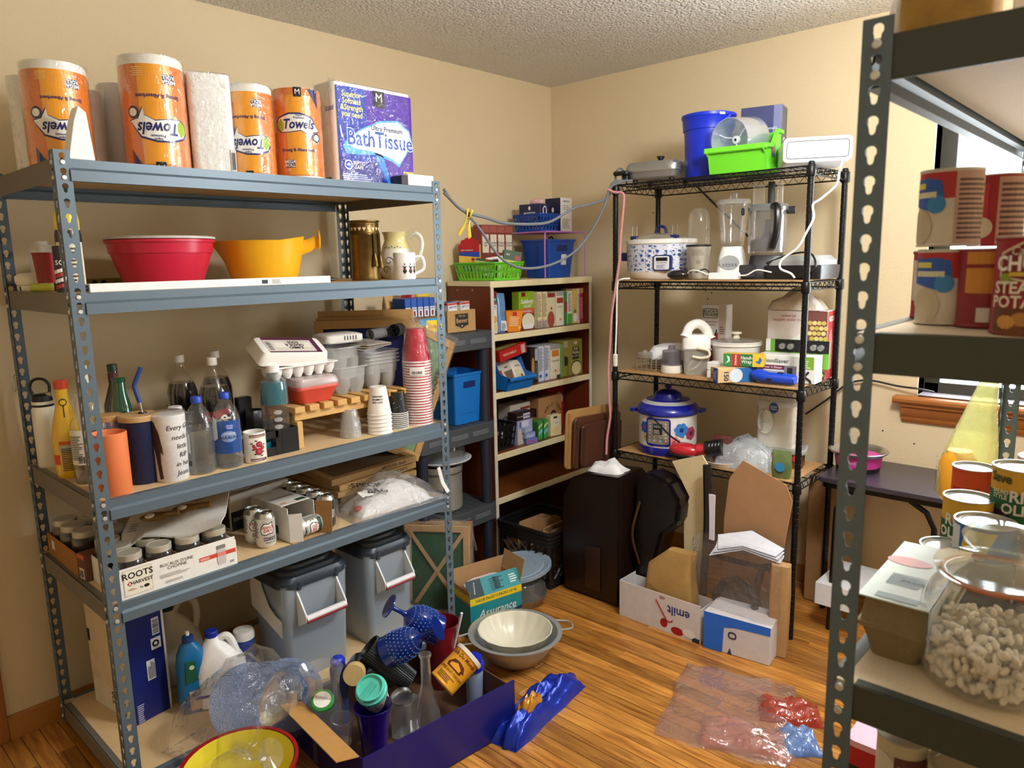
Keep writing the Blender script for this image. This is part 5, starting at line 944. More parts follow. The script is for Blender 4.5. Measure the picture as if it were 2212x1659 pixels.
t, S = loosebox('liner_box', 'yellow slow cooker liner box with red hang tab in the lime basket', (.105, 2.035, BT+.008), (0, 0, .55), .11, .03, .175, mat('e8bf52', .45)); dec(t, S, (-.055, .135, .055, .175), mat('b01e26')); dec(t, S, [(-.055, .12), (.055, .11), (.055, .137), (-.055, .137)], mat('2346a8'), .001); dec(t, S, [(-.04, .03), (.03, .04), (.03, .078), (-.04, .065)], mat('2346a8'), .001); txt(t, S, 'Slow Cooker', -.005, .054, .022, WHITE, .0016, .85, .01, .1, .12); disc(t, S, .02, .10, .01, mat('b02a34'), .001, .007); lines(t, S, -.035, .008, .02, .025, 2, '8a7a4a'); txt(t, S, 'EASY CLEANUP', -.01, .146, .009, WHITE, .0014)
G().prism([(-.05, 0), (.05, 0), (.045, .02), (.025, .026), (.02, .034), (-.02, .034), (-.025, .026), (-.045, .02)], 0, .002).xf((0, .0, .1755), (PI/2, 0, 0)).o('hang_tab', mat('b01e26', .45), t)
t, S = loosebox('gluten_box', 'white and green dip mix box lying open in the lime basket', (.20, 2.04, BT+.03), (.3, .15, .7), .10, .045, .075, mat('e6e4de')); dec(t, S, (-.05, .04, .05, .075), mat('b8cf5c')); txt(t, S, 'SPINACH', .01, .056, .018, mat('2a4a2a'), .0012); lines(t, S, -.045, .005, .02, .035, 5, '8a8a88'); dec(t, top(.0752), (-.05, -.02, .05, .02), mat('2c5a3a')); disc(t, top(.0752), .01, 0, .014, mat('b02a3c'), .0012)
for k, c in enumerate(('8c1a2a', '4a1a4a', '18181a')):
    t, S = loosebox('spice_packet', ['red seasoning packet edge-on in the lime basket', 'purple seasoning packet edge-on in the lime basket', 'black seasoning packet edge-on in the lime basket'][k], (.235+.013*k, 2.075, BT+.02), (.1, 0, .8), .010, .06, .085, mat(c, .4), 'packet'); lines(t, S, -.004, .06, .004, .08, 2, 'd8d0d0')
t, S = loosebox('dip_mix_box', 'plain white dip box with a red swirl mark in the lime basket', (.225, 2.11, BT+.008), (-.1, -.12, .9), .085, .04, .11, mat('ecebea')); G().tube([S(.006+.010*(1-a/12)*math.cos(a), .055+.010*(1-a/12)*math.sin(a), .001) for a in [i*.5 for i in range(20)]], .0012, 5).o('swirl_mark', mat('b0304a'), t)
t, S = loosebox('dip_mix_box', 'creamy SPINACH hot dip mix box tilted at the basket right end', (.265, 2.155, BT+.012), (-.12, .18, .95), .095, .045, .135, mat('2c5434')); dec(t, S, (-.047, .0, .047, .085), mat('cfd84e')); txt(t, S, 'CREAMY', 0, .07, .011, mat('2a4a2a'), .0012); txt(t, S, 'SPINACH', 0, .054, .021, mat('2a3a24'), .0012, .95, .02); txt(t, S, 'Hot Dip Mix', 0, .034, .013, mat('2a3a24'), .0012, 1, 0, .2); disc(t, S, .025, .10, .014, mat('b02a3c'), .001); txt(t, S, 'MIX', -.025, .112, .012, WHITE, .0012); disc(t, S, .035, .02, .008, mat('e8e0cc'), .0012)
t, S = loosebox('tea_box', 'red-brown flavour assortment box standing behind the lime basket', (.062, 2.255, BT+.001), (0, 0, PI/2), .24, .06, .285, mat('8c3c34', .5))
for i, s in enumerate(('Sea\nSalt', 'Roasted\nGarlic', 'Original\nRanch', 'Toasted\nOnion')): u = -.09+i*.06; dec(t, S, (u-.024, .14, u+.024, .235), mat('e9dfcd')); txt(t, S, s, u, .185, .017, mat('4a2a26'), .0012); dec(t, S, (u-.028, .245, u+.028, .28), mat('a85c50')); disc(t, S, u, .09, .024, mat('b98a5a'), .001)
dec(t, right(.1202), (-.03, .0, .03, .28), mat('c9a878'))
t = tote('storage_tote', 'blue handled tote with a small paper label on the bookcase top', .205, 2.545, BT, PI/2, .23, .20, .205, DB); S = flat((0, -.1*.90-.002, .09), (1, 0, 0), (0, -.09, 1)); dec(t, S, (-.005, -.022, .04, .035), mat('d8dde2'), .0015); disc(t, S, .018, .008, .018, WHITE, .002, .014); txt(t, S, 'BOLTS', .018, .004, .012, BK, .0024)
G().tube(sm([(.04, .03, .2), (.06, .03, .225), (.08, .03, .21)]), .005, 6).o('cord_loop', BLACK, t)
t = thing('shelf_riser', 'purple-pink coated wire riser straddling the blue tote', 'riser', (0, 0, 0)); PK = mat('c07ac0', .4); RZ2 = 1.742
for x in (.05, .315):
    for y in (2.385, 2.735): G().tube(sm([(x, y, BT+.003), (x, y, RZ2-.03), (x, y+(.012 if y < 2.5 else -.012), RZ2-.003)], 3), .0042, 6).o('riser_leg', PK, t)
g = G()
for k in range(15): g.tube([(.04, 2.388+k*.0246, RZ2), (.325, 2.388+k*.0246, RZ2)], .003, 5)
for x in (.045, .32): g.tube([(x, 2.385, RZ2), (x, 2.735, RZ2)], .0042, 6)
g.o('riser_wires', PK, t)
basket('handled_basket', 'blue perforated basket with a white liner edge on the purple riser', .175, 2.485, RZ2+.004, 0, .20, .17, .09, DB, 7, 3)
t, S = loosebox('salt_box', 'navy MORTON kosher salt box lying in the blue basket', (.165, 2.475, RZ2+.062), (0, 0, .1), .14, .085, .09, mat('1c2250', .45)); txt(t, S, 'MORTON', 0, .04, .019, WHITE, .001, .9, .02); disc(t, S, 0, .068, .007, WHITE, .001, .011); lines(t, S, -.055, .004, .05, .024, 3, '9aa0c8'); S2_ = right(.0702); disc(t, S2_, .0, .05, .02, mat('e6e6ee'), .001, .03); disc(t, S2_, .0, .055, .012, mat('1c2250'), .0015, .018)
G().sph((.02, 0, .1), (.045, .03, .022), 10, 6).o('pink_tissue', mat('e2b7bd', .7, 0, .1, .4, 60), t)
t, S = loosebox('salt_box', 'upright MORTON salt box with a white side panel on the riser', (.20, 2.645, RZ2+.004), (0, 0, .0), .11, .10, .185, mat('e2e0de', .5)); S_l = S; S = right(.0552); dec(t, S_l, (-.0545, .0, .0545, .184), mat('1a1f44')); txt(t, S_l, 'MORTON', 0, .085, .017, WHITE, .0012); disc(t, S_l, 0, .12, .008, WHITE, .0012, .014); txt(t, S, 'MORTON', 0, .165, .012, mat('3a3c48'), .001); lines(t, S, -.04, .02, .04, .075, 9, '9a9a9c'); lines(t, S, -.03, .12, .03, .15, 3, 'a8a8aa')
# ================= BOOKCASE SHELVES =================
def bk(name, label, y0, y1, z, h, c, d=.16, xf=.285, cat='box', grp='boxes on the bookcase shelves'): return pbox(name, label, cat, xf, y0, y1, z, h, d, mat(c, .45), grp=grp)
Z = BSH[1]
t, S, w = bk('mix_box', 'JIFFY corn muffin box at the left end of the upper bookcase shelf', 1.985, 2.04, Z, .21, 'e9e7e2'); txt(t, S, 'JIFFY', .0, .13, .022, mat('2a62c0'), .001, .8, .02); dec(t, S, (-.0265, .185, .0265, .21), mat('7a1a22')); dec(t, S, (-.0265, .155, .0265, .185), mat('2a5a44')); txt(t, S, 'HERB', 0, .17, .016, WHITE, .0012); dec(t, S, (-.0265, .145, .0265, .154), mat('b03a40')); disc(t, S, .006, .07, .02, mat('d8a468'), .001); disc(t, S, .012, .03, .018, mat('e8c88a'), .0012)
t = thing('pouch', 'light blue foil pouch leaning in the upper bookcase shelf', 'pouch', (.25, 2.085, Z+.001), rot=(0, .08, PI/2)); G().loft([rr(.06, .05, .015, 0), rr(.062, .06, .02, .05), rr(.058, .035, .012, .15), rr(.055, .004, .001, .2)]).o('pouch_body', mat('6f9fd8', .25, .2, .3, .2, 30), t); dec(t, front(-.031), (-.02, .01, .03, .06), mat('e8ecf2')); lines(t, front(-.031), -.015, .015, .02, .05, 4, '4a6a9a', .002)
t = thing('orange_carton', 'small bright orange tapered carton at the front of the upper shelf', 'box', (.272, 2.16, Z+.001), PI/2-.35); G().loft([rr(.075, .055, .003, 0, 1), rr(.10, .075, .003, .108, 1)]).o('carton_body', mat('e88a1e', .45), t); S = front(-.034); S = flat((0, -.0285, 0), (1, 0, 0), (0, -.093, 1)); lines(t, S, -.03, .03, .03, .085, 6, 'f6d8a8'); dec(t, S, (-.012, .08, .012, .102), mat('b8322a'), .0012); disc(t, S, .03, .02, .009, mat('f0c060'), .0012)
t, S, w = bk('salad_mix_box', 'green Suddenly Salad box with a pasta bowl picture', 2.205, 2.325, Z, .20, '8db32c', .05); dec(t, S, (-w/2, .085, w/2, .112), mat('c8604a')); dec(t, S, (-w/2, .0, w/2, .085), mat('7a3a2a')); txt(t, S, 'Suddenly', 0, .148, .032, WHITE, .0014, .85, .02, .15); txt(t, S, 'SALAD', .005, .124, .019, WHITE, .0014); dec(t, S, (-.04, .175, -.01, .197), mat('7a1a20'), .001); txt(t, S, 'Ranch & Bacon', 0, .098, .012, WHITE, .0014); disc(t, S, .01, .045, .05, mat('e6ddc4', .6, 0, .35, 0, 300), .001, .042, 24); dec(t, S, [(-.04, .03), (.06, .03), (.045, .004), (-.025, .004)], mat('e8e8ea'), .0016)
for k in range(2):
    t, S, w = bk('rice_mix_box', ['cream rice mix box with red edges, left of the pair', 'cream rice mix box with red edges, right of the pair'][k], 2.345+k*.046, 2.388+k*.046, Z, .193, 'e4dcae', .15); dec(t, S, (-w/2, 0, -w/2+.003, .193), mat('b8323a')); dec(t, S, (-w/2, 0, w/2, .045), mat('c9b8b4')); bars(t, flat((0, -.0752, .02), (0, 0, 1), (-1, 0, 0)), -.018, -.018, .018, .018, 8, '77716a'); lines(t, S, -.017, .06, .017, .185, 14, '8a7f5a')
t, S, w = bk('cereal_box', 'cream cereal box with a bowl of red cereal, half hidden', 2.437, 2.50, Z, .182, 'd9cda8', .05); disc(t, S, -.005, .04, .03, mat('9c4a38', .6, 0, .4, 0, 200), .001, .045); dec(t, S, (-w/2, .16, w/2, .182), mat('8c2a24')); disc(t, S, .0, .10, .008, mat('b04a3a'))
t, S, w = bk('stuffing_box', 'leaning white stuffing box with a red label square', 2.505, 2.575, Z, .185, 'e4dfd2', .15, rz=None) if False else pbox('stuffing_box', 'leaning white stuffing box with a red label square', 'box', .29, 2.505, 2.572, Z, .187, .12, mat('e4dfd2', .45), grp='boxes on the bookcase shelves'); dec(t, S, (-.028, .125, .028, .155), mat('a83a24')); dec(t, S, (-.033, .165, .033, .187), mat('a9a7a6')); dec(t, S, (-.026, .03, .026, .12), mat('e8e2c8')); txt(t, S, 'HEARTY', 0, .105, .012, mat('5a5448'), .0012); disc(t, S, .0, .035, .007, mat('c06a4a'), .0012)
t, S, w = bk('pasta_box', 'green and red pasta box in the upper bookcase shelf', 2.585, 2.607, Z, .185, '3a8a44', .12); dec(t, S, (-w/2, .07, w/2, .13), mat('a82a2c'))
t, S, w = bk('soup_mix_box', 'white and green nutrition-panel box in the upper shelf', 2.610, 2.652, Z, .187, 'e0e4dc', .12); dec(t, S, (-w/2, .0, w/2, .06), mat('4caa50')); lines(t, S, -.015, .075, .015, .175, 12, '6a7a6a')
t, S, w = bk('rice_box', 'tan boxed rice with a herb bowl picture', 2.657, 2.70, Z, .197, 'd3ac62', .05); disc(t, S, .0, .035, .018, mat('e8e4d8'), .001, .026); disc(t, S, .0, .07, .012, mat('5a7a3a'), .001)
t, S, w = bk('granola_box', 'narrow white and red side-on cereal carton', 2.703, 2.722, Z, .197, 'd8d4cc', .12); lines(t, S, -.008, .02, .008, .17, 16, '8a8680')
t, S, w = bk('cookie_box', 'crimson dotted box at the right end of the upper shelf', 2.724, 2.756, Z, .199, 'b02a44', .12); dec(t, S, (-w/2, .17, w/2, .199), mat('c9a060')); lines(t, S, -.012, .03, .012, .15, 10, 'e0a0b0')
# middle shelf
Z = BSH[2]
t = thing('hopper_bin', 'blue open-front stacking bin on the middle bookcase shelf', 'bin', (.262, 2.13, Z+.001), PI/2); w, d = .20, .155
sd = [(-d/2, 0), (d/2, 0), (d/2, .155), (-.005, .155), (-.04, .085), (-d/2-.03, .07), (-d/2-.035, .06), (-d/2-.02, .05)]
for x in (-w/2, w/2-.004): G().loft([[(x+q, a, b_) for a, b_ in sd] for q in (0, .004)]).o('bin_side', BB, t)
G().box((-w/2, -d/2, 0), (w/2, d/2, .004)).o('bin_floor', BB, t); G().box((-w/2, d/2-.004, 0), (w/2, d/2, .155)).o('bin_back', BB, t); G().loft([[(-w/2, -d/2, 0), (-w/2, -d/2-.022, .052), (-w/2, -d/2-.018, .052), (-w/2, -d/2+.004, 0)], [(w/2, -d/2, 0), (w/2, -d/2-.022, .052), (w/2, -d/2-.018, .052), (w/2, -d/2+.004, 0)]]).o('bin_front', BB, t); G().tube([(-w/2, -d/2-.03, .06), (w/2, -d/2-.03, .06)], .01, 8).o('front_lip', BB, t)
t, S = loosebox('seasoning_box', 'long red box lying on the blue hopper bin', (.262, 2.13, Z+.165), (0, -.16, PI/2), .205, .10, .055, mat('b3201e', .45)); txt(t, S, 'TACO SHELLS', -.03, .028, .016, mat('f0d8c8'), .001); bars(t, S, .06, .005, .09, .05, 9, 'efe8e4'); dec(t, top(.0552), (-.08, -.03, .06, .03), mat('a8a05a'))
for k, (dy, dz, rx, c) in enumerate(((-.05, .05, .2, 'd9d4cc'), (.0, .045, -.15, 'c9c0b4'), (.05, .05, .1, 'e4dfd0'))):
    t = thing('mix_pouch', ['white seasoning pouch at the left of the hopper bin', 'brown-printed seasoning pouch in the middle of the hopper bin', 'cream seasoning pouch at the right of the hopper bin'][k], 'pouch', (.285+.012*k, 2.13+dy, Z+.02), rot=(-.5, rx, PI/2)); G().loft([rr(.08, .02, .006, 0), rr(.085, .035, .01, .05), rr(.08, .02, .006, .11), rr(.08, .003, .001, .135)]).o('pouch_body', mat(c, .4, 0, .1, .15, 40), t); S = front(-.018); dec(t, S, (-.03, .03, .03, .075), ['a83a3a', '6a5a4a', 'd8d2b0'][k]); txt(t, S, ['DIP', 'MIX', 'RUTH'][k], 0, .095, .014, mat('3a3a34'), .002); disc(t, S, .01, .04, .009, mat('8a5a3a'), .002)
t, S, w = bk('brownie_box', 'dark brown and purple brownie mix box on the middle shelf', 2.292, 2.348, Z, .19, '241c22', .10); disc(t, S, -.012, .09, .012, mat('b98a4a'), .001, .05); lines(t, S, .006, .02, .024, .11, 9, '8a8090'); dec(t, S, (.004, .12, .026, .185), mat('b9b4b8'))
for k in range(2): t, S, w = bk('cake_mix_box', ['white and blue nutrition-side box, left of the pair on the middle shelf', 'white and blue nutrition-side box, right of the pair on the middle shelf'][k], 2.353+k*.05, 2.398+k*.05, Z, .192, 'd4d8e4', .12); lines(t, S, -.018, .06, .018, .185, 14, '6a6e84'); disc(t, S, -.006, .03, .01, mat('2a5ab8'), .001); dec(t, S, (-w/2, 0, -w/2+.003, .19), mat('5a78b0'))
t, S, w = bk('stuffing_box', 'cream stuffing box with an orange label square on the middle shelf', 2.455, 2.54, Z, .192, 'e2dcc0', .12); dec(t, S, (-.03, .125, .03, .16), mat('d07a2c')); dec(t, S, (-.0425, .165, .0425, .192), mat('9a9894')); txt(t, S, 'STOVE TOP', 0, .10, .012, mat('5a5448'), .0012); disc(t, S, .0, .045, .008, mat('c06a4a'), .0012); dec(t, S, (.01, .0, .0425, .02), mat('4a3a2a'))
t, S, w = bk('soup_mix_box', 'slim green and white box beside the cream stuffing box', 2.545, 2.563, Z, .187, '6fae6a', .10)
t, S, w = bk('pasta_salad_box', 'olive green pasta salad box with a noodle bowl', 2.568, 2.745, Z, .205, '9a9440', .11); dec(t, S, (-.06, .005, -.03, .11), mat('857f34')); dec(t, S, [(-.005, .09), (.055, .09), (.06, .13), (.05, .165), (.0, .165), (-.01, .13)], mat('2c2e1c'), .001); txt(t, S, 'Dill\nPickle', .025, .14, .026, mat('ece4b0'), .0015); txt(t, S, 'PASTA SALAD KIT', .025, .108, .009, mat('ece4b0'), .0015); disc(t, S, .03, .04, .05, mat('26241c'), .001, .044, 24); disc(t, S, .03, .038, .045, mat('d8cf98', .6, 0, .4, 0, 250), .0015, .038, 24); dec(t, S, (-.08, .165, -.05, .2), mat('b9b79c')); disc(t, S, .025, .185, .018, mat('d8d4b8'), .001, .010); dec(t, S, [(-.08, .06), (-.05, .06), (-.045, .09), (-.055, .115), (-.08, .115)], mat('2c2e1c'), .0012)
# third shelf
Z = BSH[3]
t = basket('grid_basket', 'black grid basket of red-wrapped candy on the third bookcase shelf', .20, 2.075, Z, PI/2, .155, .20, .13, BLACK, 5, 3)
for k in range(6):
    t = thing('candy_bag', 'red and white wrapped sweet inside the black grid basket', 'sweet', (.17+.03*(k % 3), 2.045+.045*(k//3)+.01*(k % 2), Z+.008+.03*(k % 2)), k*1.3, 'sweets in the grid basket'); G().sph((0, 0, .025), (.03, .022, .022), 10, 6).o('wrapper', mat(['b8222e', 'e2d8d2'][k % 2], .35), t)
t = thing('rope_coil', 'tan braided rope coil on top of the black basket', 'rope', (.16, 2.03, Z+.136), 0); g = G()
for k in range(3): g.tube([((.05-.012*k)*math.cos(a), (.05-.012*k)*math.sin(a), .012+.014*k+.003*math.sin(5*a)) for a in [2*PI*i/24 for i in range(24)]], .010, 7, True)
g.o('rope_strands', mat('c09a62', .8, 0, .3, .3, 120), t)
t, S, w = bk('popcorn_box', 'white snack box with red heading at the back of the third shelf', 2.21, 2.375, Z, .20, 'd2c8bc', .09, .20); lines(t, S, .02, .03, .07, .16, 12, '8a7a70'); dec(t, S, (.0, .165, .08, .178), mat('8c2a24')); dec(t, S, (-.08, .1, -.01, .17), mat('a8a49c'))
t, S = loosebox('candy_bar_box', 'dark brown candy bar carton lying on the lavender box', (.255, 2.235, Z+.135), (0, 0, PI/2), .135, .07, .04, mat('2c1a1c', .45)); dec(t, S, (-.02, .006, .035, .034), mat('d8d4e4')); txt(t, S, 'SNICKERS', .008, .02, .012, mat('27306a'), .0014, 1, .03); txt(t, S, 'TWO BARS', -.045, .02, .01, mat('c9b8b0'), .001); disc(t, top(.0402), .0, .0, .03, mat('5a5490'), .001, .014)
t, S, w = bk('lavender_box', 'lavender carton under the dark candy bar box', 2.175, 2.295, Z, .133, 'a5acd4', .10); dec(t, S, (-.03, .09, .03, .125), mat('d4d8e8')); bars(t, S, -.045, .092, -.03, .122, 6, '5a6088'); dec(t, S, (-.06, .0, -.02, .085), mat('c9bcb4'), .001); dec(t, S, (-.02, .06, .02, .07), mat('6a4a44'), .001)
for k, (dz, c, lb) in enumerate(((0, '6f7fc4', 'lowest small blue and red gum carton at the shelf edge'), (.032, '8fa4d4', 'middle small blue gum carton at the shelf edge'), (.064, '9fb0da', 'uppermost small blue gum carton at the shelf edge'))):
    t, S = loosebox('gum_carton', lb, (.308-.008*k, 2.255-.008*k, Z+.001+dz), (0, 0, PI/2-.3+.2*k), .07, .03, .03, mat(c, .45)); lines(t, S, -.03, .008, .03, .024, 2, ['c04a6a', 'd8e0f0', 'd8e0f0'][k])
for k in range(4):
    t, S = loosebox('juice_box', ['first green gum carton from the left on the third shelf', 'second green gum carton from the left', 'third green gum carton from the left', 'fourth green gum carton from the left'][k], (.275-.012*(k % 2), 2.345+k*.024, Z+.001), (0, 0, PI/2-.2), .021, .05, .102, mat('3f9a44', .4), grp='green cartons on the third shelf'); dec(t, S, [(-.01, .02), (.01, .04), (.01, .06), (-.01, .04)], mat('7fc4d8')); dec(t, S, [(-.01, .06), (.01, .08), (.01, .09), (-.01, .075)], mat('d8e8b0'))
t, S = loosebox('pudding_box', 'pale yellow vanilla pudding box at the shelf edge', (.285, 2.478, Z+.001), (0, 0, PI/2-.1), .085, .035, .118, mat('e9dfb0', .45)); disc(t, S, .005, .03, .025, mat('e8d48a'), .001, .016); dec(t, S, (-.015, .06, .025, .095), mat('f0ecdc')); txt(t, S, 'vanilla', .005, .075, .011, mat('5a6a5a'), .0014); dec(t, S, (-.02, .1, .01, .112), mat('2a2c2a')); dec(t, right(.0427), (-.01, .02, .01, .08), mat('3a342c'))
t, S, w = bk('ice_cream_cone_box', 'tan HALO TOP carton with rounded lettering', 2.425, 2.63, Z, .208, 'b98a5c', .09, .22); 
for i, c in enumerate('HALO TOP'): a = 2.55-i*.30; txt(t, S, c, .075*math.cos(a)+.02, .085+.075*math.sin(a), .028, mat('4a2c1c'), .001, 1, .02, 0, a-PI/2)
disc(t, S, .025, .095, .026, mat('3a1c14'), .001, .03); txt(t, S, '80', .025, .10, .02, mat('e4d2b8'), .0015); disc(t, S, .05, .03, .045, mat('4a2418', .5, 0, .5, 0, 90), .0012, .03); dec(t, left(-.1027), (-.03, .1, .03, .15), mat('4a2c1c'))
t, S, w = bk('cracker_box', 'red Great Value cracker box at the right end of the third shelf', 2.60, 2.75, Z, .235, 'a8221e', .08, .14); disc(t, S, .02, .16, .045, mat('d8d4e0'), .001, .04); disc(t, S, -.005, .18, .016, mat('2c5ab0'), .0015); dec(t, top(.2352), (-.07, -.03, .02, .03), mat('3a5a9a'))
# lowest spaces: milk crate in front, dark bookcase bottom
# ================= WIRE RACK: top shelf =================
Z1 = WZ[0]+.004
t = thing('electric_skillet', 'brushed steel electric skillet with black knob on the wire rack top', 'skillet', (.985, 2.43, Z1+.001), .12); AL = mat('a9a9a6', .32, .75, .08)
G().loft([rr(w, w*.9, .05, z, 6) for w, z in ((.235, .018), (.25, .024), (.262, .05))]).o('pan', AL, t); l_ = G().loft([rr(w, w*.9, .05, z, 6) for w, z in ((.27, .05), (.272, .056), (.268, .08), (.25, .093), (.14, .099), (.03, .10))]).o('lid', AL, t); G().lathe([(.008, .1), (.010, .108), (.018, .122), (.018, .126), (0, .126)], 16).o('knob', BLACK, l_)
for sx in (-1, 1): G().box((sx*.12-.045, -.16, .04), (sx*.12*.6+.02*sx, -.12, .058)).o('handle', BLACK, t, .005) if sx < 0 else G().box((.05, .12, .04), (.11, .16, .058)).o('handle', BLACK, t, .005)
for x in (-.09, .09):
    for y in (-.08, .08): G().lathe([(.01, 0), (.012, .02)], 10, (x, y, 0)).o('foot', BLACK, t)
G().cb((-.12, -.11, .03), (.03, .04, .03)).o('plug_socket', BLACK, t, .003)
t = thing('bucket', 'tall royal blue plastic bucket on the wire rack top', 'bucket', (1.238, 2.405, Z1+.001), fz(1.238, 2.405)); RB = mat('1230c8', .35, 0, .05)
G().lathe([(0, 0), (.092, 0), (.095, .006), (.103, .2), (.108, .202), (.112, .25), (.116, .255), (.116, .266), (.111, .268), (.108, .25), (.1, .19), (.09, .006), (0, .006)], 44).o('bucket_body', RB, t); G().tube(sm([(.06, -.1, .225), (.085, -.085, .25), (.105, -.05, .258), (.112, -.0, .262)]), .006, 8).o('bail_handle', RB, t); dec(t, cyl(.1165, 0), (.045, .252, .07, .262), mat('d8d8dc'))
t = thing('dispenser_box', 'slate grey appliance carton behind the blue bucket', 'box', (1.432, 2.53, Z1+.001), -.62+PI*.0); G().box((-.085, -.055, 0), (.085, .055, .285)).o('carton_body', mat('5a5a60', .5), t, .002); t.rotation_euler = (0, 0, .22)
S = front(-.0552); dec(t, S, (-.0845, .0, .0845, .284), mat('767ba4')); dec(t, S, [(-.0845, .10), (.04, .13), (.05, .2), (.05, .284), (-.0845, .284)], mat('3a3f6e'), .001); txt(t, S, 'Multifunctional Automatic\nDispenser', -.01, .185, .017, mat('dfe2ee'), .0014, .85, 0); dec(t, S, (.02, .05, .05, .12), mat('2c2c34'), .0014); S = right(.0852); dec(t, S, (-.003, .05, .010, .12), mat('35353a')); G().tube(sm([S(-.03, .14, .001), S(-.015, .155, .001), S(.005, .15, .001)]), .0025, 5).o('pump_picture', mat('c9c9cc'), t)
t = thing('hopper_bin', 'lime green open-front stacking bin holding a clear drum', 'bin', (1.44, 2.335, Z1+.001), .10); w, d = .235, .19
sd = [(-d/2+.02, 0), (d/2, 0), (d/2, .165), (.03, .165), (-.03, .10), (-d/2+.012, .085), (-d/2-.01, .09), (-d/2-.012, .10), (-d/2-.02, .098), (-d/2-.02, .075), (-d/2, .06)]
for x in (-w/2, w/2-.004): G().loft([[(x+q, a, b_) for a, b_ in sd] for q in (0, .004)]).o('bin_side', LIME, t)
G().box((-w/2, -d/2+.02, 0), (w/2, d/2, .004)).o('bin_floor', LIME, t); G().box((-w/2, d/2-.004, 0), (w/2, d/2, .165)).o('bin_back', LIME, t); G().loft([[(x, -d/2+.02, 0), (x, -d/2-.004, .082), (x, -d/2+.002, .082), (x, -d/2+.026, 0)] for x in (-w/2, w/2)]).o('bin_front', LIME, t); G().box((-w/2-.012, -d/2-.022, .078), (w/2+.012, -d/2+.0, .10)).o('front_lip', LIME, t, .004)
for x in (-w/2-.012, w/2): G().loft([[(x+q, -.10, .10), (x+q, -.10, .085), (x+q, -.03, .09), (x+q, .03, .155), (x+q, d/2, .155), (x+q, d/2, .168), (x+q, .025, .168), (x+q, -.038, .10)] for q in (0, .012)]).o('side_rim', LIME, t)
S = right(w/2+.0002); dec(t, S, (-.02, .055, .02, .115), mat('4a5a9a'), .0008); dec(t, S, (-.012, .07, .012, .10), mat('c05a4a'), .0012)
t = thing('clear_drum', 'clear plastic salad spinner drum lying in the green bin', 'drum', (1.43, 2.345, Z1+.128), 0); g = G().lathe([(0, -.05), (.088, -.05), (.09, -.045), (.088, .10), (.085, .10), (.086, -.04), (0, -.044)], 40).xf((0, 0, .012), (PI/2+.12, 0, -.15)); g.o('drum_wall', clear('e6ecf4', .38, .1), t)
g = G().lathe([(.016, .045), (.016, .056), (.006, .058), (.006, .05)], 20).xf((0, 0, .012), (PI/2+.12, 0, -.15)); g.o('hub', mat('e2e6ec', .4), t); G().lathe([(.006, .0575), (0, .0575)], 4).xf((0, 0, .012), (PI/2+.12, 0, -.15)).o('hub_socket', BLACK, t)
for k in range(3): 
    a = k*2*PI/3+.5; g = G().tube(sm([(.016*math.cos(a), .016*math.sin(a), .052), (.05*math.cos(a+.25), .05*math.sin(a+.25), .052), (.085*math.cos(a+.2), .085*math.sin(a+.2), .05)]), .0025, 5).xf((0, 0, .012), (PI/2+.12, 0, -.15)); g.o('spoke', mat('e8ecf2', .4), t)
t = thing('sealer_machine', 'white flat appliance with a black-outlined front panel, rack top right', 'appliance', (1.70, 2.385, Z1+.001), .50); WP = mat('eef0f2', .35)
G().loft([[(p[0], y, p[1]+.055) for p in [(a, b_) for a, b_, _ in rr(.245, .092, .018, 0, 5)]] for y in (-.135, .12)]).o('case', WP, t, .002); f_ = front(-.1355, .055)
def rring(S, w, h, r, th, m, par, e=.001, nm='outline'):
    a = [(x, y) for x, y, _ in rr(w, h, r, 0, 4)]; b_ = [(x, y) for x, y, _ in rr(w-2*th, h-2*th, r-th, 0, 4)]; n = len(a); return lay(S, a+b_, [(i, (i+1) % n, n+(i+1) % n, n+i) for i in range(n)], nm, m, par, e)
rring(f_, .222, .066, .012, .003, mat('2a2c30'), t); txt(t, f_, 'FoodSaver', .05, -.041, .008, mat('8a8c90'), .0008); G().tube(sm([(-.0, .05, .10), (.03, .06, .118), (.07, .06, .117), (.09, .05, .1)]), .003, 6).o('cord', WP, t)
# ================= second shelf =================
def oval(prof, n=36, ax=1.0, ay=.78): return G().loft([[(r*ax*math.cos(2*PI*i/n), r*ay*math.sin(2*PI*i/n), z) for i in range(n)] for r, z in prof])
t = thing('slow_cooker', 'oval slow cooker with blue floral band and navy handles', 'slow cooker', (.995, 2.425, Z2+.001), .12); NV = mat('16235e', .35); CRW = mat('efece6', .3, coat=.4)
b_ = oval([(.13, 0), (.145, .01), (.15, .02), (.158, .03), (.162, .16), (.16, .163)]).o('cooker_body', CRW, t); oval([(.1602, .034), (.1635, .1), (.1645, .158)], 36).o('floral_band', mat('dfe3ee', .4), t)
rng = random.Random(11); vs = []; fs = []; rb_ = lambda z: .160+(z-.03)*.035
def ovS(u, v, e): 
    a = -PI/2+u/.145; R = rb_(v)+e+.0015; return V((R*math.cos(a), R*.78*math.sin(a), v))
ovS.curved = True
for i in range(13):
    for j in range(6):
        u, v = -.20+.033*i+rng.uniform(-.008, .008), .045+j*.0215+rng.uniform(-.004, .004)
        for rad, nn in ((rng.choice((.0075, .006, .0045)), 9),) + tuple(((rng.uniform(.0015, .003)), 6) for _ in range(6)):
            o_ = len(vs); du, dv = (0, 0) if nn == 9 else (rng.uniform(-.016, .016), rng.uniform(-.012, .012)); w_ = rng.uniform(.5, 1)
            vs += [(u+du+rad*math.cos(2*PI*k/nn), min(.155, max(.036, v+dv+rad*w_*math.sin(2*PI*k/nn)))) for k in range(nn)]; fs.append(tuple(range(o_, o_+nn)))
lay(ovS, vs, fs, 'floral_print', mat('3a5aa0', .4), t, .0012, .02)
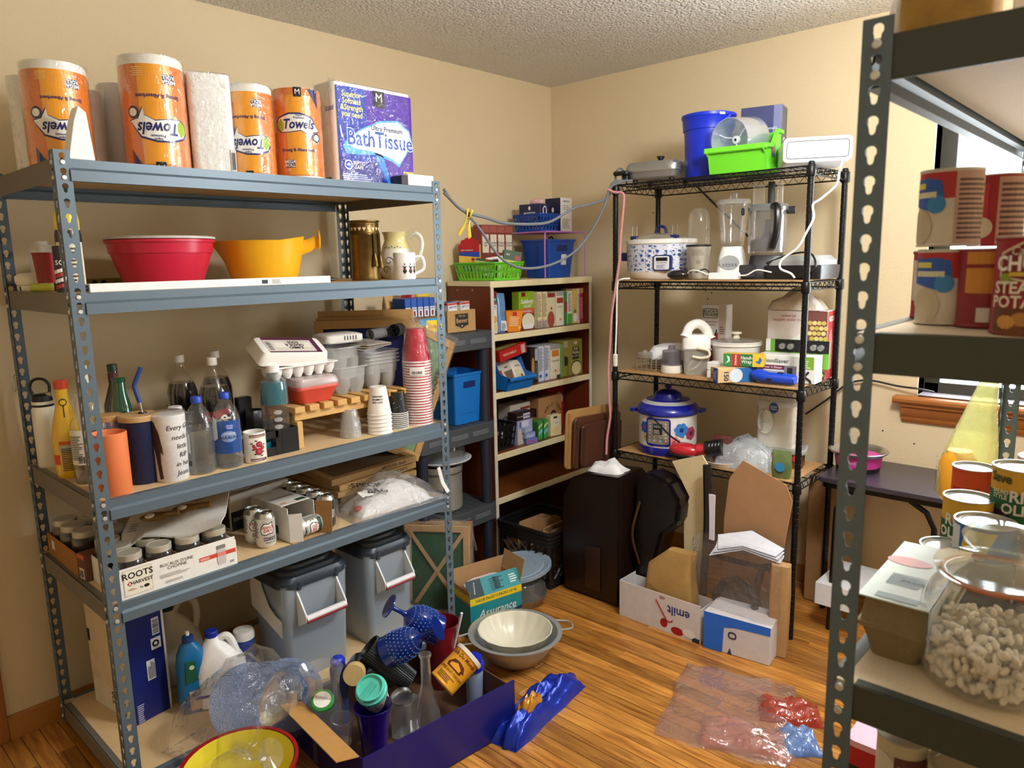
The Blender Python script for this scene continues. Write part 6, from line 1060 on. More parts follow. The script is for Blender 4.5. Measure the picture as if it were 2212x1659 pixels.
oval([(.165, .16), (.172, .163), (.172, .18), (.164, .183), (.155, .18)]).o('crock_rim', CRW, t); oval([(.15, .183), (.148, .187), (.11, .203), (.05, .212), (0.001, .213)]).o('glass_lid', clear('d8d4c6', .5, .06), t); G().tube(sm([(-.028, 0, .208), (-.02, 0, .235), (0, 0, .243), (.02, 0, .235), (.028, 0, .208)]), .007, 8).o('lid_handle', NV, t)
for sx in (-1, 1):
    h_ = G().loft([rr(.05, .05, .015, z, 4, sx*.175) for z in (.085, .125)]).box((sx*.15-.02, -.02, .125), (sx*.15+.02, .02, .155)).o('side_handle', NV, t, .004); c_ = G().box((sx*.10-.018, -.085, .183), (sx*.10+.018, -.06, .2)).o('lid_clip', NV, t, .003); G().tube([(sx*.10-.012, -.075, .2), (sx*.10-.012, -.07, .245), (sx*.10+.012, -.07, .245), (sx*.10+.012, -.075, .2)], .0015, 5).o('wire_clip', STEEL, t)
dp = G().loft([[(x, -.1295-q, z) for x, z in [(a+.065, b_+.075) for a, b_, _ in rr(.085, .07, .012, 0, 3)]] for q in (-.02, .003)]).o('control_panel', NV, t); S = front(-.1328, .075, .065); dec(dp, S, [(a, b_) for a, b_, _ in rr(.074, .06, .008, 0, 3)], mat('e3e6ee'), .0004); dec(dp, S, (-.028, .008, .028, .024), mat('101218'), .001); txt(dp, S, 'CROCK-POT', 0, .0, .009, BK, .001); lines(dp, S, -.025, -.025, .025, -.006, 3, '7a8098')
for x in (-.08, .08): G().lathe([(.012, -.0), (.01, .01)], 8, (x, -.06, 0)).o('foot', CRW, t)
t = thing('bullet_blender', 'silver personal blender with a clear domed cup', 'blender', (1.235, 2.345, Z2+.001), fz(1.235, 2.345)); pr = [(.036, 0), (.04, .004), (.048, .10), (.053, .135), (.054, .142)]
G().lathe([(0, 0)] + pr, 28).o('motor_base', mat('b9b5a8', .35, .45), t); G().lathe([(.052, .142), (.055, .143), (.055, .15), (.048, .152), (0, .152)], 28).o('collar', BLACK, t); G().lathe([(.047, .152), (.047, .25), (.042, .285), (.028, .305), (0, .312)], 28, c0=False).o('domed_cup', clear('ffffff', .05, .04), t); S = cyl(vfun(pr)); lines(t, S, -.03, .105, .03, .13, 5, '8a867a')
for k in range(8): a = k*PI/4; dec(t, S, [(.006*math.cos(a+q)*k2, .075+.006*math.sin(a+q)*k2) for q, k2 in ((-.12, .4), (.12, .4), (.12, 1.6), (-.12, 1.6))], mat('3a3a38'), .001, 'vent_mark')
t = thing('blender', 'white countertop blender with a clear glass jug', 'blender', (1.315, 2.505, Z2+.001), fz(1.315, 2.505)); G().loft([rr(a, b_, .03, z, 5) for a, b_, z in ((.135, .12, 0), (.135, .12, .03), (.115, .105, .10), (.09, .09, .14))]).o('motor_base', mat('f0efec', .35), t)
S = flat((-.0, -.0585, .06), (1, 0, 0), (0, .12, 1)); disc(t, S, -.01, .01, .042, mat('9a9c9c'), .0014, .032, 22)
for k in range(5): dec(t, S, (-.04+k*.013, -.008, -.031+k*.013, .006), mat('6a6c70'), .0022, name='button')
G().lathe([(.045, .14), (.05, .15), (.052, .16), (.07, .33), (.066, .33), (.048, .165), (0, .16)], 30, c0=False).o('glass_jug', clear('ffffff', .06, .04), t); G().lathe([(0, .325), (.074, .325), (.076, .335), (.07, .345), (.03, .348), (0, .348)], 30).o('jug_lid', clear('f2f2f0', .6, .2), t); G().lathe([(.018, .348), (.018, .375), (0, .376)], 16, c0=False).o('filler_cap', clear('f2f2f0', .3, .1), t); G().tube(sm([(.062, 0, .31), (.098, 0, .30), (.095, 0, .24), (.058, 0, .2)]), .008, 8).o('jug_handle', clear('ffffff', .12, .05), t)
t = thing('food_processor', 'food processor with a clear bowl, tall feed chute and black handle', 'food processor', (1.49, 2.475, Z2+.001), fz(1.49, 2.475)); G().loft([rr(a, b_, .025, z, 5) for a, b_, z in ((.20, .15, 0), (.20, .15, .03), (.15, .13, .06), (.14, .125, .10))]).o('base', mat('1a1a1e', .3), t)
G().box((-.11, -.085, .005), (-.04, -.06, .06)).o('control_pod', mat('2a2a30', .3), t, .004); G().lathe([(.062, .10), (.078, .11), (.08, .16), (.08, .285), (.077, .285), (.076, .12), (0, .115)], 32, c0=False).o('bowl', clear('e8e8ea', .1, .05), t); G().lathe([(.0, .118), (.068, .118), (.07, .165), (.03, .175), (.012, .2), (.012, .25), (0, .25)], 24).o('blade_stem', mat('6a6468', .4), t)
G().lathe([(.0, .285), (.085, .285), (.087, .3), (.08, .312), (0, .315)], 32).o('bowl_lid', clear('b9bcc0', .5, .1), t)
for sx in (-1, 1): G().box((sx*.085-.012, -.03, .27), (sx*.085+.025*sx, .01, .30)).o('lid_latch', mat('1c1c20', .3), t, .004)
G().loft([rr(.05, .035, .015, z, 4, -.04, .01) for z in (.312, .40)], False, False).o('feed_chute', clear('ffffff', .12, .05), t); G().loft([rr(.028, .02, .006, z, 3, .01, -.01) for z in (.312, .405)]).o('pusher', mat('2a2a2e', .35), t); G().tube([(.045, 0, .312), (.045, 0, .40)], .014, 12).o('side_chute', clear('ffffff', .2, .05), t); G().tube(sm([(.02, -.085, .30), (.035, -.12, .29), (.035, -.125, .2), (.02, -.10, .13)]), .015, 10).o('bowl_handle', mat('141418', .3), t)
rng = random.Random(1)
t = thing('grill_press', 'black and grey flat electric press with cable at the right end', 'appliance', (1.645, 2.475, Z2+.001), -.05); G().loft([rr(a, b_, .02, z, 4) for a, b_, z in ((.235, .20, 0), (.24, .21, .03), (.24, .21, .055))]).o('lower_shell', mat('1b1c20', .35), t); G().loft([rr(a, b_, .03, z, 4) for a, b_, z in ((.225, .195, .056), (.225, .195, .075), (.19, .16, .095))]).o('upper_shell', mat('a9acae', .35, .2), t); G().tube(sm([(-.11, -.1, .065), (-.02, -.08, .1), (.06, -.07, .104), (.105, -.11, .06), (.09, -.115, .03)]), .004, 6).o('power_cable', BLACK, t); G().cb((.06, -.118, .02), (.05, .016, .03)).o('plug', BLACK, t, .003)
t = thing('power_adapter', 'white power adapter brick with cords at the shelf front', 'adapter', (1.39, 2.285, Z2+.001), .08); G().box((-.062, -.025, 0), (.062, .025, .03)).o('brick', mat('f0f0ee', .4), t, .004); G().tube(sm([(-.06, 0, .018), (-.12, -.01, .04), (-.16, 0, .035), (-.18, .02, .01)]), .003, 6).o('cord', mat('f0f0ee', .4), t); G().tube(sm([(.06, 0, .018), (.10, -.005, .02), (.14, -.0, .04), (.20, .0, .03)]), .003, 6).o('cord', mat('f0f0ee', .4), t)
t = thing('computer_mouse', 'glossy black mouse-shaped charger with a cord beside the slow cooker', 'mouse', (1.175, 2.275, Z2+.001), .2); G().sph((0, 0, .022), (.05, .03, .022), 18, 10).o('shell', mat('121216', .15, coat=.6), t); G().tube(sm([(.03, 0, .03), (.0, .02, .055), (.06, .02, .03), (.12, .0, .045), (.15, -.01, .02)]), .0028, 6).o('cord', BLACK, t)
# ================= third shelf =================
t = thing('bread_slicer', 'chrome wire rack of small glass lids at the left of the third shelf', 'rack', (1.01, 2.325, Z3+.001), .1); g = G()
for k in range(5): x = -.06+k*.025; g.tube([(x, -.03, 0), (x, -.03, .055), (x, .03, .055), (x, .03, 0)], .0022, 6)
for y in (-.03, .03):
    for z in (.012, .035): g.tube([(-.06, y, z), (.075, y, z)], .0018, 5)
g.o('wire_frame', STEEL, t)
for k in range(3): G().lathe([(.0, .06+k*.008), (.035, .062+k*.008), (.038, .068+k*.008), (.01, .072+k*.008), (.008, .08+k*.008), (0, .08+k*.008)], 20, (-.03, .0, 0)).o('glass_lid', clear('e8e8e6', .3, .06), t)
t = thing('sandwich_maker', 'white rounded clamshell sandwich maker behind the wire frame', 'appliance', (1.035, 2.47, Z3+.001), .2); G().loft([rr(a, b_, .05, z, 6) for a, b_, z in ((.17, .17, .01), (.19, .19, .03), (.19, .19, .05))]).o('lower_shell', mat('8a7a6c', .4), t); G().loft([rr(a, b_, .05, z, 6) for a, b_, z in ((.192, .192, .05), (.19, .19, .08), (.16, .16, .105), (.10, .10, .114))]).o('upper_shell', mat('eef0f4', .3), t)
t = thing('mini_chopper', 'small food chopper with smoky bowl and white base', 'chopper', (1.115, 2.335, Z3+.001), fz(1.115, 2.335)); G().lathe([(0, 0), (.047, 0), (.05, .006), (.046, .035), (0, .036)], 28).o('base', mat('efece6', .35), t); G().lathe([(.043, .036), (.044, .1), (.041, .104), (.018, .108), (.016, .125), (0, .126)], 28, c0=False).o('bowl', clear('a9a4b0', .35, .06), t); G().lathe([(0, .038), (.018, .04), (.012, .085), (0, .086)], 16).o('blade_stem', clear('c9c6cc', .5, .1), t)
t = thing('hand_mixer', 'white hand mixer standing in its translucent tub', 'mixer', (1.222, 2.365, Z3+.001), fz(1.222, 2.365, .1)); MX = mat('f0eeea', .32); G().loft([rr(a, b_, .01, z, 4) for a, b_, z in ((.10, .085, 0), (.12, .10, .11), (.13, .11, .113), (.13, .11, .12))]).o('tub', clear('e4e2da', .5, .25), t)
G().loft([rr(.125, .105, .03, .12, 5), rr(.125, .10, .03, .16, 5), rr(.11, .08, .03, .18, 5)]).o('motor_housing', MX, t); G().tube(sm([(-.05, -.02, .17), (-.03, -.01, .215), (.01, 0, .228), (.045, .01, .20), (.058, .01, .16)]), [.026]+[.022]*15+[.03], 12).o('grip', MX, t); G().tube(sm([(.0, -.06, .125), (.045, -.07, .115), (.05, -.07, .09), (.02, -.062, .08), (-.02, -.055, .085)]), .006, 8).o('latch_loop', mat('e9e4cc', .4), t); G().tube([(.032*math.cos(a), .02*math.sin(a), .05+.03*math.sin(a*1.0+1)) for a in [2*PI*i/24 for i in range(24)]], .004, 6, True).o('coiled_cord', WHITE, t)
t = thing('knife_box', 'white and red BLACK+DECKER electric knife box at the back', 'box', (1.228, 2.55, Z3+.001), .1); G().box((-.058, -.04, 0), (.058, .04, .305)).o('carton_body', mat('e6e4e2', .5), t, .002); S = front(-.0402, 0, -.0); dec(t, S, (-.058, .0, .022, .15), mat('e6e4e2')); dec(t, S, [(-.058, .1), (.022, .18), (.022, .0), (-.058, 0)], mat('b3282c'), .001); rring(flat((-.018, -.0402, .265), (1, 0, 0), (0, 0, 1)), .072, .045, .01, .003, BK, t, .001); txt(t, S, 'BLACK+\nDECKER', -.018, .266, .018, BK, .001, 1, .02); txt(t, S, 'COMFORTGRIP', -.018, .225, .009, mat('a83a3a'), .001); txt(t, S, '9" Electric Knife', -.018, .212, .008, BK, .001); dec(t, S, [(-.005, .11), (.004, .13), (.018, .19), (.012, .19), (-.004, .14)], mat('26262a'), .0016); dec(t, front(-.0402), (.024, .0, .058, .304), mat('c9b8a8'), .0014); dec(t, front(-.0402), (.024, .0, .058, .15), mat('b8442c'), .0018); lines(t, front(-.0402), .028, .17, .052, .21, 4, '7a5a4a', .0018)
t = thing('slow_cooker', 'plain white round slow cooker with glass lid and knob', 'slow cooker', (1.362, 2.475, Z3+.001), 0); G().lathe([(0, .0), (.09, 0), (.098, .01), (.104, .12), (.106, .13), (.112, .132), (.112, .142), (.1, .144)], 40).o('pot_body', mat('efece8', .3, coat=.3), t); G().lathe([(.108, .144), (.106, .148), (.08, .156), (.03, .162), (0, .162)], 40, c0=False).o('glass_lid', clear('c9c6be', .45, .05), t); G().lathe([(.018, .162), (.012, .17), (.012, .176), (.024, .182), (.022, .19), (0, .191)], 20).o('lid_knob', mat('e9e2cc', .3), t); G().tube([(.108*math.cos(a), .108*math.sin(a), .146) for a in [2*PI*i/40 for i in range(40)]], .003, 6, True).o('lid_rim', CRW, t); txt(t, cyl(.103, 0, facing(1.362, 2.475)), 'crock', -.005, .06, .014, mat('7a7a78'), .002)
for k, (z, lb) in enumerate(((0, 'lower flat white carton in front of the round cooker'), (.036, 'upper flat white carton in front of the round cooker'))):
    o = thing('flat_carton', lb, 'box', (1.375, 2.315, Z3+.001+z), .05); G().box((-.055, -.03, 0), (.05, .03, .034)).o('carton_body', mat('ececea', .5), o, .002)
t = thing('freezer_paper_box', 'blue and tan freezer paper box with a big 150, at the shelf edge', 'box', (1.470, 2.292, Z3+.001), -.65); G().box((-.035, -.115, 0), (.035, .07, .062)).o('carton_body', mat('d3b684', .5), t, .002); S = front(-.1152); dec(t, S, (-.035, .0, .035, .062), mat('c9ad7c')); dec(t, S, (-.008, .0, .028, .062), mat('1f4aa8'), .001); txt(t, S, '150', -.022, .03, .024, mat('1c2a5a'), .0016, 1, .02, 0, -PI/2); txt(t, S, 'Freezer\nPaper', .01, .03, .014, WHITE, .0018, 1, .01, 0, -PI/2); S = right(.0352); txt(t, S, '150', -.08, .03, .03, mat('1c2a5a'), .001, 1, .02, 0, -PI/2); dec(t, S, (-.04, .0, .06, .062), mat('2a6ab0'), .001); disc(t, S, -.035, .03, .03, mat('cfe0ee'), .0014)
t = thing('plastic_wrap_box', 'red green and yellow Handi-Wrap box lying on the freezer paper', 'box', (1.482, 2.302, Z3+.067), -.62); t.rotation_euler = (0, 0, .28); G().box((-.08, -.028, 0), (.085, .028, .052)).o('carton_body', mat('d8b83c', .5), t, .002); S = front(-.0282)
for a, b_, c in ((-.08, -.045, '2f8a48'), (-.045, -.01, 'b8302c'), (-.01, .04, '2a7a4a'), (.04, .085, 'e8c23a')): dec(t, S, (a, 0, b_, .052), c, .0008)
txt(t, S, 'Handi-\nWrap', .015, .028, .02, WHITE, .0014, .9, .015, .15); txt(t, S, 'STRONG', -.028, .026, .011, WHITE, .0014, 1, .02, 0, PI/2); dec(t, S, [(-.07, .01), (-.052, .02), (-.055, .04), (-.066, .045), (-.06, .025)], mat('e6e8f4'), .0014); dec(t, S, [(.05, .02), (.07, .012), (.078, .03), (.068, .042), (.064, .026)], mat('2a6ab8'), .0014)
t = thing('foodsaver_box', 'green and white FoodSaver Freeze n Steam box on the third shelf', 'box', (1.628, 2.415, Z3+.001), .08); G().box((-.118, -.05, 0), (.125, .05, .112)).o('carton_body', mat('e9ece6', .5), t, .002); S = front(-.0502); dec(t, S, (.06, .06, .118, .112), mat('7fae3a')); txt(t, S, 'FoodSaver', -.035, .088, .024, mat('3a4a3c'), .001, 1, .01); dec(t, S, [(-.108, .1), (-.096, .1), (-.096, .086), (-.102, .08), (-.108, .086)], mat('4a8a3a'), .001); dec(t, S, (-.11, .052, -.0, .07), mat('7a2454'), .0008); txt(t, S, "Freeze 'n Steam", -.055, .061, .014, WHITE, .0014, 1, .01, .1); dec(t, S, (.0, .02, .05, .07), mat('8a8c92'), .0014); dec(t, S, (.012, .03, .034, .062), mat('35363c'), .0018); dec(t, S, [(-.1, .02), (-.01, .03), (-.01, .045), (-.09, .045)], mat('a9b4b8'), .0008); lines(t, S, .065, .065, .11, .1, 4, 'd8e8c0', .0014); G().tube(sm([(.10, -.053, .05), (.085, -.054, .03), (.105, -.054, .015), (.11, -.055, .002)]), .004, 6).o('black_cord', BLACK, t)
t = thing('knob_card', 'black-topped hanging card with four silver knobs on the FoodSaver box', 'packaging', (1.64, 2.478, Z3+.001), .06); G().box((-.135, -.004, .05), (.13, .004, .168)).o('card', mat('6fae3c', .5), t); dec(t, front(-.0042), (-.095, .115, .13, .168), mat('17181c')); dec(t, front(-.0042), (-.135, .115, -.115, .168), mat('e4e8e0'))
for u in (-.06, -.025, .07, .10): G().lathe([(.013, 0), (.013, .02), (.011, .022), (0, .022)], 16).xf((u, -.004, .14), (PI/2, 0, 0)).o('knob', mat('9a9c9e', .35, .5), t)
t = thing('sealer_roll_box', 'large NESCO vacuum sealer box with red side and sealer rolls print', 'box', (1.618, 2.555, Z3+.001), .0); t.rotation_euler = (0, 0, .10); G().box((-.125, -.055, 0), (.125, .055, .29)).o('carton_body', mat('e2d8d6', .5), t, .002); S = front(-.0552); txt(t, S, 'universal\nvacuum sealer rolls', -.035, .26, .02, mat('b04a4e'), .001, .85, 0); dec(t, S, [(-.05, .15), (.045, .21), (.055, .19), (-.03, .125)], mat('f4f2f0'), .001); dec(t, S, (-.118, .075, -.015, .098), mat('b02a34'), .001); txt(t, S, 'INCLUDES', -.066, .087, .018, WHITE, .0016, 1, .02); txt(t, S, '2 rolls', -.075, .055, .022, mat('8a2a34'), .001); disc(t, S, .03, .04, .028, mat('8a2c24', .5, 0, .5, 0, 60), .0012)
dec(t, S, (.045, .0, .1235, .29), mat('7a4a44'), .0012); rng = random.Random(4)
for i in range(4):
    for j in range(11): disc(t, S, .055+i*.0185+(.009 if j % 2 else 0), .02+j*.022, .0095, mat(['d9c872', 'cdb85c', 'e2d690'][(i+j) % 3], .6, 0, .3, 0, 300), .0018, n=12, name='printed_slice')
S = right(.1252); dec(t, S, (-.054, 0, .054, .289), mat('a8242a')); txt(t, S, 'NESCO', .0, .255, .03, WHITE, .0012, .8, .02); lines(t, flat((.1254, 0, .14), (0, 0, 1), (0, -1, 0)), -.1, -.03, .08, .03, 6, 'e0a8a8')
t = thing('produce_bag', 'crumpled white net bag on top of the NESCO box', 'bag', (1.60, 2.555, Z3+.293), .1); crumple(.23, .12, .075, 10, 8, mat('d9cfc0', .6, 0, .2, .3, 50), 'bag_body', t, noise=.2)
t = thing('vacuum_sealer', 'bright blue handheld vacuum sealer lying at the shelf front', 'sealer', (1.618, 2.292, Z3+.001), .05); G().loft([[(x, -.024*s, .024-.02*s+q) if False else (x, c*.026*s, .026+d_*.024*s+q) for c, d_ in [(math.cos(2*PI*i/14), math.sin(2*PI*i/14)) for i in range(14)]] for x, s, q in ((-.095, .35, .012), (-.085, .8, .01), (-.05, 1.15, .006), (-.02, .95, .0), (.08, .95, -.001), (.09, .8, 0))]).o('body', mat('1544c4', .35), t); G().cb((-.01, -.024, .022), (.022, .008, .01)).o('switch', BLACK, t, .002); G().cb((.03, 0, .05), (.025, .02, .006)).o('pad', mat('1c2a5a'), t, .002)
# ================= fourth shelf =================
t = thing('pressure_cooker', 'floral pressure cooker with royal blue lid and grey keypad', 'pressure cooker', (1.075, 2.375, Z4+.001), 0); FC = facing(1.075, 2.375); RBL = mat('101c92', .3, coat=.3); G().lathe([(0, .0), (.13, 0), (.136, .012), (.136, .04), (0, .04)], 44).o('base_ring', RBL, t); G().lathe([(.135, .04), (.136, .05), (.136, .19), (0, .19)], 44).o('pot_wall', mat('eef0f0', .3, coat=.3), t)
G().lathe([(.142, .188), (.148, .194), (.148, .206), (.14, .22), (.118, .24), (.10, .25), (.07, .252), (.068, .262), (.06, .28), (.03, .295), (0, .298)], 44).o('lid', RBL, t); G().lathe([(.122, .2375), (.118, .2415), (.102, .2505)], 44, (0, 0, 0), False, False).o('lid_inset', mat('c9c9cc', .3, .3), t); G().sph((0, 0, .31), (.02, .01, .012), 10, 6).o('lid_knob', RBL, t)
for s in (-1, 1): G().loft([rr(.03, .05, .01, z, 3, s*.155*math.cos(FC+PI/2), s*.155*math.sin(FC+PI/2)) for z in (.19, .205)]).o('side_grip', RBL, t)
S = cyl(.1365, 0, FC); S0_ = lambda u, v, e: S(u-.045, v, e); S0_.curved = True; dec(t, S0_, [(a, b_+.115) for a, b_, _ in rr(.118, .132, .015, 0, 3)], RBL, .003, 'panel_frame'); dec(t, S0_, [(a, b_+.115) for a, b_, _ in rr(.102, .112, .008, 0, 3)], mat('9a9488', .4, .3), .0042, 'keypad'); dec(t, S0_, (-.022, .105, .022, .155), mat('101014'), .005, 'display'); txt(t, S0_, '8888', 0, .142, .018, mat('8a9a9a'), .0056); lines(t, S0_, -.018, .11, .018, .13, 3, 'b9b9b9', .0056)
for u in (-.037, .037):
    for j in range(6): disc(t, S0_, u, .075+j*.016, .004, mat('d9d6cc'), .0052, n=8, name='key')
for u in (-.014, .014):
    for j in range(2): disc(t, S0_, u, .075+j*.016, .004, mat('d9d6cc'), .0052, n=8, name='key')
def flower(u, v, r, c1, c2, n=7):
    for k in range(n): a = 2*PI*k/n+.3; disc(t, S, u+r*.6*math.cos(a), v+r*.6*math.sin(a), r*.42, mat(c1, .4, 0, .3, 0, 80), .0008+.0002*(k % 3), r*.36, 10, 'petal')
    disc(t, S, u, v, r*.3, mat(c2), .0018, n=10)
flower(.065, .125, .036, '3c86d8', '1c2c8a'); flower(.12, .105, .034, 'a8425a', '5a1c3a'); flower(.03, .07, .03, 'e58a80', 'c04a50'); flower(-.118, .13, .03, '2a5ab8', 'b03a5a'); flower(-.11, .085, .02, 'd8b85a', 'a87a2c'); flower(-.075, .055, .012, 'b83a4a', '7a1c2c', 5)
for u, v, a in ((-.09, .06, .5), (-.06, .05, 2.2), (-.05, .06, .9), (.0, .055, .6), (.07, .085, 1)): dec(t, S, [(u, v), (u+.012*math.cos(a)-.003, v+.012*math.sin(a)+.003), (u+.024*math.cos(a), v+.024*math.sin(a)), (u+.012*math.cos(a)+.003, v+.012*math.sin(a)-.003)], mat('5a8a6a'), .001, name='painted_leaf')
t = thing('popcorn_popper', 'red hand-held appliance with black nozzle lying on the shelf', 'appliance', (1.270, 2.255, Z4+.001), .18); G().sph((-.03, 0, .052), (.075, .042, .034), 20, 12).tube([(.03, 0, .06), (.075, 0, .068)], [.028, .02], 12).o('red_shell', mat('c22430', .2, coat=.6), t); G().sph((-.03, 0, .03), (.07, .04, .022), 18, 10).o('black_underside', BLACK, t); g = G(); g.tube([(.07, 0, .068), (.14, 0, .085)], .036, 16); g.o('black_nozzle', mat('16161a', .3), t)
for k in range(4): G().tube([(.085+k*.014+.036*math.cos(a)*.12, .037*math.sin(a), .071+k*.0035+.037*math.cos(a)) for a in [2*PI*i/20 for i in range(20)]], .0035, 5, True).o('ridge', mat('0e0e12', .3), t)
G().tube(sm([(-.05, .0, .08), (-.1, -.02, .12), (-.16, -.05, .19), (-.21, -.055, .22)]), .004, 6).o('cable', BLACK, t)
t = thing('chip_bag', 'brown foil snack bag slumped on a white fluted plate', 'bag', (1.39, 2.315, Z4+.001), .3); G().lathe([(0, 0), (.07, 0), (.085, .02), (.083, .021), (.068, .004), (0, .004)], 24).o('fluted_plate', WHITE, t); G().loft([rr(.07, .05, .02, .006), rr(.095, .07, .03, .04), rr(.09, .06, .025, .08), rr(.075, .012, .004, .13)]).o('foil_bag', mat('5a2420', .3, .1, .4, .3, 40), t); txt(t, front(-.037), 'Dark', 0, .05, .03, mat('d8cdc4'), .001, 1, 0, .2)
t = thing('napkin_pack', 'tall plastic-wrapped white Napkins pack on the ice cream tub', 'napkin pack', (1.572, 2.485, Z4+.086), .1); G().loft([rr(.155, .13, .015, z, 4) for z in (0, .01, .17, .18)]).o('napkin_stack', mat('ece9e0', .75, 0, .05, .1, 60), t); G().loft([rr(.165, .14, .02, z, 4) for z in (.0, .18, .2)] + [rr(.14, .03, .01, .235, 4, -.02)]).o('plastic_wrap', clear('f2f0ea', .3, .1, .5, 18), t)
S = front(-.0708); disc(t, S, -.04, .11, .034, mat('e4e6e0'), .0015, .055); txt(t, S, 'Napkins', -.052, .115, .03, mat('9ab0aa'), .003, 1, .01, 0, -PI/2); disc(t, S, -.005, .175, .02, mat('2450a8'), .003, .024); txt(t, S, 'Great\nValue', -.005, .175, .012, WHITE, .004)
t = thing('ice_cream_tub', 'clear bagged ice cream tub with chocolate picture under the napkins', 'tub', (1.60, 2.475, Z4+.001), .25); G().loft([rr(a, b_, .03, z, 5) for a, b_, z in ((.17, .12, 0), (.185, .135, .065))]).o('tub_body', mat('6a4030', .45, 0, .3, 0, 30), t); G().loft([rr(a, b_, .03, z, 5) for a, b_, z in ((.195, .145, .065), (.195, .145, .08), (.185, .135, .084))]).o('tub_lid', clear('e8ece8', .6, .2), t); disc(t, front(-.0645), .06, .045, .016, mat('c02a34'), .004); dec(t, right(.09), (-.05, .035, .05, .06), mat('9ab06a'), .004)
t = thing('produce_bag', 'pale translucent plastic bag slumped over a white bucket on the fourth shelf', 'bag', (1.475, 2.365, Z4+.001), .2); G().lathe([(0, 0), (.075, 0), (.085, .08), (.082, .08), (0, .01)], 20, (.02, .02, 0)).o('white_tub', mat('e6e9e8', .5), t); o_ = crumple(.25, .19, .115, 12, 21, clear('e6ecf0', .5, .15, .6, 25), 'bag_film', t, taper=3.2, noise=.1); o_.location = (0, .0, .002)
t = thing('frozen_bag', 'green and blue printed foil pouch hanging at the rack corner', 'bag', (1.675, 2.275, Z4+.001), .1); G().loft([rr(.07, .03, .01, 0), rr(.08, .045, .015, .04), rr(.075, .03, .01, .09), rr(.075, .004, .001, .115)]).o('pouch', mat('6a7a4a', .35, .1, .5, .2, 30), t); disc(t, front(-.024), 0, .05, .02, mat('2f8ac0'), .002)
# pet bowl on the small table
t = thing('pet_bowl', 'pink rubber-footed steel pet bowl on the black table', 'bowl', (1.873, 2.60, TZ+.001), fz(1.873, 2.60)); G().lathe([(0, 0), (.085, 0), (.088, .02), (0, .02)], 32).o('rubber_foot', BLACK, t); pr = [(.088, .02), (.095, .065)]; G().lathe([(0, .02)] + pr + [(0, .066)], 32).o('pink_wall', mat('c23a94', .35), t); G().lathe([(.097, .066), (.118, .082), (.12, .086), (.116, .088), (.09, .07), (.07, .03), (0, .026)], 36, c0=False).o('steel_bowl', STEEL, t); txt(t, cyl(vfun(pr)), 'smelly', -.03, .045, .024, mat('e8b8da'), .001, 1, 0, .3, -.1)
t = thing('floor_carton', 'tall plain brown carton standing under the table edge', 'box', (1.715, 2.70, .003), 0); G().box((-.06, -.06, 0), (.04, .10, .60)).o('carton_body', mat('9a744c', .85, 0, .2), t, .003)
# ================= FLOOR: crate, cartons, clutter =================
t = thing('milk_crate', 'black lattice milk crate of folded cardboard in front of the bookcase', 'crate', (.52, 2.11, .001), 0); CB = mat('121214', .45); w, d, h = .345, .33, .285
G().box((-w/2, -d/2, 0), (w/2, d/2, .006)).o('crate_floor', CB, t)
for z0, z1, q in ((0, .045, .0), (h-.07, h-.058, .006), (h-.05, h-.038, .008), (h-.03, h-.018, .01), (h-.01, h, .012)):
    G().loft([rr(w+2*q, d+2*q, .03, z, 4) for z in (z0, z1)] + [rr(w-.016, d-.016, .025, z, 4) for z in (z1, z0)] + [rr(w+2*q, d+2*q, .03, z0, 4)], False, False).o('crate_band', CB, t)
for sx in (-1, 1):
    for sy in (-1, 1): G().box((sx*(w/2-.03), sy*(d/2-.03), .04), (sx*(w/2), sy*(d/2), h-.06)).o('corner_post', CB, t, .006)
for ax in (0, 1):
    for s in (-1, 1):
        for k in range(7):
            for q in (1, -1):
                L = (w if ax == 0 else d)-.07; u0 = -L/2+k*L/6-.0; u1 = u0+q*.17; v0, v1 = .045, h-.07
                if abs(u1) > L/2: f_ = (math.copysign(L/2, u1)-u0)/(u1-u0); u1 = u0+(u1-u0)*f_; v1 = v0+(v1-v0)*f_
                if abs(u1-u0) < .01: continue
                a, b_ = ((u0, s*(d/2-.004), v0), (u1, s*(d/2-.004), v1)) if ax == 0 else ((s*(w/2-.004), u0, v0), (s*(w/2-.004), u1, v1))
                if s == (-1 if ax == 0 else 1): G().tube([a, b_], .006, 4).o('lattice_bar', CB, t)
rng = random.Random(9)
for k in range(9):
    o = thing('folded_cardboard', ['curved brown cardboard sheet at the crate left', 'thin brown cardboard flap, second in the crate', 'brown cardboard flap, third in the crate', 'brown paper sheet, fourth in the crate', 'pale cardboard strip, fifth in the crate', 'brown cardboard strip, sixth in the crate', 'dark cardboard strip, seventh in the crate', 'dark bent paper, eighth in the crate', 'brown bent paper at the crate right end'][k], 'cardboard', (.43+k*.022, 2.10, .012), rot=(rng.uniform(-.08, .08), .12+rng.uniform(-.1, .1), rng.uniform(-.15, .15)), group='cardboard in the milk crate'); h_ = rng.uniform(.20, .285)
    G().loft([[(-.0, -.11, 0), (.012, -.04, 0), (.012, .04, 0), (0, .11, 0), (.002, .11, 0), (.0145, .04, 0), (.0145, -.04, 0), (.002, -.11, 0)], [(.01, -.11, h_), (.02, -.04, h_+.01), (.022, .04, h_+.012), (.01, .11, h_-.02), (.012, .11, h_-.02), (.0245, .04, h_+.012), (.0225, -.04, h_+.01), (.012, -.11, h_)]]).o('sheet', mat(['b08a5c', '9a744a', '7a5a3a'][k % 3], .85, 0, .2), o)
DKB = mat('1d100c', .32, 0, .3)
t = thing('hamper', 'large dark brown rounded case standing before the wire rack', 'case', (0, 0, 0.001)); pf = [(.725, 0), (.71, .3), (.725, .48), (.78, .575), (.86, .61), (1.05, .62), (1.055, 0)]
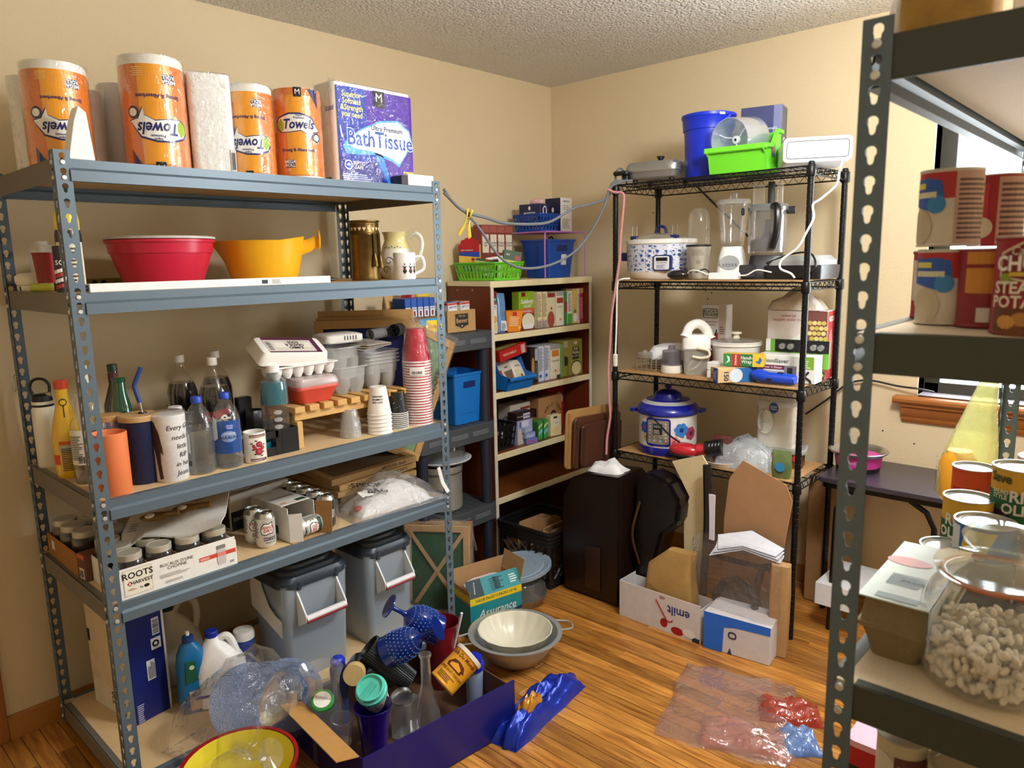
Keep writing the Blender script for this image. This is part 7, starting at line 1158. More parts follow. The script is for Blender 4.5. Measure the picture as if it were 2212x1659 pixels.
G().loft([[(x, y, z) for x, z in pf] for y in (2.005, 2.232)]).o('case_body', DKB, t, .012, 2); G().loft([[(x, 2.0, z) for x, z in ((.86, .05), (.86, .26), (.95, .27), (.95, .05))], [(x, 1.996, z) for x, z in ((.87, .06), (.87, .25), (.94, .26), (.94, .06))]]).o('pocket', mat('2c1a12', .4), t)
t = thing('black_bag', 'black vinyl bag with rounded top behind the white carton', 'bag', (0, 0, 0.001)); pf = [(1.065, 0), (1.06, .4), (1.07, .6), (1.13, .645), (1.24, .62), (1.305, .53), (1.295, .43), (1.22, .36), (1.18, .2), (1.18, 0)]
G().loft([[(x, y, z) for x, z in pf] for y in (2.10, 2.228)]).o('bag_body', mat('120c0e', .28, 0, .3, .2, 20), t, .02, 2); G().tube(sm([(1.10, 2.10, .5), (1.08, 2.07, .35), (1.10, 2.10, .2)]), .006, 6).o('strap', mat('4a2c18', .5), t)
o = thing('white_cloth', 'white folded cloth on top of the dark brown case', 'cloth', (.93, 2.10, .615), .1); crumple(.17, .12, .045, 8, 31, mat('e9e9ee', .7), 'cloth_folds', o)
for k, (x, c, e_) in enumerate(((.775, 'a8814e', '8a6a3c'), (.800, '55301e', '3a2014'), (.822, '4a2a1c', '33190f'))):
    t = thing('tv_tray', ['pale wood framed tray nearest the bookcase, standing on the dark case', 'dark brown wooden tray second from the bookcase', 'dark brown wooden tray beside the wire rack post'][k], 'tray', (x, 2.02+k*.03, .618), rot=(0, .06, PI/2)); wl = .42-k*.05; hh = .28-k*.035
    T_ = mat(c, .45, 0, .2, 0, 15, stretch=(1, 1, 5)); G().loft([[(u, y, v) for u, v in [(a+wl/2-.06, b_+hh/2) for a, b_, _ in rr(wl, hh, .025, 0, 4)]] for y in (-.006, .006)]).o('tray_panel', T_, t, .002)
    for a, b_ in (((-.055, -.012, .01), (-.04, .0, hh-.01)), ((wl-.08, -.012, .01), (wl-.065, .0, hh-.01))): G().box(a, b_).o('tray_leg', mat(e_, .45), t, .003)
# white carton with upside-down lettering, and its jumble
t = thing('white_carton', 'low white carton with upside-down lettering on the floor by the wire rack', 'box', (1.29, 2.02, .001), 0); WCB = mat('dcd8da', .5)
for a, b_ in (((-.2, -.065, 0), (.2, -.062, .168)), ((-.2, .062, 0), (.2, .065, .15)), ((-.2, -.062, 0), (-.197, .062, .168)), ((.197, -.062, 0), (.2, .062, .15)), ((-.197, -.062, 0), (.197, .062, .003))): G().box(a, b_).o('carton_wall', WCB, t)
S = front(-.0652); txt(t, S, 'emilt', .10, .108, .056, mat('1c2c80'), .001, .95, .015, 0, PI); txt(t, S, 'oit', .02, .15, .024, mat('a8242c'), .001, 1, .01, 0, PI); G().tube([S(u, v, .001) for u, v in ((-.01, .135), (.045, .055), (.06, .053), (.072, .062))], .0028, 5).o('red_stroke', mat('a81c24'), t)
disc(t, S, .03, .04, .018, mat('a8141c'), .001, .02); disc(t, S, .095, .022, .03, mat('a8141c'), .001, .018); disc(t, S, .15, .03, .03, mat('f0eeec'), .0014, .02); dec(t, S, (.165, .0, .2, .02), mat('2a2c34'))
t = thing('blue_carton', 'bright blue and white carton on the floor right of the white one', 'box', (1.60, 2.04, .001), .12); G().box((-.10, -.08, 0), (.17, .08, .16)).o('carton_body', mat('d3cfd2', .45), t, .003); S = front(-.0802); dec(t, S, [(-.10, 0), (-.02, 0), (-.015, .11), (.03, .12), (.17, .125), (.17, .16), (-.10, .16)], mat('1a6ad8', .35)); rring(flat((.02, -.0802, .085), (1, 0, 0), (0, 0, 1)), .035, .03, .012, .006, mat('1c2450'), t, .002); dec(t, S, [(.0, 0), (.02, 0), (.012, .03)], mat('26406a'), .001)
t = thing('kraft_bag', 'crumpled kraft paper bag sitting in the white carton', 'bag', (1.315, 2.02, .006), .1); G().loft([rr(.22, .085, .02, 0), rr(.24, .095, .03, .12), rr(.2, .085, .03, .27), rr(.12, .05, .02, .35, 4, .05)]).o('bag_body', mat('a8854c', .8, 0, .25, .4, 14), t); txt(t, front(-.05), 'STORES', -.06, .17, .02, mat('5a4526'), .004, 1, 0, 0, -.5)
t = thing('loose_board', 'cream fibreboard sheet propped upright before the wire rack', 'board', (1.30, 2.165, .001), 0); g = G(); pl_ = [(-.0, .0), (.09, .0), (.093, .467), (.10, .685), (.058, .742), (-.088, .69), (.005, .545), (-.018, .43)]; g.loft([[(x, y, z) for x, z in pl_] for y in (.0, .008)]); g.o('board', mat('d9c79c', .6, 0, .12), t); t.rotation_euler = (-.03, 0, 0)
t = thing('chair_frame', 'black tubular frame leaning among the cartons', 'frame', (0, 0, 0)); G().tube(sm([(1.413, 2.13, .72), (1.425, 2.125, .45), (1.415, 2.12, .2), (1.41, 2.12, .012)]), .018, 8).o('upright', BLACK, t); G().tube(sm([(1.72, 2.10, .36), (1.68, 2.10, .33), (1.66, 2.10, .2), (1.66, 2.10, .012)]), .016, 8).o('upright', BLACK, t); G().tube([(1.42, 2.12, .33), (1.70, 2.10, .345)], .012, 8).o('crossbar', BLACK, t); G().box((1.43, 2.115, .40), (1.46, 2.122, .6)).o('label_tag', mat('e0dce8', .5), t)
t = thing('cardboard_flap', 'large tan cardboard flap standing before the wire rack', 'cardboard', (0, 2.19, 0.001)); pl_ = [(1.47, .0), (1.68, .0), (1.758, .615), (1.73, .68), (1.545, .75), (1.486, .66), (1.468, .48)]; G().loft([[(x, y, z) for x, z in pl_] for y in (0, .005)]).o('flap', mat('a9805a', .85, 0, .12, 0, 20), t); t.rotation_euler = (0, 0, 0)
t = thing('paper_sheets', 'loose white paper sheets slumped across the cartons', 'paper', (1.61, 2.125, .335), .0); g = G()
for k in range(3): g.loft([[(-.16+.02*k, -.03, .02*k+q), (.0, -.05, .075+.008*k+q), (.15-.01*k, -.03, .05+.012*k+q), (.14, .03, .06+.015*k+q), (.0, .03, .115+.01*k+q), (-.15, .03, .04+.02*k+q)] for q in (0, .0015)])
g.o('sheet_fan', mat('dfe2ee', .6), t)
t = thing('black_pan', 'black faceted pan bottom tilted among the cartons', 'pan', (1.575, 2.10, .175), rot=(1.15, 0, .1)); G().lathe([(0, -.02), (.075, -.02), (.095, .02), (.098, .02), (.08, -.026), (0, -.026)], 8).o('pan_body', mat('2a241e', .35), t)
t = thing('brown_bag', 'tall narrow brown paper bag at the right of the jumble', 'bag', (1.762, 2.10, .002), .2); G().loft([rr(.07, .06, .01, 0), rr(.075, .065, .012, .25), rr(.07, .05, .01, .38)]).o('bag_body', mat('b08a5c', .8, 0, .2, .3, 16), t)
o = G().loft([rr(.36, .085, .02, z, 4, 1.6, 2.035) for z in (.165, .38, .44)], False, False).o('clear_wrap', clear('ffffff', .03, .08, .9, 14)); tag(o, 'clear crinkled plastic wrap around the jumble of cartons', 'plastic film')
# plastic sheets and bags on the floor
def sheet(name, label, cx, cy, w, d, rz, m, h=.012, seed=2):
    o = thing(name, label, 'plastic bag', (cx, cy, .0012), rz); crumple(w, d, h, 14, seed, m, 'film', o, 4, .3); return o
sheet('plastic_sheet', 'large clear plastic bag lying flat on the floor boards', 1.79, 1.62, .42, .50, .3, clear('f2e6dc', .12, .08, .6, 10), .02, 5); sheet('plastic_sheet', 'pink-red tinted plastic bag on the floor near the dark rack', 1.955, 1.74, .2, .14, .5, clear('d8604a', .55, .1, .5, 16), .03, 6); sheet('plastic_sheet', 'pale pink clear plastic bag on the floor at the bottom of the picture', 1.905, 1.50, .30, .16, .35, clear('f0c0b4', .35, .1, .6, 14), .03, 8); sheet('plastic_sheet', 'pale blue plastic bag on the floor by the dark rack post', 2.045, 1.60, .12, .14, .7, clear('8fb4ec', .7, .15, .5, 16), .03, 7)
# wet wipes carton
t = thing('wipes_carton', 'teal Assurance wipes carton standing open on the floor', 'box', (.695, 1.503, .001), 1.345); w, d, h = .265, .16, .215; TE = mat('1d8a94', .4); KI = mat('b08a60', .85)
for a, b_ in (((-w/2, -d/2, 0), (w/2, -d/2+.003, h-.03)), ((-w/2, d/2-.003, 0), (w/2, d/2, h+.05)), ((-w/2, -d/2+.003, 0), (-w/2+.003, d/2-.003, h)), ((w/2-.003, -d/2+.003, 0), (w/2, d/2-.003, h)), ((-w/2, -d/2, 0), (w/2, d/2, .003))): G().box(a, b_).o('carton_wall', KI, t)
f_ = G().box((-w/2, -.0015, 0), (w/2, .0015, .075)).o('front_flap', TE, t); f_.location = (0, -d/2, h-.03); f_.rotation_euler = (-.55, 0, 0); S = front(-.0017); dec(f_, S, (-w/2, 0, -.06, .075), mat('12333c')); txt(f_, S, 'Assurance', -.1, .04, .012, WHITE, .001, 1, 0, 0, PI/2-.2); lines(f_, S, -.02, .01, .05, .065, 6, '0d4a54'); bars(f_, S, .0, .01, .03, .065, 6); lines(f_, S, .08, .02, .12, .06, 4, 'cfe4e4')
f_ = G().box((0, -d/2, 0), (.003, d/2, .08)).o('side_flap', KI, t); f_.location = (w/2, 0, h); f_.rotation_euler = (0, .25, 0)
S = front(-d/2-.0002); dec(t, S, (-w/2, 0, w/2, h-.03), TE); dec(t, S, (-w/2, h-.062, w/2, h-.03), mat('e6c928'), .001); txt(t, S, 'VALUE PACK* 2 PACKS OF 96', 0, h-.046, .0175, mat('2a2c1c'), .0014, .92, .012); txt(t, S, 'Assurance', .005, .105, .048, WHITE, .0014, .95, .005, .25); dec(t, S, [(-w/2, .04), (w/2, .09), (w/2, .075), (-w/2, .02)], mat('113a52'), .001); txt(t, S, 'multi-purpose wipes', .06, .083, .011, WHITE, .0018, 1, 0, 0, .18); txt(t, S, 'Premium\nWashcloths', -.07, .022, .022, WHITE, .0018, .95, 0); dec(t, S, [(.05, .01), (.11, .02), (.12, .06), (.08, .07), (.06, .05)], mat('eceef0'), .0016); dec(t, left(-w/2-.0002), (-d/2, 0, d/2, h-.06), TE); dec(t, left(-w/2-.0002), (-d/2, h-.05, d/2, h-.02), mat('e6c928'), .001)
p_ = G().loft([rr(.2, .11, .03, .006), rr(.22, .125, .04, .12), rr(.2, .11, .04, .2), rr(.15, .07, .03, .218)]).o('wipes_pack', mat('ededf0', .4, 0, .05, .3, 30), t); G().sph((.09, .02, .2), (.015, .01, .02), 8, 6).o('blue_tab', mat('2a3cae', .4), t)
# lids and pie tins
t = thing('pie_tins', 'stacked foil pie tins with clear dome lids beside the wipes carton', 'tin', (.655, 1.765, .001), 0)
G().lathe([(0, 0), (.10, 0), (.125, .045), (.13, .046), (.13, .049), (.122, .048), (.098, .004), (0, .004)], 40).o('foil_tin', mat('a9a6a2', .3, .8, .2, .3, 60), t); G().lathe([(.128, .05), (.12, .09), (.10, .115), (.05, .12), (0, .12)], 40, c0=False).o('dome_lid', clear('e8eaea', .15, .06), t)
t = thing('round_lid', 'large round frosted blue-grey plastic lid on the pie tins', 'lid', (.61, 1.80, .135), rot=(.10, -.08, 0)); G().lathe([(0, .0), (.155, .0), (.165, .004), (.166, .02), (.162, .022), (.13, .012), (.125, .016), (.09, .016), (.085, .012), (0, .012)], 48).o('lid_disc', mat('93a7bb', .35, 0, .08), t)
# colander and bundt bowl
t = thing('colander', 'round steel colander with loop handles on the floor', 'colander', (.985, 1.372, .001), fz(.985, 1.372)); ST2 = mat('b9bcbb', .3, .55, .06); G().lathe([(0, 0), (.08, 0), (.09, .004), (.12, .03), (.16, .085), (.175, .118), (.19, .12), (.19, .123), (.172, .122), (.155, .088), (.115, .034), (.085, .008), (0, .006)], 48).o('bowl', ST2, t)
for a in (.25, PI+.25): G().tube(sm([(.185*math.cos(a-.22), .185*math.sin(a-.22), .12), (.235*math.cos(a-.12), .235*math.sin(a-.12), .115), (.24*math.cos(a+.1), .24*math.sin(a+.1), .115), (.185*math.cos(a+.24), .185*math.sin(a+.24), .12)]), .004, 6).o('handle', ST2, t)
t = thing('fluted_bowl', 'cream fluted bowl nested in the colander', 'bowl', (.985, 1.372, .034), 0); n = 16
def fl_loop(r, z, k): return [(r*(1+k*(math.cos(n*2*PI*i/96)))*math.cos(2*PI*i/96), r*(1+k*(math.cos(n*2*PI*i/96)))*math.sin(2*PI*i/96), z) for i in range(96)]
G().loft([fl_loop(.055, 0, 0), fl_loop(.085, .018, .01), fl_loop(.12, .05, .02), fl_loop(.138, .085, .012), fl_loop(.148, .10, .008), fl_loop(.15, .103, .006), fl_loop(.146, .103, .006), fl_loop(.133, .082, .018), fl_loop(.115, .05, .02), fl_loop(.08, .022, .01), fl_loop(.05, .006, 0)]).o('bowl_body', mat('ddd8c4', .3, 0, .05), t)
# big blue carton of glassware
t = thing('glassware_carton', 'low open blue and brown carton of glassware on the floor', 'box', (1.02, .735, .001), 0); x0, x1, y0, y1, h = -.27, .235, -.26, .33, .185; BLB = mat('10186c', .35); BRN = mat('5a3c28', .8)
for a, b_, m_ in (((x1-.004, y0, 0), (x1, y1, h), BLB), ((x0, y0, 0), (x1, y0+.004, h), BLB), ((x0, y1-.004, 0), (x1, y1, h-.03), BRN), ((x0, y0, 0), (x0+.004, y1, .10), BRN), ((x0, y0, 0), (x1, y1, .004), BRN)): G().box(a, b_).o('carton_wall', m_, t)
G().box((x0+.005, y0+.005, .004), (x1-.005, y1-.005, .008)).o('lining', BRN, t); f_ = G().box((-.15, -.075, 0), (.22, 0, .003)).o('carton_flap', mat('b98a4a', .6), t); f_.location = (0, y0, h); f_.rotation_euler = (-.25, 0, 0)
t.rotation_euler = (0, 0, -.10)
def glass(name, label, prof, loc, m, rot=(0, 0, 0), th=.003, cat='glass', n=28):
    t = thing(name, label, cat, loc, rot=rot); inner = [(max(r-th, .0005), z) for r, z in reversed(prof)]; inner[-1] = (inner[-1][0], prof[0][1]+th); G().lathe([(0, prof[0][1])] + prof + inner + [(0, prof[0][1]+th)], n).o('glass_body', m, t); return t
BZF = .012
glass('purple_vase', 'deep purple flared glass vase in the carton', [(.04, 0), (.042, .01), (.044, .09), (.052, .15), (.062, .19)], (1.055, .62, BZF), mat('230a6e', .15, 0, .1, coat=.7), cat='vase'); glass('steel_dish', 'small shallow steel dish behind the purple vase', [(.034, 0), (.037, .012), (.038, .014)], (1.035, .755, .15), STEEL, (.25, .1, 0)); o = thing('glass_block', 'clear square glass block under the steel dish', 'glass', (1.035, .765, BZF), .3); G().loft([rr(.075, .075, .01, z) for z in (0, .132)]).o('block_body', clear('e4e8ea', .25, .08), o)
t = thing('travel_cup', 'floral travel cup with mint green lid tilted in the carton', 'cup', (.975, .715, .10), rot=(.55, .25, .2)); pr = [(.034, 0), (.046, .145)]; G().lathe([(0, 0)] + pr + [(0, .145)], 30).o('cup_body', mat('e6e0d0', .4), t); MT = mat('5fd0c0', .4); G().lathe([(.05, .145), (.052, .148), (.052, .162), (.047, .166), (.045, .18), (.041, .181), (.039, .17), (0, .169)], 32, c0=True).o('lid', MT, t); G().box((-.012, -.05, .168), (.012, .02, .176)).o('sip_slider', mat('4fbfae', .4), t, .002); S = cyl(vfun(pr)); rng = random.Random(6)
for k in range(46): disc(t, S, rng.uniform(-.06, .06), rng.uniform(.02, .13), rng.uniform(.002, .006), mat(rng.choice(('6a4436', '4f7a62', '8a5a6a', '2c4a3c', 'a8784a'))), .0008, rng.uniform(.002, .004), 7, 'flower_print')
t = thing('ribbed_tumbler', 'black ribbed tumbler lying open-mouthed in the carton', 'tumbler', (.93, .775, .165), rot=(-.95, 0, PI/2+.55)); n = 72
def ribl(r, z): return [(r*(1+.02*(1 if i % 2 else -1))*math.cos(2*PI*i/n), r*(1+.02*(1 if i % 2 else -1))*math.sin(2*PI*i/n), z) for i in range(n)]
G().loft([ribl(.038, -.09), ribl(.05, .10)] + [circ(r, z, n) for r, z in ((.049, .102), (.047, .10), (.036, -.08))]).o('tumbler_body', mat('20242a', .4), t, 0, 1, .3); t.location = (.915, .80, .205); t.rotation_euler = (.35, -.75, .3)
HB = clear('1a3fa8', .72, .05); HBN = G().sph((0, 0, 0), .0035, 6, 4).mesh('hobnail', mat('5a86d8', .15, coat=.8))
def goblet(label, loc, d):
    t = thing('hobnail_goblet', label, 'glass', loc, rot=V(d).to_track_quat('Z', 'Y').to_euler()); pr = [(.012, .07), (.035, .085), (.055, .12), (.058, .16), (.055, .20), (.056, .21)]; G().lathe([(.042, 0), (.043, .004), (.012, .01), (.008, .02), (.008, .055), (.012, .07)] + pr[1:] + [(r-.003, z) for r, z in reversed(pr[1:])] + [(0, .078)], 28).o('goblet_body', HB, t); S = cyl(vfun(pr))
    g = G()
    for j in range(7):
        for i in range(26): 
            p = S(0, .09+j*.014, 0); R_ = math.hypot(p.x, p.y); a = 2*PI*(i+.5*(j % 2))/26; g.sph((R_*math.cos(a), R_*math.sin(a), .09+j*.014), .0032, 5, 3)
    o = g.o('hobnails', mat('4a78d0', .15, 0, .1, coat=.8), t); o['kind'] = 'stuff'; return t
goblet('blue hobnail goblet upside down, its foot nearest the far bin', (.871, .84, .398), (.45, .75, -.62)); goblet('blue hobnail goblet upside down, its foot beside the red vase', (1.06, .905, .352), (-.62, -.50, -.40))
glass('red_vase', 'dark red crackled glass vase at the back of the carton', [(.05, 0), (.055, .1), (.066, .2), (.07, .25)], (.90, 1.055, .012), mat('7a1420', .2, 0, .4, .3, 30, coat=.6), cat='vase'); o = thing('straw', 'white ridged straw leaning out of the red vase', 'straw', (.90, 1.055, .05), rot=(.05, .25, .3)); G().tube([(.02, 0, 0), (.03, 0, .29)], .005, 8).o('straw_tube', mat('dfe2e8', .4), o)
t = thing('coffee_can', 'yellow Cafe Du Monde coffee can lying tilted in the carton', 'can', (1.135, .845, .20), rot=(-.15, 1.02, 1.15)); YC = mat('e9a72a', .35); G().lathe([(0, -.0), (.05, 0), (.051, .003), (.05, .006), (.05, .12), (.052, .124), (0, .124)], 36).o('can_body', YC, t); G().lathe([(0, .12), (.054, .12), (.054, .132), (.05, .134), (0, .132)], 36).o('lid', mat('e6e0d4', .4), t); S0 = cyl(.0505, 0, 0)
S = lambda u, v, e: S0(u, v, e)
S.curved = True
ld_ = t.rotation_euler.to_matrix().inverted() @ (CAM-t.location)
for a0 in (math.atan2(ld_.y, ld_.x)-.15,):
    S = cyl(.0505, 0, a0); BRW = mat('5a2414'); txt(t, S, 'Cafe Du Monde', 0, .105, .019, BRW, .001, .9, .015, .15); dec(t, S, [(-.035, .065), (-.02, .085), (.0, .088), (.025, .083), (.04, .066), (.03, .064), (.03, .055), (-.03, .055)], BRW, .0008); dec(t, S, [(-.022, .07), (.0, .08), (.022, .07), (.022, .06), (-.022, .06)], YC, .0013); txt(t, S, 'COFFEE AND CHICORY', 0, .044, .012, BRW, .001, .9, .015); lines(t, S, -.035, .012, .035, .034, 4, '8a5a1c')
t = thing('blue_lid_bottle', 'small frosted bottle with royal blue cap beside the coffee can', 'bottle', (1.10, 1.03, .012), .2); G().lathe([(0, 0), (.03, 0), (.032, .14), (.028, .15), (0, .15)], 24).o('bottle_body', mat('8a97b8', .35), t); G().lathe([(0, .15), (.036, .15), (.036, .172), (.03, .176), (.03, .195), (0, .197)], 24).o('cap', mat('1626a8', .35), t)
glass('glass_flask', 'clear long-necked glass flask in front of the coffee can', [(.05, 0), (.052, .03), (.04, .11), (.018, .2), (.017, .29), (.022, .298), (.022, .304), (.019, .305)], (1.115, .795, .02), clear('ffffff', .05, .04), cat='flask'); glass('glass_tumbler', 'small clear tumbler next to the purple vase', [(.03, 0), (.036, .09)], (1.0, .535, .09), clear('ffffff', .06, .04), (0, .1, 0))
t = thing('spice_jar', 'dark jar with a thick wooden lid lying toward the viewer', 'jar', (.86, .70, .215), rot=(PI/2-.25, 0, PI/2-.75)); G().lathe([(0, -.07), (.036, -.07), (.038, .02), (.034, .035), (0, .035)], 28).o('jar_body', mat('17161a', .15, coat=.7), t); G().lathe([(0, .036), (.036, .036), (.037, .07), (.035, .074), (0, .074)], 28).o('wooden_lid', mat('d2b57c', .6, 0, .15, 0, 60), t)
n = 12
t = thing('glass_carafe', 'clear fluted glass carafe with a pouring lip', 'carafe', (.895, .545, .06), 0); G().loft([[(r*(1+.03*math.cos(12*2*PI*i/48)+(.25 if (z > .2 and i in (26, 27, 28, 29, 30)) else 0))*math.cos(2*PI*i/48), r*(1+.03*math.cos(12*2*PI*i/48)+(.12 if (z > .2 and 24 < i < 32) else 0))*math.sin(2*PI*i/48), z) for i in range(48)] for r, z in ((.05, 0), (.055, .03), (.06, .1), (.05, .16), (.052, .2), (.066, .24), (.064, .24), (.049, .2), (.047, .16), (.056, .1), (.05, .03))]).o('carafe_body', clear('ffffff', .06, .04), t)
t = thing('hummus_lid', 'green and white jar lid leaning on the clear carafe', 'lid', (.925, .520, .205), rot=(.45, .2, .6)); G().lathe([(0, 0), (.036, 0), (.038, .004), (.038, .012), (.034, .016), (0, .016)], 30).o('lid_disc', mat('2a8a3c', .35), t); disc(t, top(.0162), 0, 0, .028, mat('eceadf'), .0006); txt(t, top(.0162), 'Hummus', -.003, .006, .016, BK, .0012, 1, 0, .2, .1); o = thing('lid_jar', 'short clear jar holding up the green lid', 'jar', (.925, .515, .012), 0); G().lathe([(0, 0), (.035, 0), (.036, .18), (.03, .185)], 20, c1=False).o('jar_body', clear('ffffff', .06, .05), o)
o = thing('blue_cap_bottle', 'slim bottle with a round blue top behind the carafe', 'bottle', (.80, .665, .012), 0); G().lathe([(0, 0), (.03, 0), (.03, .2), (.02, .22), (0, .22)], 20).o('bottle_body', mat('3a4a7a', .3), o); G().sph((0, 0, .225), (.026, .026, .02), 16, 8).o('round_cap', mat('1a3ac8', .35), o)
# bagged blue glass plates
t = thing('glass_plate_bag', 'clear plastic bag of pale blue pressed-glass plates', 'plates', (.735, .365, .104), rot=(.0, .0, .3))
for k, (dx, dz, a) in enumerate(((0, .10, .95), (.03, .09, 1.1), (.07, .08, .8))):
    g = G().lathe([(0, 0), (.09, 0), (.115, .01), (.118, .012), (.118, .016), (.11, .015), (.088, .005), (0, .005)], 36); g.xf((dx, dx*1.4, dz), (a, .1*k, .7)); p_ = g.o('plate', clear('b4c8ea', .45, .05, .6, 90), t)
G().sph((.05, .13, .09), (.075, .06, .07), 20, 12).o('blue_bowl', clear('5a8ac8', .5, .05, .4, 60), t); o_ = crumple(.34, .40, .23, 14, 41, clear('ffffff', .03, .06, .9, 16), 'bag_film', t, 3, .08)
t = thing('red_tub', 'red plastic tub with yellow lining at the bottom left', 'tub', (.995, .200, .001), 0); YL = mat('e4d436', .4); t.scale = (.96, .96, .84); G().lathe([(0, 0), (.12, 0), (.125, .01), (.165, .235), (.17, .236), (.17, .245), (.16, .245), (.158, .235), (.12, .012), (0, .01)], 48).o('tub_body', mat('9c1418', .3), t); G().lathe([(.157, .243), (.155, .235), (.118, .02), (0, .016)], 40, c0=False).o('yellow_lining', YL, t)
g = G().lathe([(.045, 0), (.05, .002), (.055, .05), (.05, .11), (.03, .15), (.006, .165), (.006, .24), (.04, .255), (.042, .258), (.006, .25), (0, .17)], 30, c0=False)
t = thing('wine_glass', 'large clear wine glass lying across the red tub', 'glass', (.985, .195, .185), rot=(PI/2-.55, .0, 1.9)); g.xf((0, 0, -.1)).o('glass_body', clear('ffffff', .05, .03), t); g = None
t = thing('wine_glass', 'second clear stemmed glass leaning out of the red tub', 'glass', (.90, .27, .16), rot=(-.5, .35, 0)); G().lathe([(.045, .0), (.042, .003), (.006, .01), (.005, .09), (.03, .11), (.05, .15), (.055, .2), (.05, .24), (.047, .24), (.05, .2), (.045, .15), (.025, .115), (0, .105)], 30).o('glass_body', clear('ffffff', .05, .03), t)
# crumpled blue foil wrapper along the carton edge
t = thing('foil_wrapper', 'crumpled shiny blue and gold snack wrapper beside the coffee can', 'wrapper', (1.285, 1.17, .001), 1.70); crumple(.46, .12, .075, 20, 52, mat('1430a4', .22, .35, .5, .4, 18), 'foil', t, 2.6, .2); g_ = crumple(.13, .07, .088, 10, 53, mat('c98a2c', .25, .3, .5, .4, 20), 'gold_print', t, 2.5, .2); g_.location = (-.06, -.004, 0)
# ================= DARK RACK IN THE FOREGROUND =================
CT = mat('b9bcb6', .3, .6, .06)
def tin(name, label, x, y, z, r, h, base, grp=None, tab=False, off=0):
    t = thing(name, label, 'can', (x, y, z+.001), fz(x, y, off), grp); G().lathe([(0, .002), (r-.001, .002), (r, .004), (r-.0015, .006), (r-.0015, h-.006), (r, h-.004), (r, h-.002)], 40, c1=False).o('can_body', base, t); G().lathe([(r, h-.002), (r, h), (r-.003, h), (r-.004, h-.004), (r*.78, h-.003), (r*.76, h-.0045), (r*.5, h-.0035), (0, h-.0035)], 40, c0=False).o('can_lid', CT, t)
    if tab: G().tube([(r*.35+.012*math.cos(a), .009*math.sin(a), h-.001) for a in [2*PI*i/16 for i in range(16)]], .0016, 5, True).o('pull_ring', CT, t)
    return t, cyl(r-.0013)
PINKN = mat('c9a090', .5); RDL = mat('b8262c', .45)
def chowder(label, x, y, z, off):
    t, S = tin('soup_can', label, x, y, z, .042, .112, mat('d8cdbb', .45), 'red and blue label soup cans', off=off); dec(t, S, (-.05, .07, .03, .107), RDL); dec(t, S, [(-.045, .062), (-.03, .06), (.0, .052), (.012, .06), (.016, .075), (.012, .095), (-.005, .1), (-.03, .098), (-.045, .102)], mat('2c5fb8'), .001); dec(t, S, (-.04, .085, -.012, .093), mat('e4d86a'), .0014); dec(t, S, (-.04, .072, .006, .08), mat('dcd8b8'), .0014); disc(t, S, .006, .062, .013, mat('3a8ac8'), .0014); disc(t, S, -.02, .03, .022, mat('c9bca0'), .001, .026)
    dec(t, S, (.03, .006, .095, .107), PINKN); lines(t, S, .034, .012, .09, .1, 13, '6a4a42', .0012); return t
chowder('red and blue soup can on the second shelf, lower of the pair', 2.582, .630, S32, -.25); chowder('red and blue soup can stacked on another, front left', 2.578, .630, S32+.114, -.6)
for z, lb in ((S32, 'red and white soup can at the back left of the second shelf'), (S32+.113, 'red soup can stacked behind the front pair')): t, S = tin('soup_can', lb, 2.545 if z == S32 else 2.618, .735 if z == S32 else .745, z, .038, .110, mat('a82028', .45), 'red soup cans behind'); dec(t, S, (-.045, .03, -.012, .095), mat('dcd2c6') if z == S32 else mat('c22a30')); dec(t, S, (.0, .005, .06, .105), PINKN); lines(t, S, .004, .01, .055, .1, 11, '6a4a42', .0012); disc(t, S, -.02, .03, .016, mat('d8c8b0'), .0014)
t, S = tin('soup_can', 'red and orange banded can beside the chunky soup', 2.640, .600, S32, .039, .112, mat('8c1c22', .45)); dec(t, S, (-.03, .05, .03, .108), mat('d08a2c')); dec(t, S, (-.03, .085, .03, .09), mat('8c1c22'), .0012); dec(t, S, (-.012, .01, .004, .03), mat('d8d4cc'), .0012)
t, S = tin('soup_can', 'large red CHUNKY steak and potato soup can at the front right', 2.705, .525, S32, .048, .126, mat('9c1a22', .4)); dec(t, S, [(-.044, .075), (-.044, .105), (-.01, .122), (.03, .122), (.06, .105), (.06, .075), (.0, .066)], mat('d8c8b0'), .0008); dec(t, S, [(-.041, .077), (-.041, .103), (-.01, .119), (.03, .119), (.057, .103), (.057, .077), (.0, .069)], mat('7a141c'), .0012); txt(t, S, "Campbell's", .0, .107, .015, mat('e6dccb'), .0018, .9, 0, .2); txt(t, S, 'CHUNKY', .0, .091, .026, WHITE, .0018, .9, .03); dec(t, S, (-.03, .076, .04, .081), mat('d8b83a'), .0018); disc(t, S, -.035, .072, .008, mat('8a9a3a'), .0014); txt(t, S, 'STEAK &\nPOTATO', -.012, .052, .021, mat('ece4d4'), .0016, .95, .025); dec(t, S, (-.05, .0, .07, .036), mat('6a3a20'), .0008)
for u, v, c in ((-.03, .018, 'd29a4c'), (-.012, .022, 'c0803a'), (.01, .014, '5a2c1c'), (.03, .022, 'cf9a50'), (-.02, .006, '7a4426'), (.045, .01, 'b8743a')): disc(t, S, u, v, .012, mat(c), .0014, .009, 10)
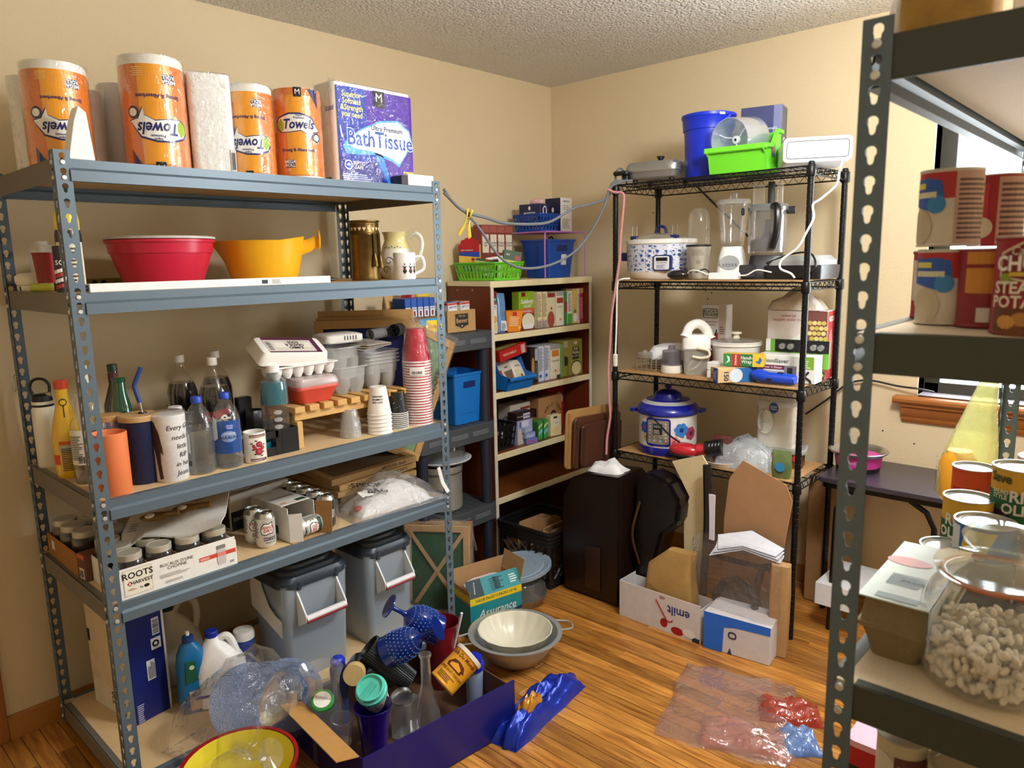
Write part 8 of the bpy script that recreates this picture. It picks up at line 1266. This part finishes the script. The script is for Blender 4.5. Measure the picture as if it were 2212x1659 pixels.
# third shelf: cans, bean jar, egg carton
def label_can(name, label, x, y, z, r, h, top_c, mid_c, words, tab=False, grp=None, off=0):
    t, S = tin(name, label, x, y, z, r, h, mat(top_c, .42), grp, tab, off); dec(t, S, (-r*2.6, .006, r*2.6, h*.68), mat(mid_c, .42)); 
    for s, u, v, q, c in words: txt(t, S, s, u, v, q, mat(c), .0014, .9, .03)
    return t, S
OLW = [('RIPE', .004, .074, .032, 'f0f0e8'), ('OLIVES', .004, .048, .028, 'f0f0e8'), ('SALAD\nSTYLE', -.04, .075, .012, 'e8e8c8')]
label_can('olive_can', 'tall SAVE ripe olives can with green and yellow label', 2.645, 1.05, S33+.072, .050, .144, 'e3b23a', '1f6a3c', [(a, b_+.006, c+.018, d_, e) for a, b_, c, d_, e in OLW] + [('Save', -.035, .125, .026, '4a4a20')])[0]
o = bpy.context.scene.objects['olive_can']; S = cyl(.0487); disc(o, S, -.035, .035, .03, mat('241c26', .3), .0012, .028); lines(o, S, -.005, .012, .045, .022, 1, 'e6dfa0', .0014); G().tube([S(.045+.008*math.cos(a), .115+.011*math.sin(a), .001) for a in [i*.6 for i in range(11)]], .002, 5).o('can_icon', mat('1f4a2c'), o)
t, S = tin('short_can', 'short dark can hidden under the tall olives can', 2.645, 1.05, S33, .048, .07, mat('2c2c30', .4))
label_can('olive_can', 'shorter ripe olives can left of the tall one', 2.566, 1.02, S33, .046, .146, 'e0b436', '1f6a3c', [(a, b_-.02, c+.028, d_, e) for a, b_, c, d_, e in OLW[:2]]); o = bpy.context.scene.objects['olive_can.001']; lines(o, cyl(.0447), .03, .095, .06, .132, 4, '5a4a1c', .0014)
t, S = tin('peach_can', 'orange-labelled can with nutrition panel behind the olives', 2.540, 1.20, S33, .043, .163, mat('d8552c', .42)); dec(t, S, (.012, .02, .06, .105), mat('e4e2dc')); txt(t, S, 'Nutrition', .034, .095, .016, BK, .0014, .9, .02); lines(t, S, .016, .03, .056, .085, 6, '2a2a2a', .0014); dec(t, S, (-.045, .02, -.022, .12), mat('b82430'), .001); txt(t, S, 'Libby', -.034, .09, .018, WHITE, .0016, .8)
for k in range(3): G().tube([S(-.018+.006*i, .105+.008*k+.002*math.sin(i*1.6), .001) for i in range(6)], .0012, 4).o('wave_mark', mat('9c2c1c'), t)
t, S = tin('pineapple_can', 'short blue and yellow fruit can in front of the olives', 2.622, .865, S33+.09, .050, .062, mat('2c6ab8', .42), tab=True); dec(t, S, [(-.04, .004), (.0, .004), (.02, .054), (-.03, .054)], mat('e0c23a')); dec(t, S, (-.07, .004, -.042, .056), mat('dfe4ec')); t, S = tin('short_can', 'dark labelled can under the fruit can', 2.622, .865, S33, .049, .088, mat('3a3a44', .4)); 
t, S = tin('tomato_can', 'plain red can at the right edge of the third shelf', 2.712, .88, S33+.02, .042, .125, mat('b81c24', .4)); bars(t, S, .012, .02, .03, .07, 7); t, S = tin('short_can', 'flat tin under the red tomato can', 2.712, .88, S33, .042, .019, mat('8a8a88', .4, .4))
for k, (c, lb) in enumerate((('5a8a3c', 'lower tuna can with a green band'), ('2a64b0', 'upper tuna can with a blue band'))): t, S = tin('tuna_can', lb, 2.557, .90, S33+k*.04, .046, .038, mat('c9ccd0', .4), 'tuna cans'); dec(t, S, (-.09, .004, .09, .012), c); dec(t, S, (-.09, .026, .09, .033), c); dec(t, S, (-.03, .006, .02, .03), mat('dfe0e4'), .001); lines(t, S, -.028, .01, .015, .026, 4, '6a6a78', .0014)
t, S = tin('soup_can', 'red and yellow can standing at the back by the rack post', 2.665, 1.33, S33+.12, .040, .125, mat('e8b428', .4)); dec(t, S, [(-.06, .0), (.0, .0), (.03, .05), (-.01, .1), (-.06, .105)], mat('a81c1c')); txt(t, S, "BUSH'S", -.028, .075, .02, WHITE, .0014, .8, .02, 0, PI/2); txt(t, S, 'CHILI', -.03, .02, .02, mat('f0e0c0'), .0014); t, S = tin('soup_can', 'can under the red and yellow can at the back', 2.665, 1.33, S33, .040, .118, mat('6a5a2c', .4)); t, S = tin('white_lid_tub', 'can with a flat white lid at the right edge behind the olives', 2.668, 1.185, S33, .046, .20, mat('7a6a3c', .4)); G().lathe([(0, .2), (.05, .2), (.05, .208), (0, .21)], 30).o('plastic_lid', mat('d9d8e4', .4), t)
t = thing('bean_jar', 'big glass jar half full of white beans with a knob lid', 'jar', (2.688, .575, S33+.001), 0); GJ = clear('ffffff', .02, .03); R = .098; pr = [(.065, 0), (.085, .006), (.096, .03), (R, .08), (.094, .125), (.08, .15), (.07, .16), (.07, .168)]
G().lathe([(0, 0)] + pr + [(r-.004, z) for r, z in reversed(pr[1:])] + [(0, .008)], 48).o('jar_body', GJ, t); G().lathe([(.072, .168), (.082, .17), (.083, .178), (.06, .184), (.035, .19), (.03, .2), (.045, .214), (.05, .225), (.042, .236), (.02, .24), (0, .24)], 44, c0=True).o('lid', clear('eef6f2', .16, .05), t); G().tube([(.071*math.cos(a), .071*math.sin(a), .166) for a in [2*PI*i/40 for i in range(40)]], .004, 6, True).o('rubber_seal', mat('d2703a', .5), t)
bm_ = G().sph((0, 0, 0), (.0085, .0055, .0045), 7, 5); rng = random.Random(2); g = G(); fr = vfun(pr)
for k in range(620):
    z = .014+.075*rng.random()**1.1; rmax = fr(z)-.013; a = rng.uniform(0, 2*PI); r_ = rmax*math.sqrt(rng.uniform(.45, 1)) if z < .08 else rmax*math.sqrt(rng.random()); from mathutils import Euler
    M_ = Matrix.Translation((r_*math.cos(a), r_*math.sin(a), z)) @ Euler((rng.uniform(0, 3), rng.uniform(0, 3), rng.uniform(0, 3))).to_matrix().to_4x4(); g.add([M_ @ V(p) for p in bm_.v], bm_.f)
o = g.o('white_beans', mat('efe6d6', .5, 0, .1, 0, 90), t); o['kind'] = 'stuff'
t = thing('egg_carton', 'grey pulp egg carton with white printed lid at the rack corner', 'egg carton', (2.562, .668, S33+.001), .02); PU = mat('8f7c56', .9, 0, .15, .3, 120); w, L = .10, .27
G().loft([rr(a, L*b_, .015, z, 3) for a, b_, z in ((.07, .9, 0), (.085, .95, .03), (.10, 1, .052))]).o('pulp_tray', PU, t); G().loft([rr(a, L*b_, .012, z, 3) for a, b_, z in ((.108, 1.01, .05), (.108, 1.01, .056), (.1, .985, .058), (.09, .95, .097), (.085, .93, .1))]).o('pulp_lid', PU, t); PR = mat('d6e2dc', .5)
G().box((-.052, -.138, .1005), (.05, .138, .1025)).box((.048, -.138, .035), (.051, .138, .1025)).o('printed_sleeve', PR, t); S = top(.1027); disc(t, S, -.02, .04, .035, mat('d89a96'), .0006, .02); lines(t, S, -.03, -.07, .03, -.02, 8, '7a8a86'); dec(t, S, (-.03, -.13, .03, -.11), mat('8a9a98')); txt(t, S, 'EGGS', .01, -.045, .02, mat('6a7a78'), .0014); lines(t, right(.0512), -.08, .05, .05, .09, 5, '8a9a98')
# below the third shelf
t, S = tin('fruit_can', 'pull-top can with cream label low on the dark rack', 2.572, .615, .640, .040, .165, mat('cfc6a8', .4), tab=True); dec(t, S, (-.01, .02, .05, .14), mat('6a3a34')); lines(t, S, -.005, .03, .045, .13, 10, 'd8cdbb', .0012); disc(t, S, -.03, .12, .02, mat('dcd8c8')); t, S = tin('fruit_can', 'cream and red can beside the pull-top can', 2.655, .60, .640, .042, .155, mat('cfc6b4', .4)); dec(t, S, (-.04, .03, -.02, .15), mat('b02a30')); lines(t, S, -.01, .04, .05, .145, 12, '8a8070')
t = thing('red_cooler', 'red and black case with a pink top standing beside the dark rack', 'case', (2.43, 1.10, .001), 0)
for nm, z0, z1, m_ in (('black_base', 0, .44, BLACK), ('red_band', .44, .485, mat('b8182c', .35)), ('pink_top', .485, .5, mat('eeb8cc', .4))): G().loft([rr(.12, .22, .02, z, 4) for z in (z0, z1)]).o(nm, m_, t)
# top shelf
t = thing('kraft_sack', 'rumpled brown paper sack on top of the dark rack', 'sack', (2.572, .58, S31+.001), .05); G().loft([rr(.11, .12, .02, z) for z in (0, .02, .12, .2)] + [rr(.1, .05, .01, .26)]).o('sack_body', mat('9c7836', .8, 0, .5, .4, 30), t); G().sph((-.06, -.03, .05), (.012, .012, .03), 8, 6).o('white_tag', WHITE, t)
t = thing('white_carton', 'plain white carton beside the brown sack on the dark rack top', 'box', (2.72, .60, S31+.001), .03); G().box((-.07, -.07, 0), (.09, .08, .2)).o('carton_body', mat('f0e8da', .5), t, .003)
# hanging yellow bag on the back post
t = thing('grocery_bag', 'thin yellow plastic grocery bag hanging on the back rack post', 'bag', (2.462, 1.61, 0), 0); YG = clear('eef2b4', .42, .2, .4, 20)
def bl(w, d, z, cx): return [(cx+w/2*math.cos(a)*(1+.06*math.sin(5*a)), d/2*math.sin(a)*(1+.08*math.cos(7*a)), z) for a in [2*PI*i/36 for i in range(36)]]
G().loft([bl(.10, .05, .90, .0), bl(.145, .08, .935, -.01), bl(.135, .08, 1.02, -.01), bl(.11, .07, 1.09, .0), bl(.07, .045, 1.18, .012), bl(.04, .025, 1.26, .025), bl(.025, .014, 1.30, .03)], True, False).o('bag_body', YG, t, 0, 1, 1.5); G().lathe([(0, .93), (.042, .93), (.045, 1.03), (.03, 1.06), (0, 1.06)], 20, (-.03, 0, 0)).o('orange_bottle', mat('e8a52c', .35), t); txt(t, flat((-.068, -.05, 1.0), (.3, -.9, 0), (0, 0, 1)), 'SAVE A LOT', 0, 0, .02, BK, .004, 1, .01, 0, PI/2)
# ================= CORDS, HOOKS, CLIP =================
GC = mat('6b7075', .5)
def cord(name, label, pts, r, m, cat='cord'): o = G().tube(sm(pts, 5), r, 8).o(name, m); return tag(o, label, cat)
cord('extension_cord', 'grey cord strung from the steel rack to the wire rack, upper strand', [(0.716, 1.315, 1.869), (0.722, 1.346, 1.829), (0.731, 1.41, 1.786), (0.746, 1.51, 1.766), (0.76, 1.603, 1.746), (0.782, 1.75, 1.744), (0.798, 1.854, 1.757), (0.818, 1.99, 1.816), (0.835, 2.13, 1.844), (0.842, 2.215, 1.875), (0.864, 2.222, 1.935), (.915, 2.30, 1.945)], .0062, GC)
cord('extension_cord', 'grey cord sagging deep between the two racks, lower strand', [(0.716, 1.315, 1.855), (0.725, 1.367, 1.812), (0.735, 1.431, 1.768), (0.743, 1.485, 1.712), (0.754, 1.563, 1.62), (0.765, 1.634, 1.577), (0.778, 1.721, 1.56), (0.797, 1.851, 1.573), (0.818, 1.988, 1.625), (0.83, 2.10, 1.717), (0.838, 2.19, 1.832), (.86, 2.21, 1.915), (.905, 2.27, 1.945)], .0055, GC)
cord('skillet_lead', 'grey cord loop rising behind the steel skillet', [(.885, 2.30, 1.937), (.85, 2.33, 1.99), (.83, 2.33, 2.01), (.825, 2.30, 1.99), (.845, 2.27, 1.945)], .005, GC)
cord('braided_rope', 'red and white braided cord hanging down the wire rack front post', [(.85, 2.20, 1.905), (.885, 2.205, 1.89), (.92, 2.215, 1.885), (0.928, 2.215, 1.85), (0.914, 2.215, 1.715), (0.905, 2.215, 1.59), (0.888, 2.215, 1.484), (0.866, 2.21, 1.334), (0.857, 2.21, 1.202), (0.847, 2.21, 1.068), (0.852, 2.21, 0.934), (0.858, 2.21, 0.844), (0.847, 2.2, 0.74), (0.85, 2.19, 0.66)], .006, mat('c98a90', .6, 0, .6, 0, 260))
t = thing('charger_cord', 'white extension cord with end socket on the wire rack left post', 'cord', (0, 0, 0)); WH = mat('efeeea', .4); G().tube(sm([(.95, 2.235, 1.502), (.915, 2.215, 1.498), (0.894, 2.215, 1.47), (0.89, 2.215, 1.29), (0.884, 2.215, 1.15)]), .004, 7).o('cable', WH, t); G().cb((.884, 2.215, 1.12), (.018, .016, .06)).o('socket', WH, t, .003)
cord('appliance_cord', 'white cord trailing from the rack-top appliance down the right post', [(1.80, 2.40, 1.945), (1.845, 2.30, 1.935), (1.862, 2.225, 1.885), (1.855, 2.22, 1.843), (1.804, 2.215, 1.797), (1.776, 2.215, 1.778), (1.781, 2.215, 1.73), (1.758, 2.215, 1.68), (1.725, 2.215, 1.62), (1.667, 2.215, 1.577), (1.661, 2.215, 1.542), (1.70, 2.22, 1.523), (1.715, 2.225, 1.505)], .0042, WH)
cord('black_cable', 'dark cable running along the wall from the wire rack to the window', [(1.566, 2.8, 0.847), (1.668, 2.805, 0.936), (1.746, 2.805, 1.009), (1.834, 2.805, 1.035), (1.957, 2.80, 1.022), (2.039, 2.79, 1.02), (2.09, 2.83, 1.005)], .0045, mat('23262c', .4)); cord('black_cable', 'black cable slanting down the wall behind the blenders', [(0.957, 2.815, 1.95), (1.061, 2.815, 1.852), (1.162, 2.815, 1.762), (1.248, 2.815, 1.683)], .005, mat('1a1a1c', .4))
t = thing('clothespin', 'yellow plastic beach-towel clip hanging on the grey cords', 'clip', (.735, 1.415, 1.745), rot=(0, 0, 1.2)); YP = mat('e6cf4a', .35)
for s in (-1, 1): G().loft([[(s*q*.6+a*s, -.011, z) for a, z in pts_] for q in (0,) for pts_ in [((.004, .055), (.014, .05), (.008, .015), (.012, -.005), (.028, -.05), (.018, -.062), (.004, -.02))]] + [[(a*s, .011, z) for a, z in ((.004, .055), (.014, .05), (.008, .015), (.012, -.005), (.028, -.05), (.018, -.062), (.004, -.02))]]).o('jaw', YP, t, .002)
G().tube([(.009*math.cos(a), .0, .006+.009*math.sin(a)) for a in [2*PI*i/16 for i in range(16)]], .002, 5, True).o('spring', STEEL, t); t.rotation_euler = (0, .25, .75)
o = G().tube(sm([(.10, -.004, 1.258), (.085, -.006, 1.266), (.068, -.006, 1.25), (.075, -.006, 1.232), (.072, -.006, 1.212), (.05, -.006, 1.206), (.038, -.006, 1.222)]), .0016, 6).o('s_hook', STEEL); tag(o, 'thin steel S-hook hanging on the rack rear left post', 'hook')
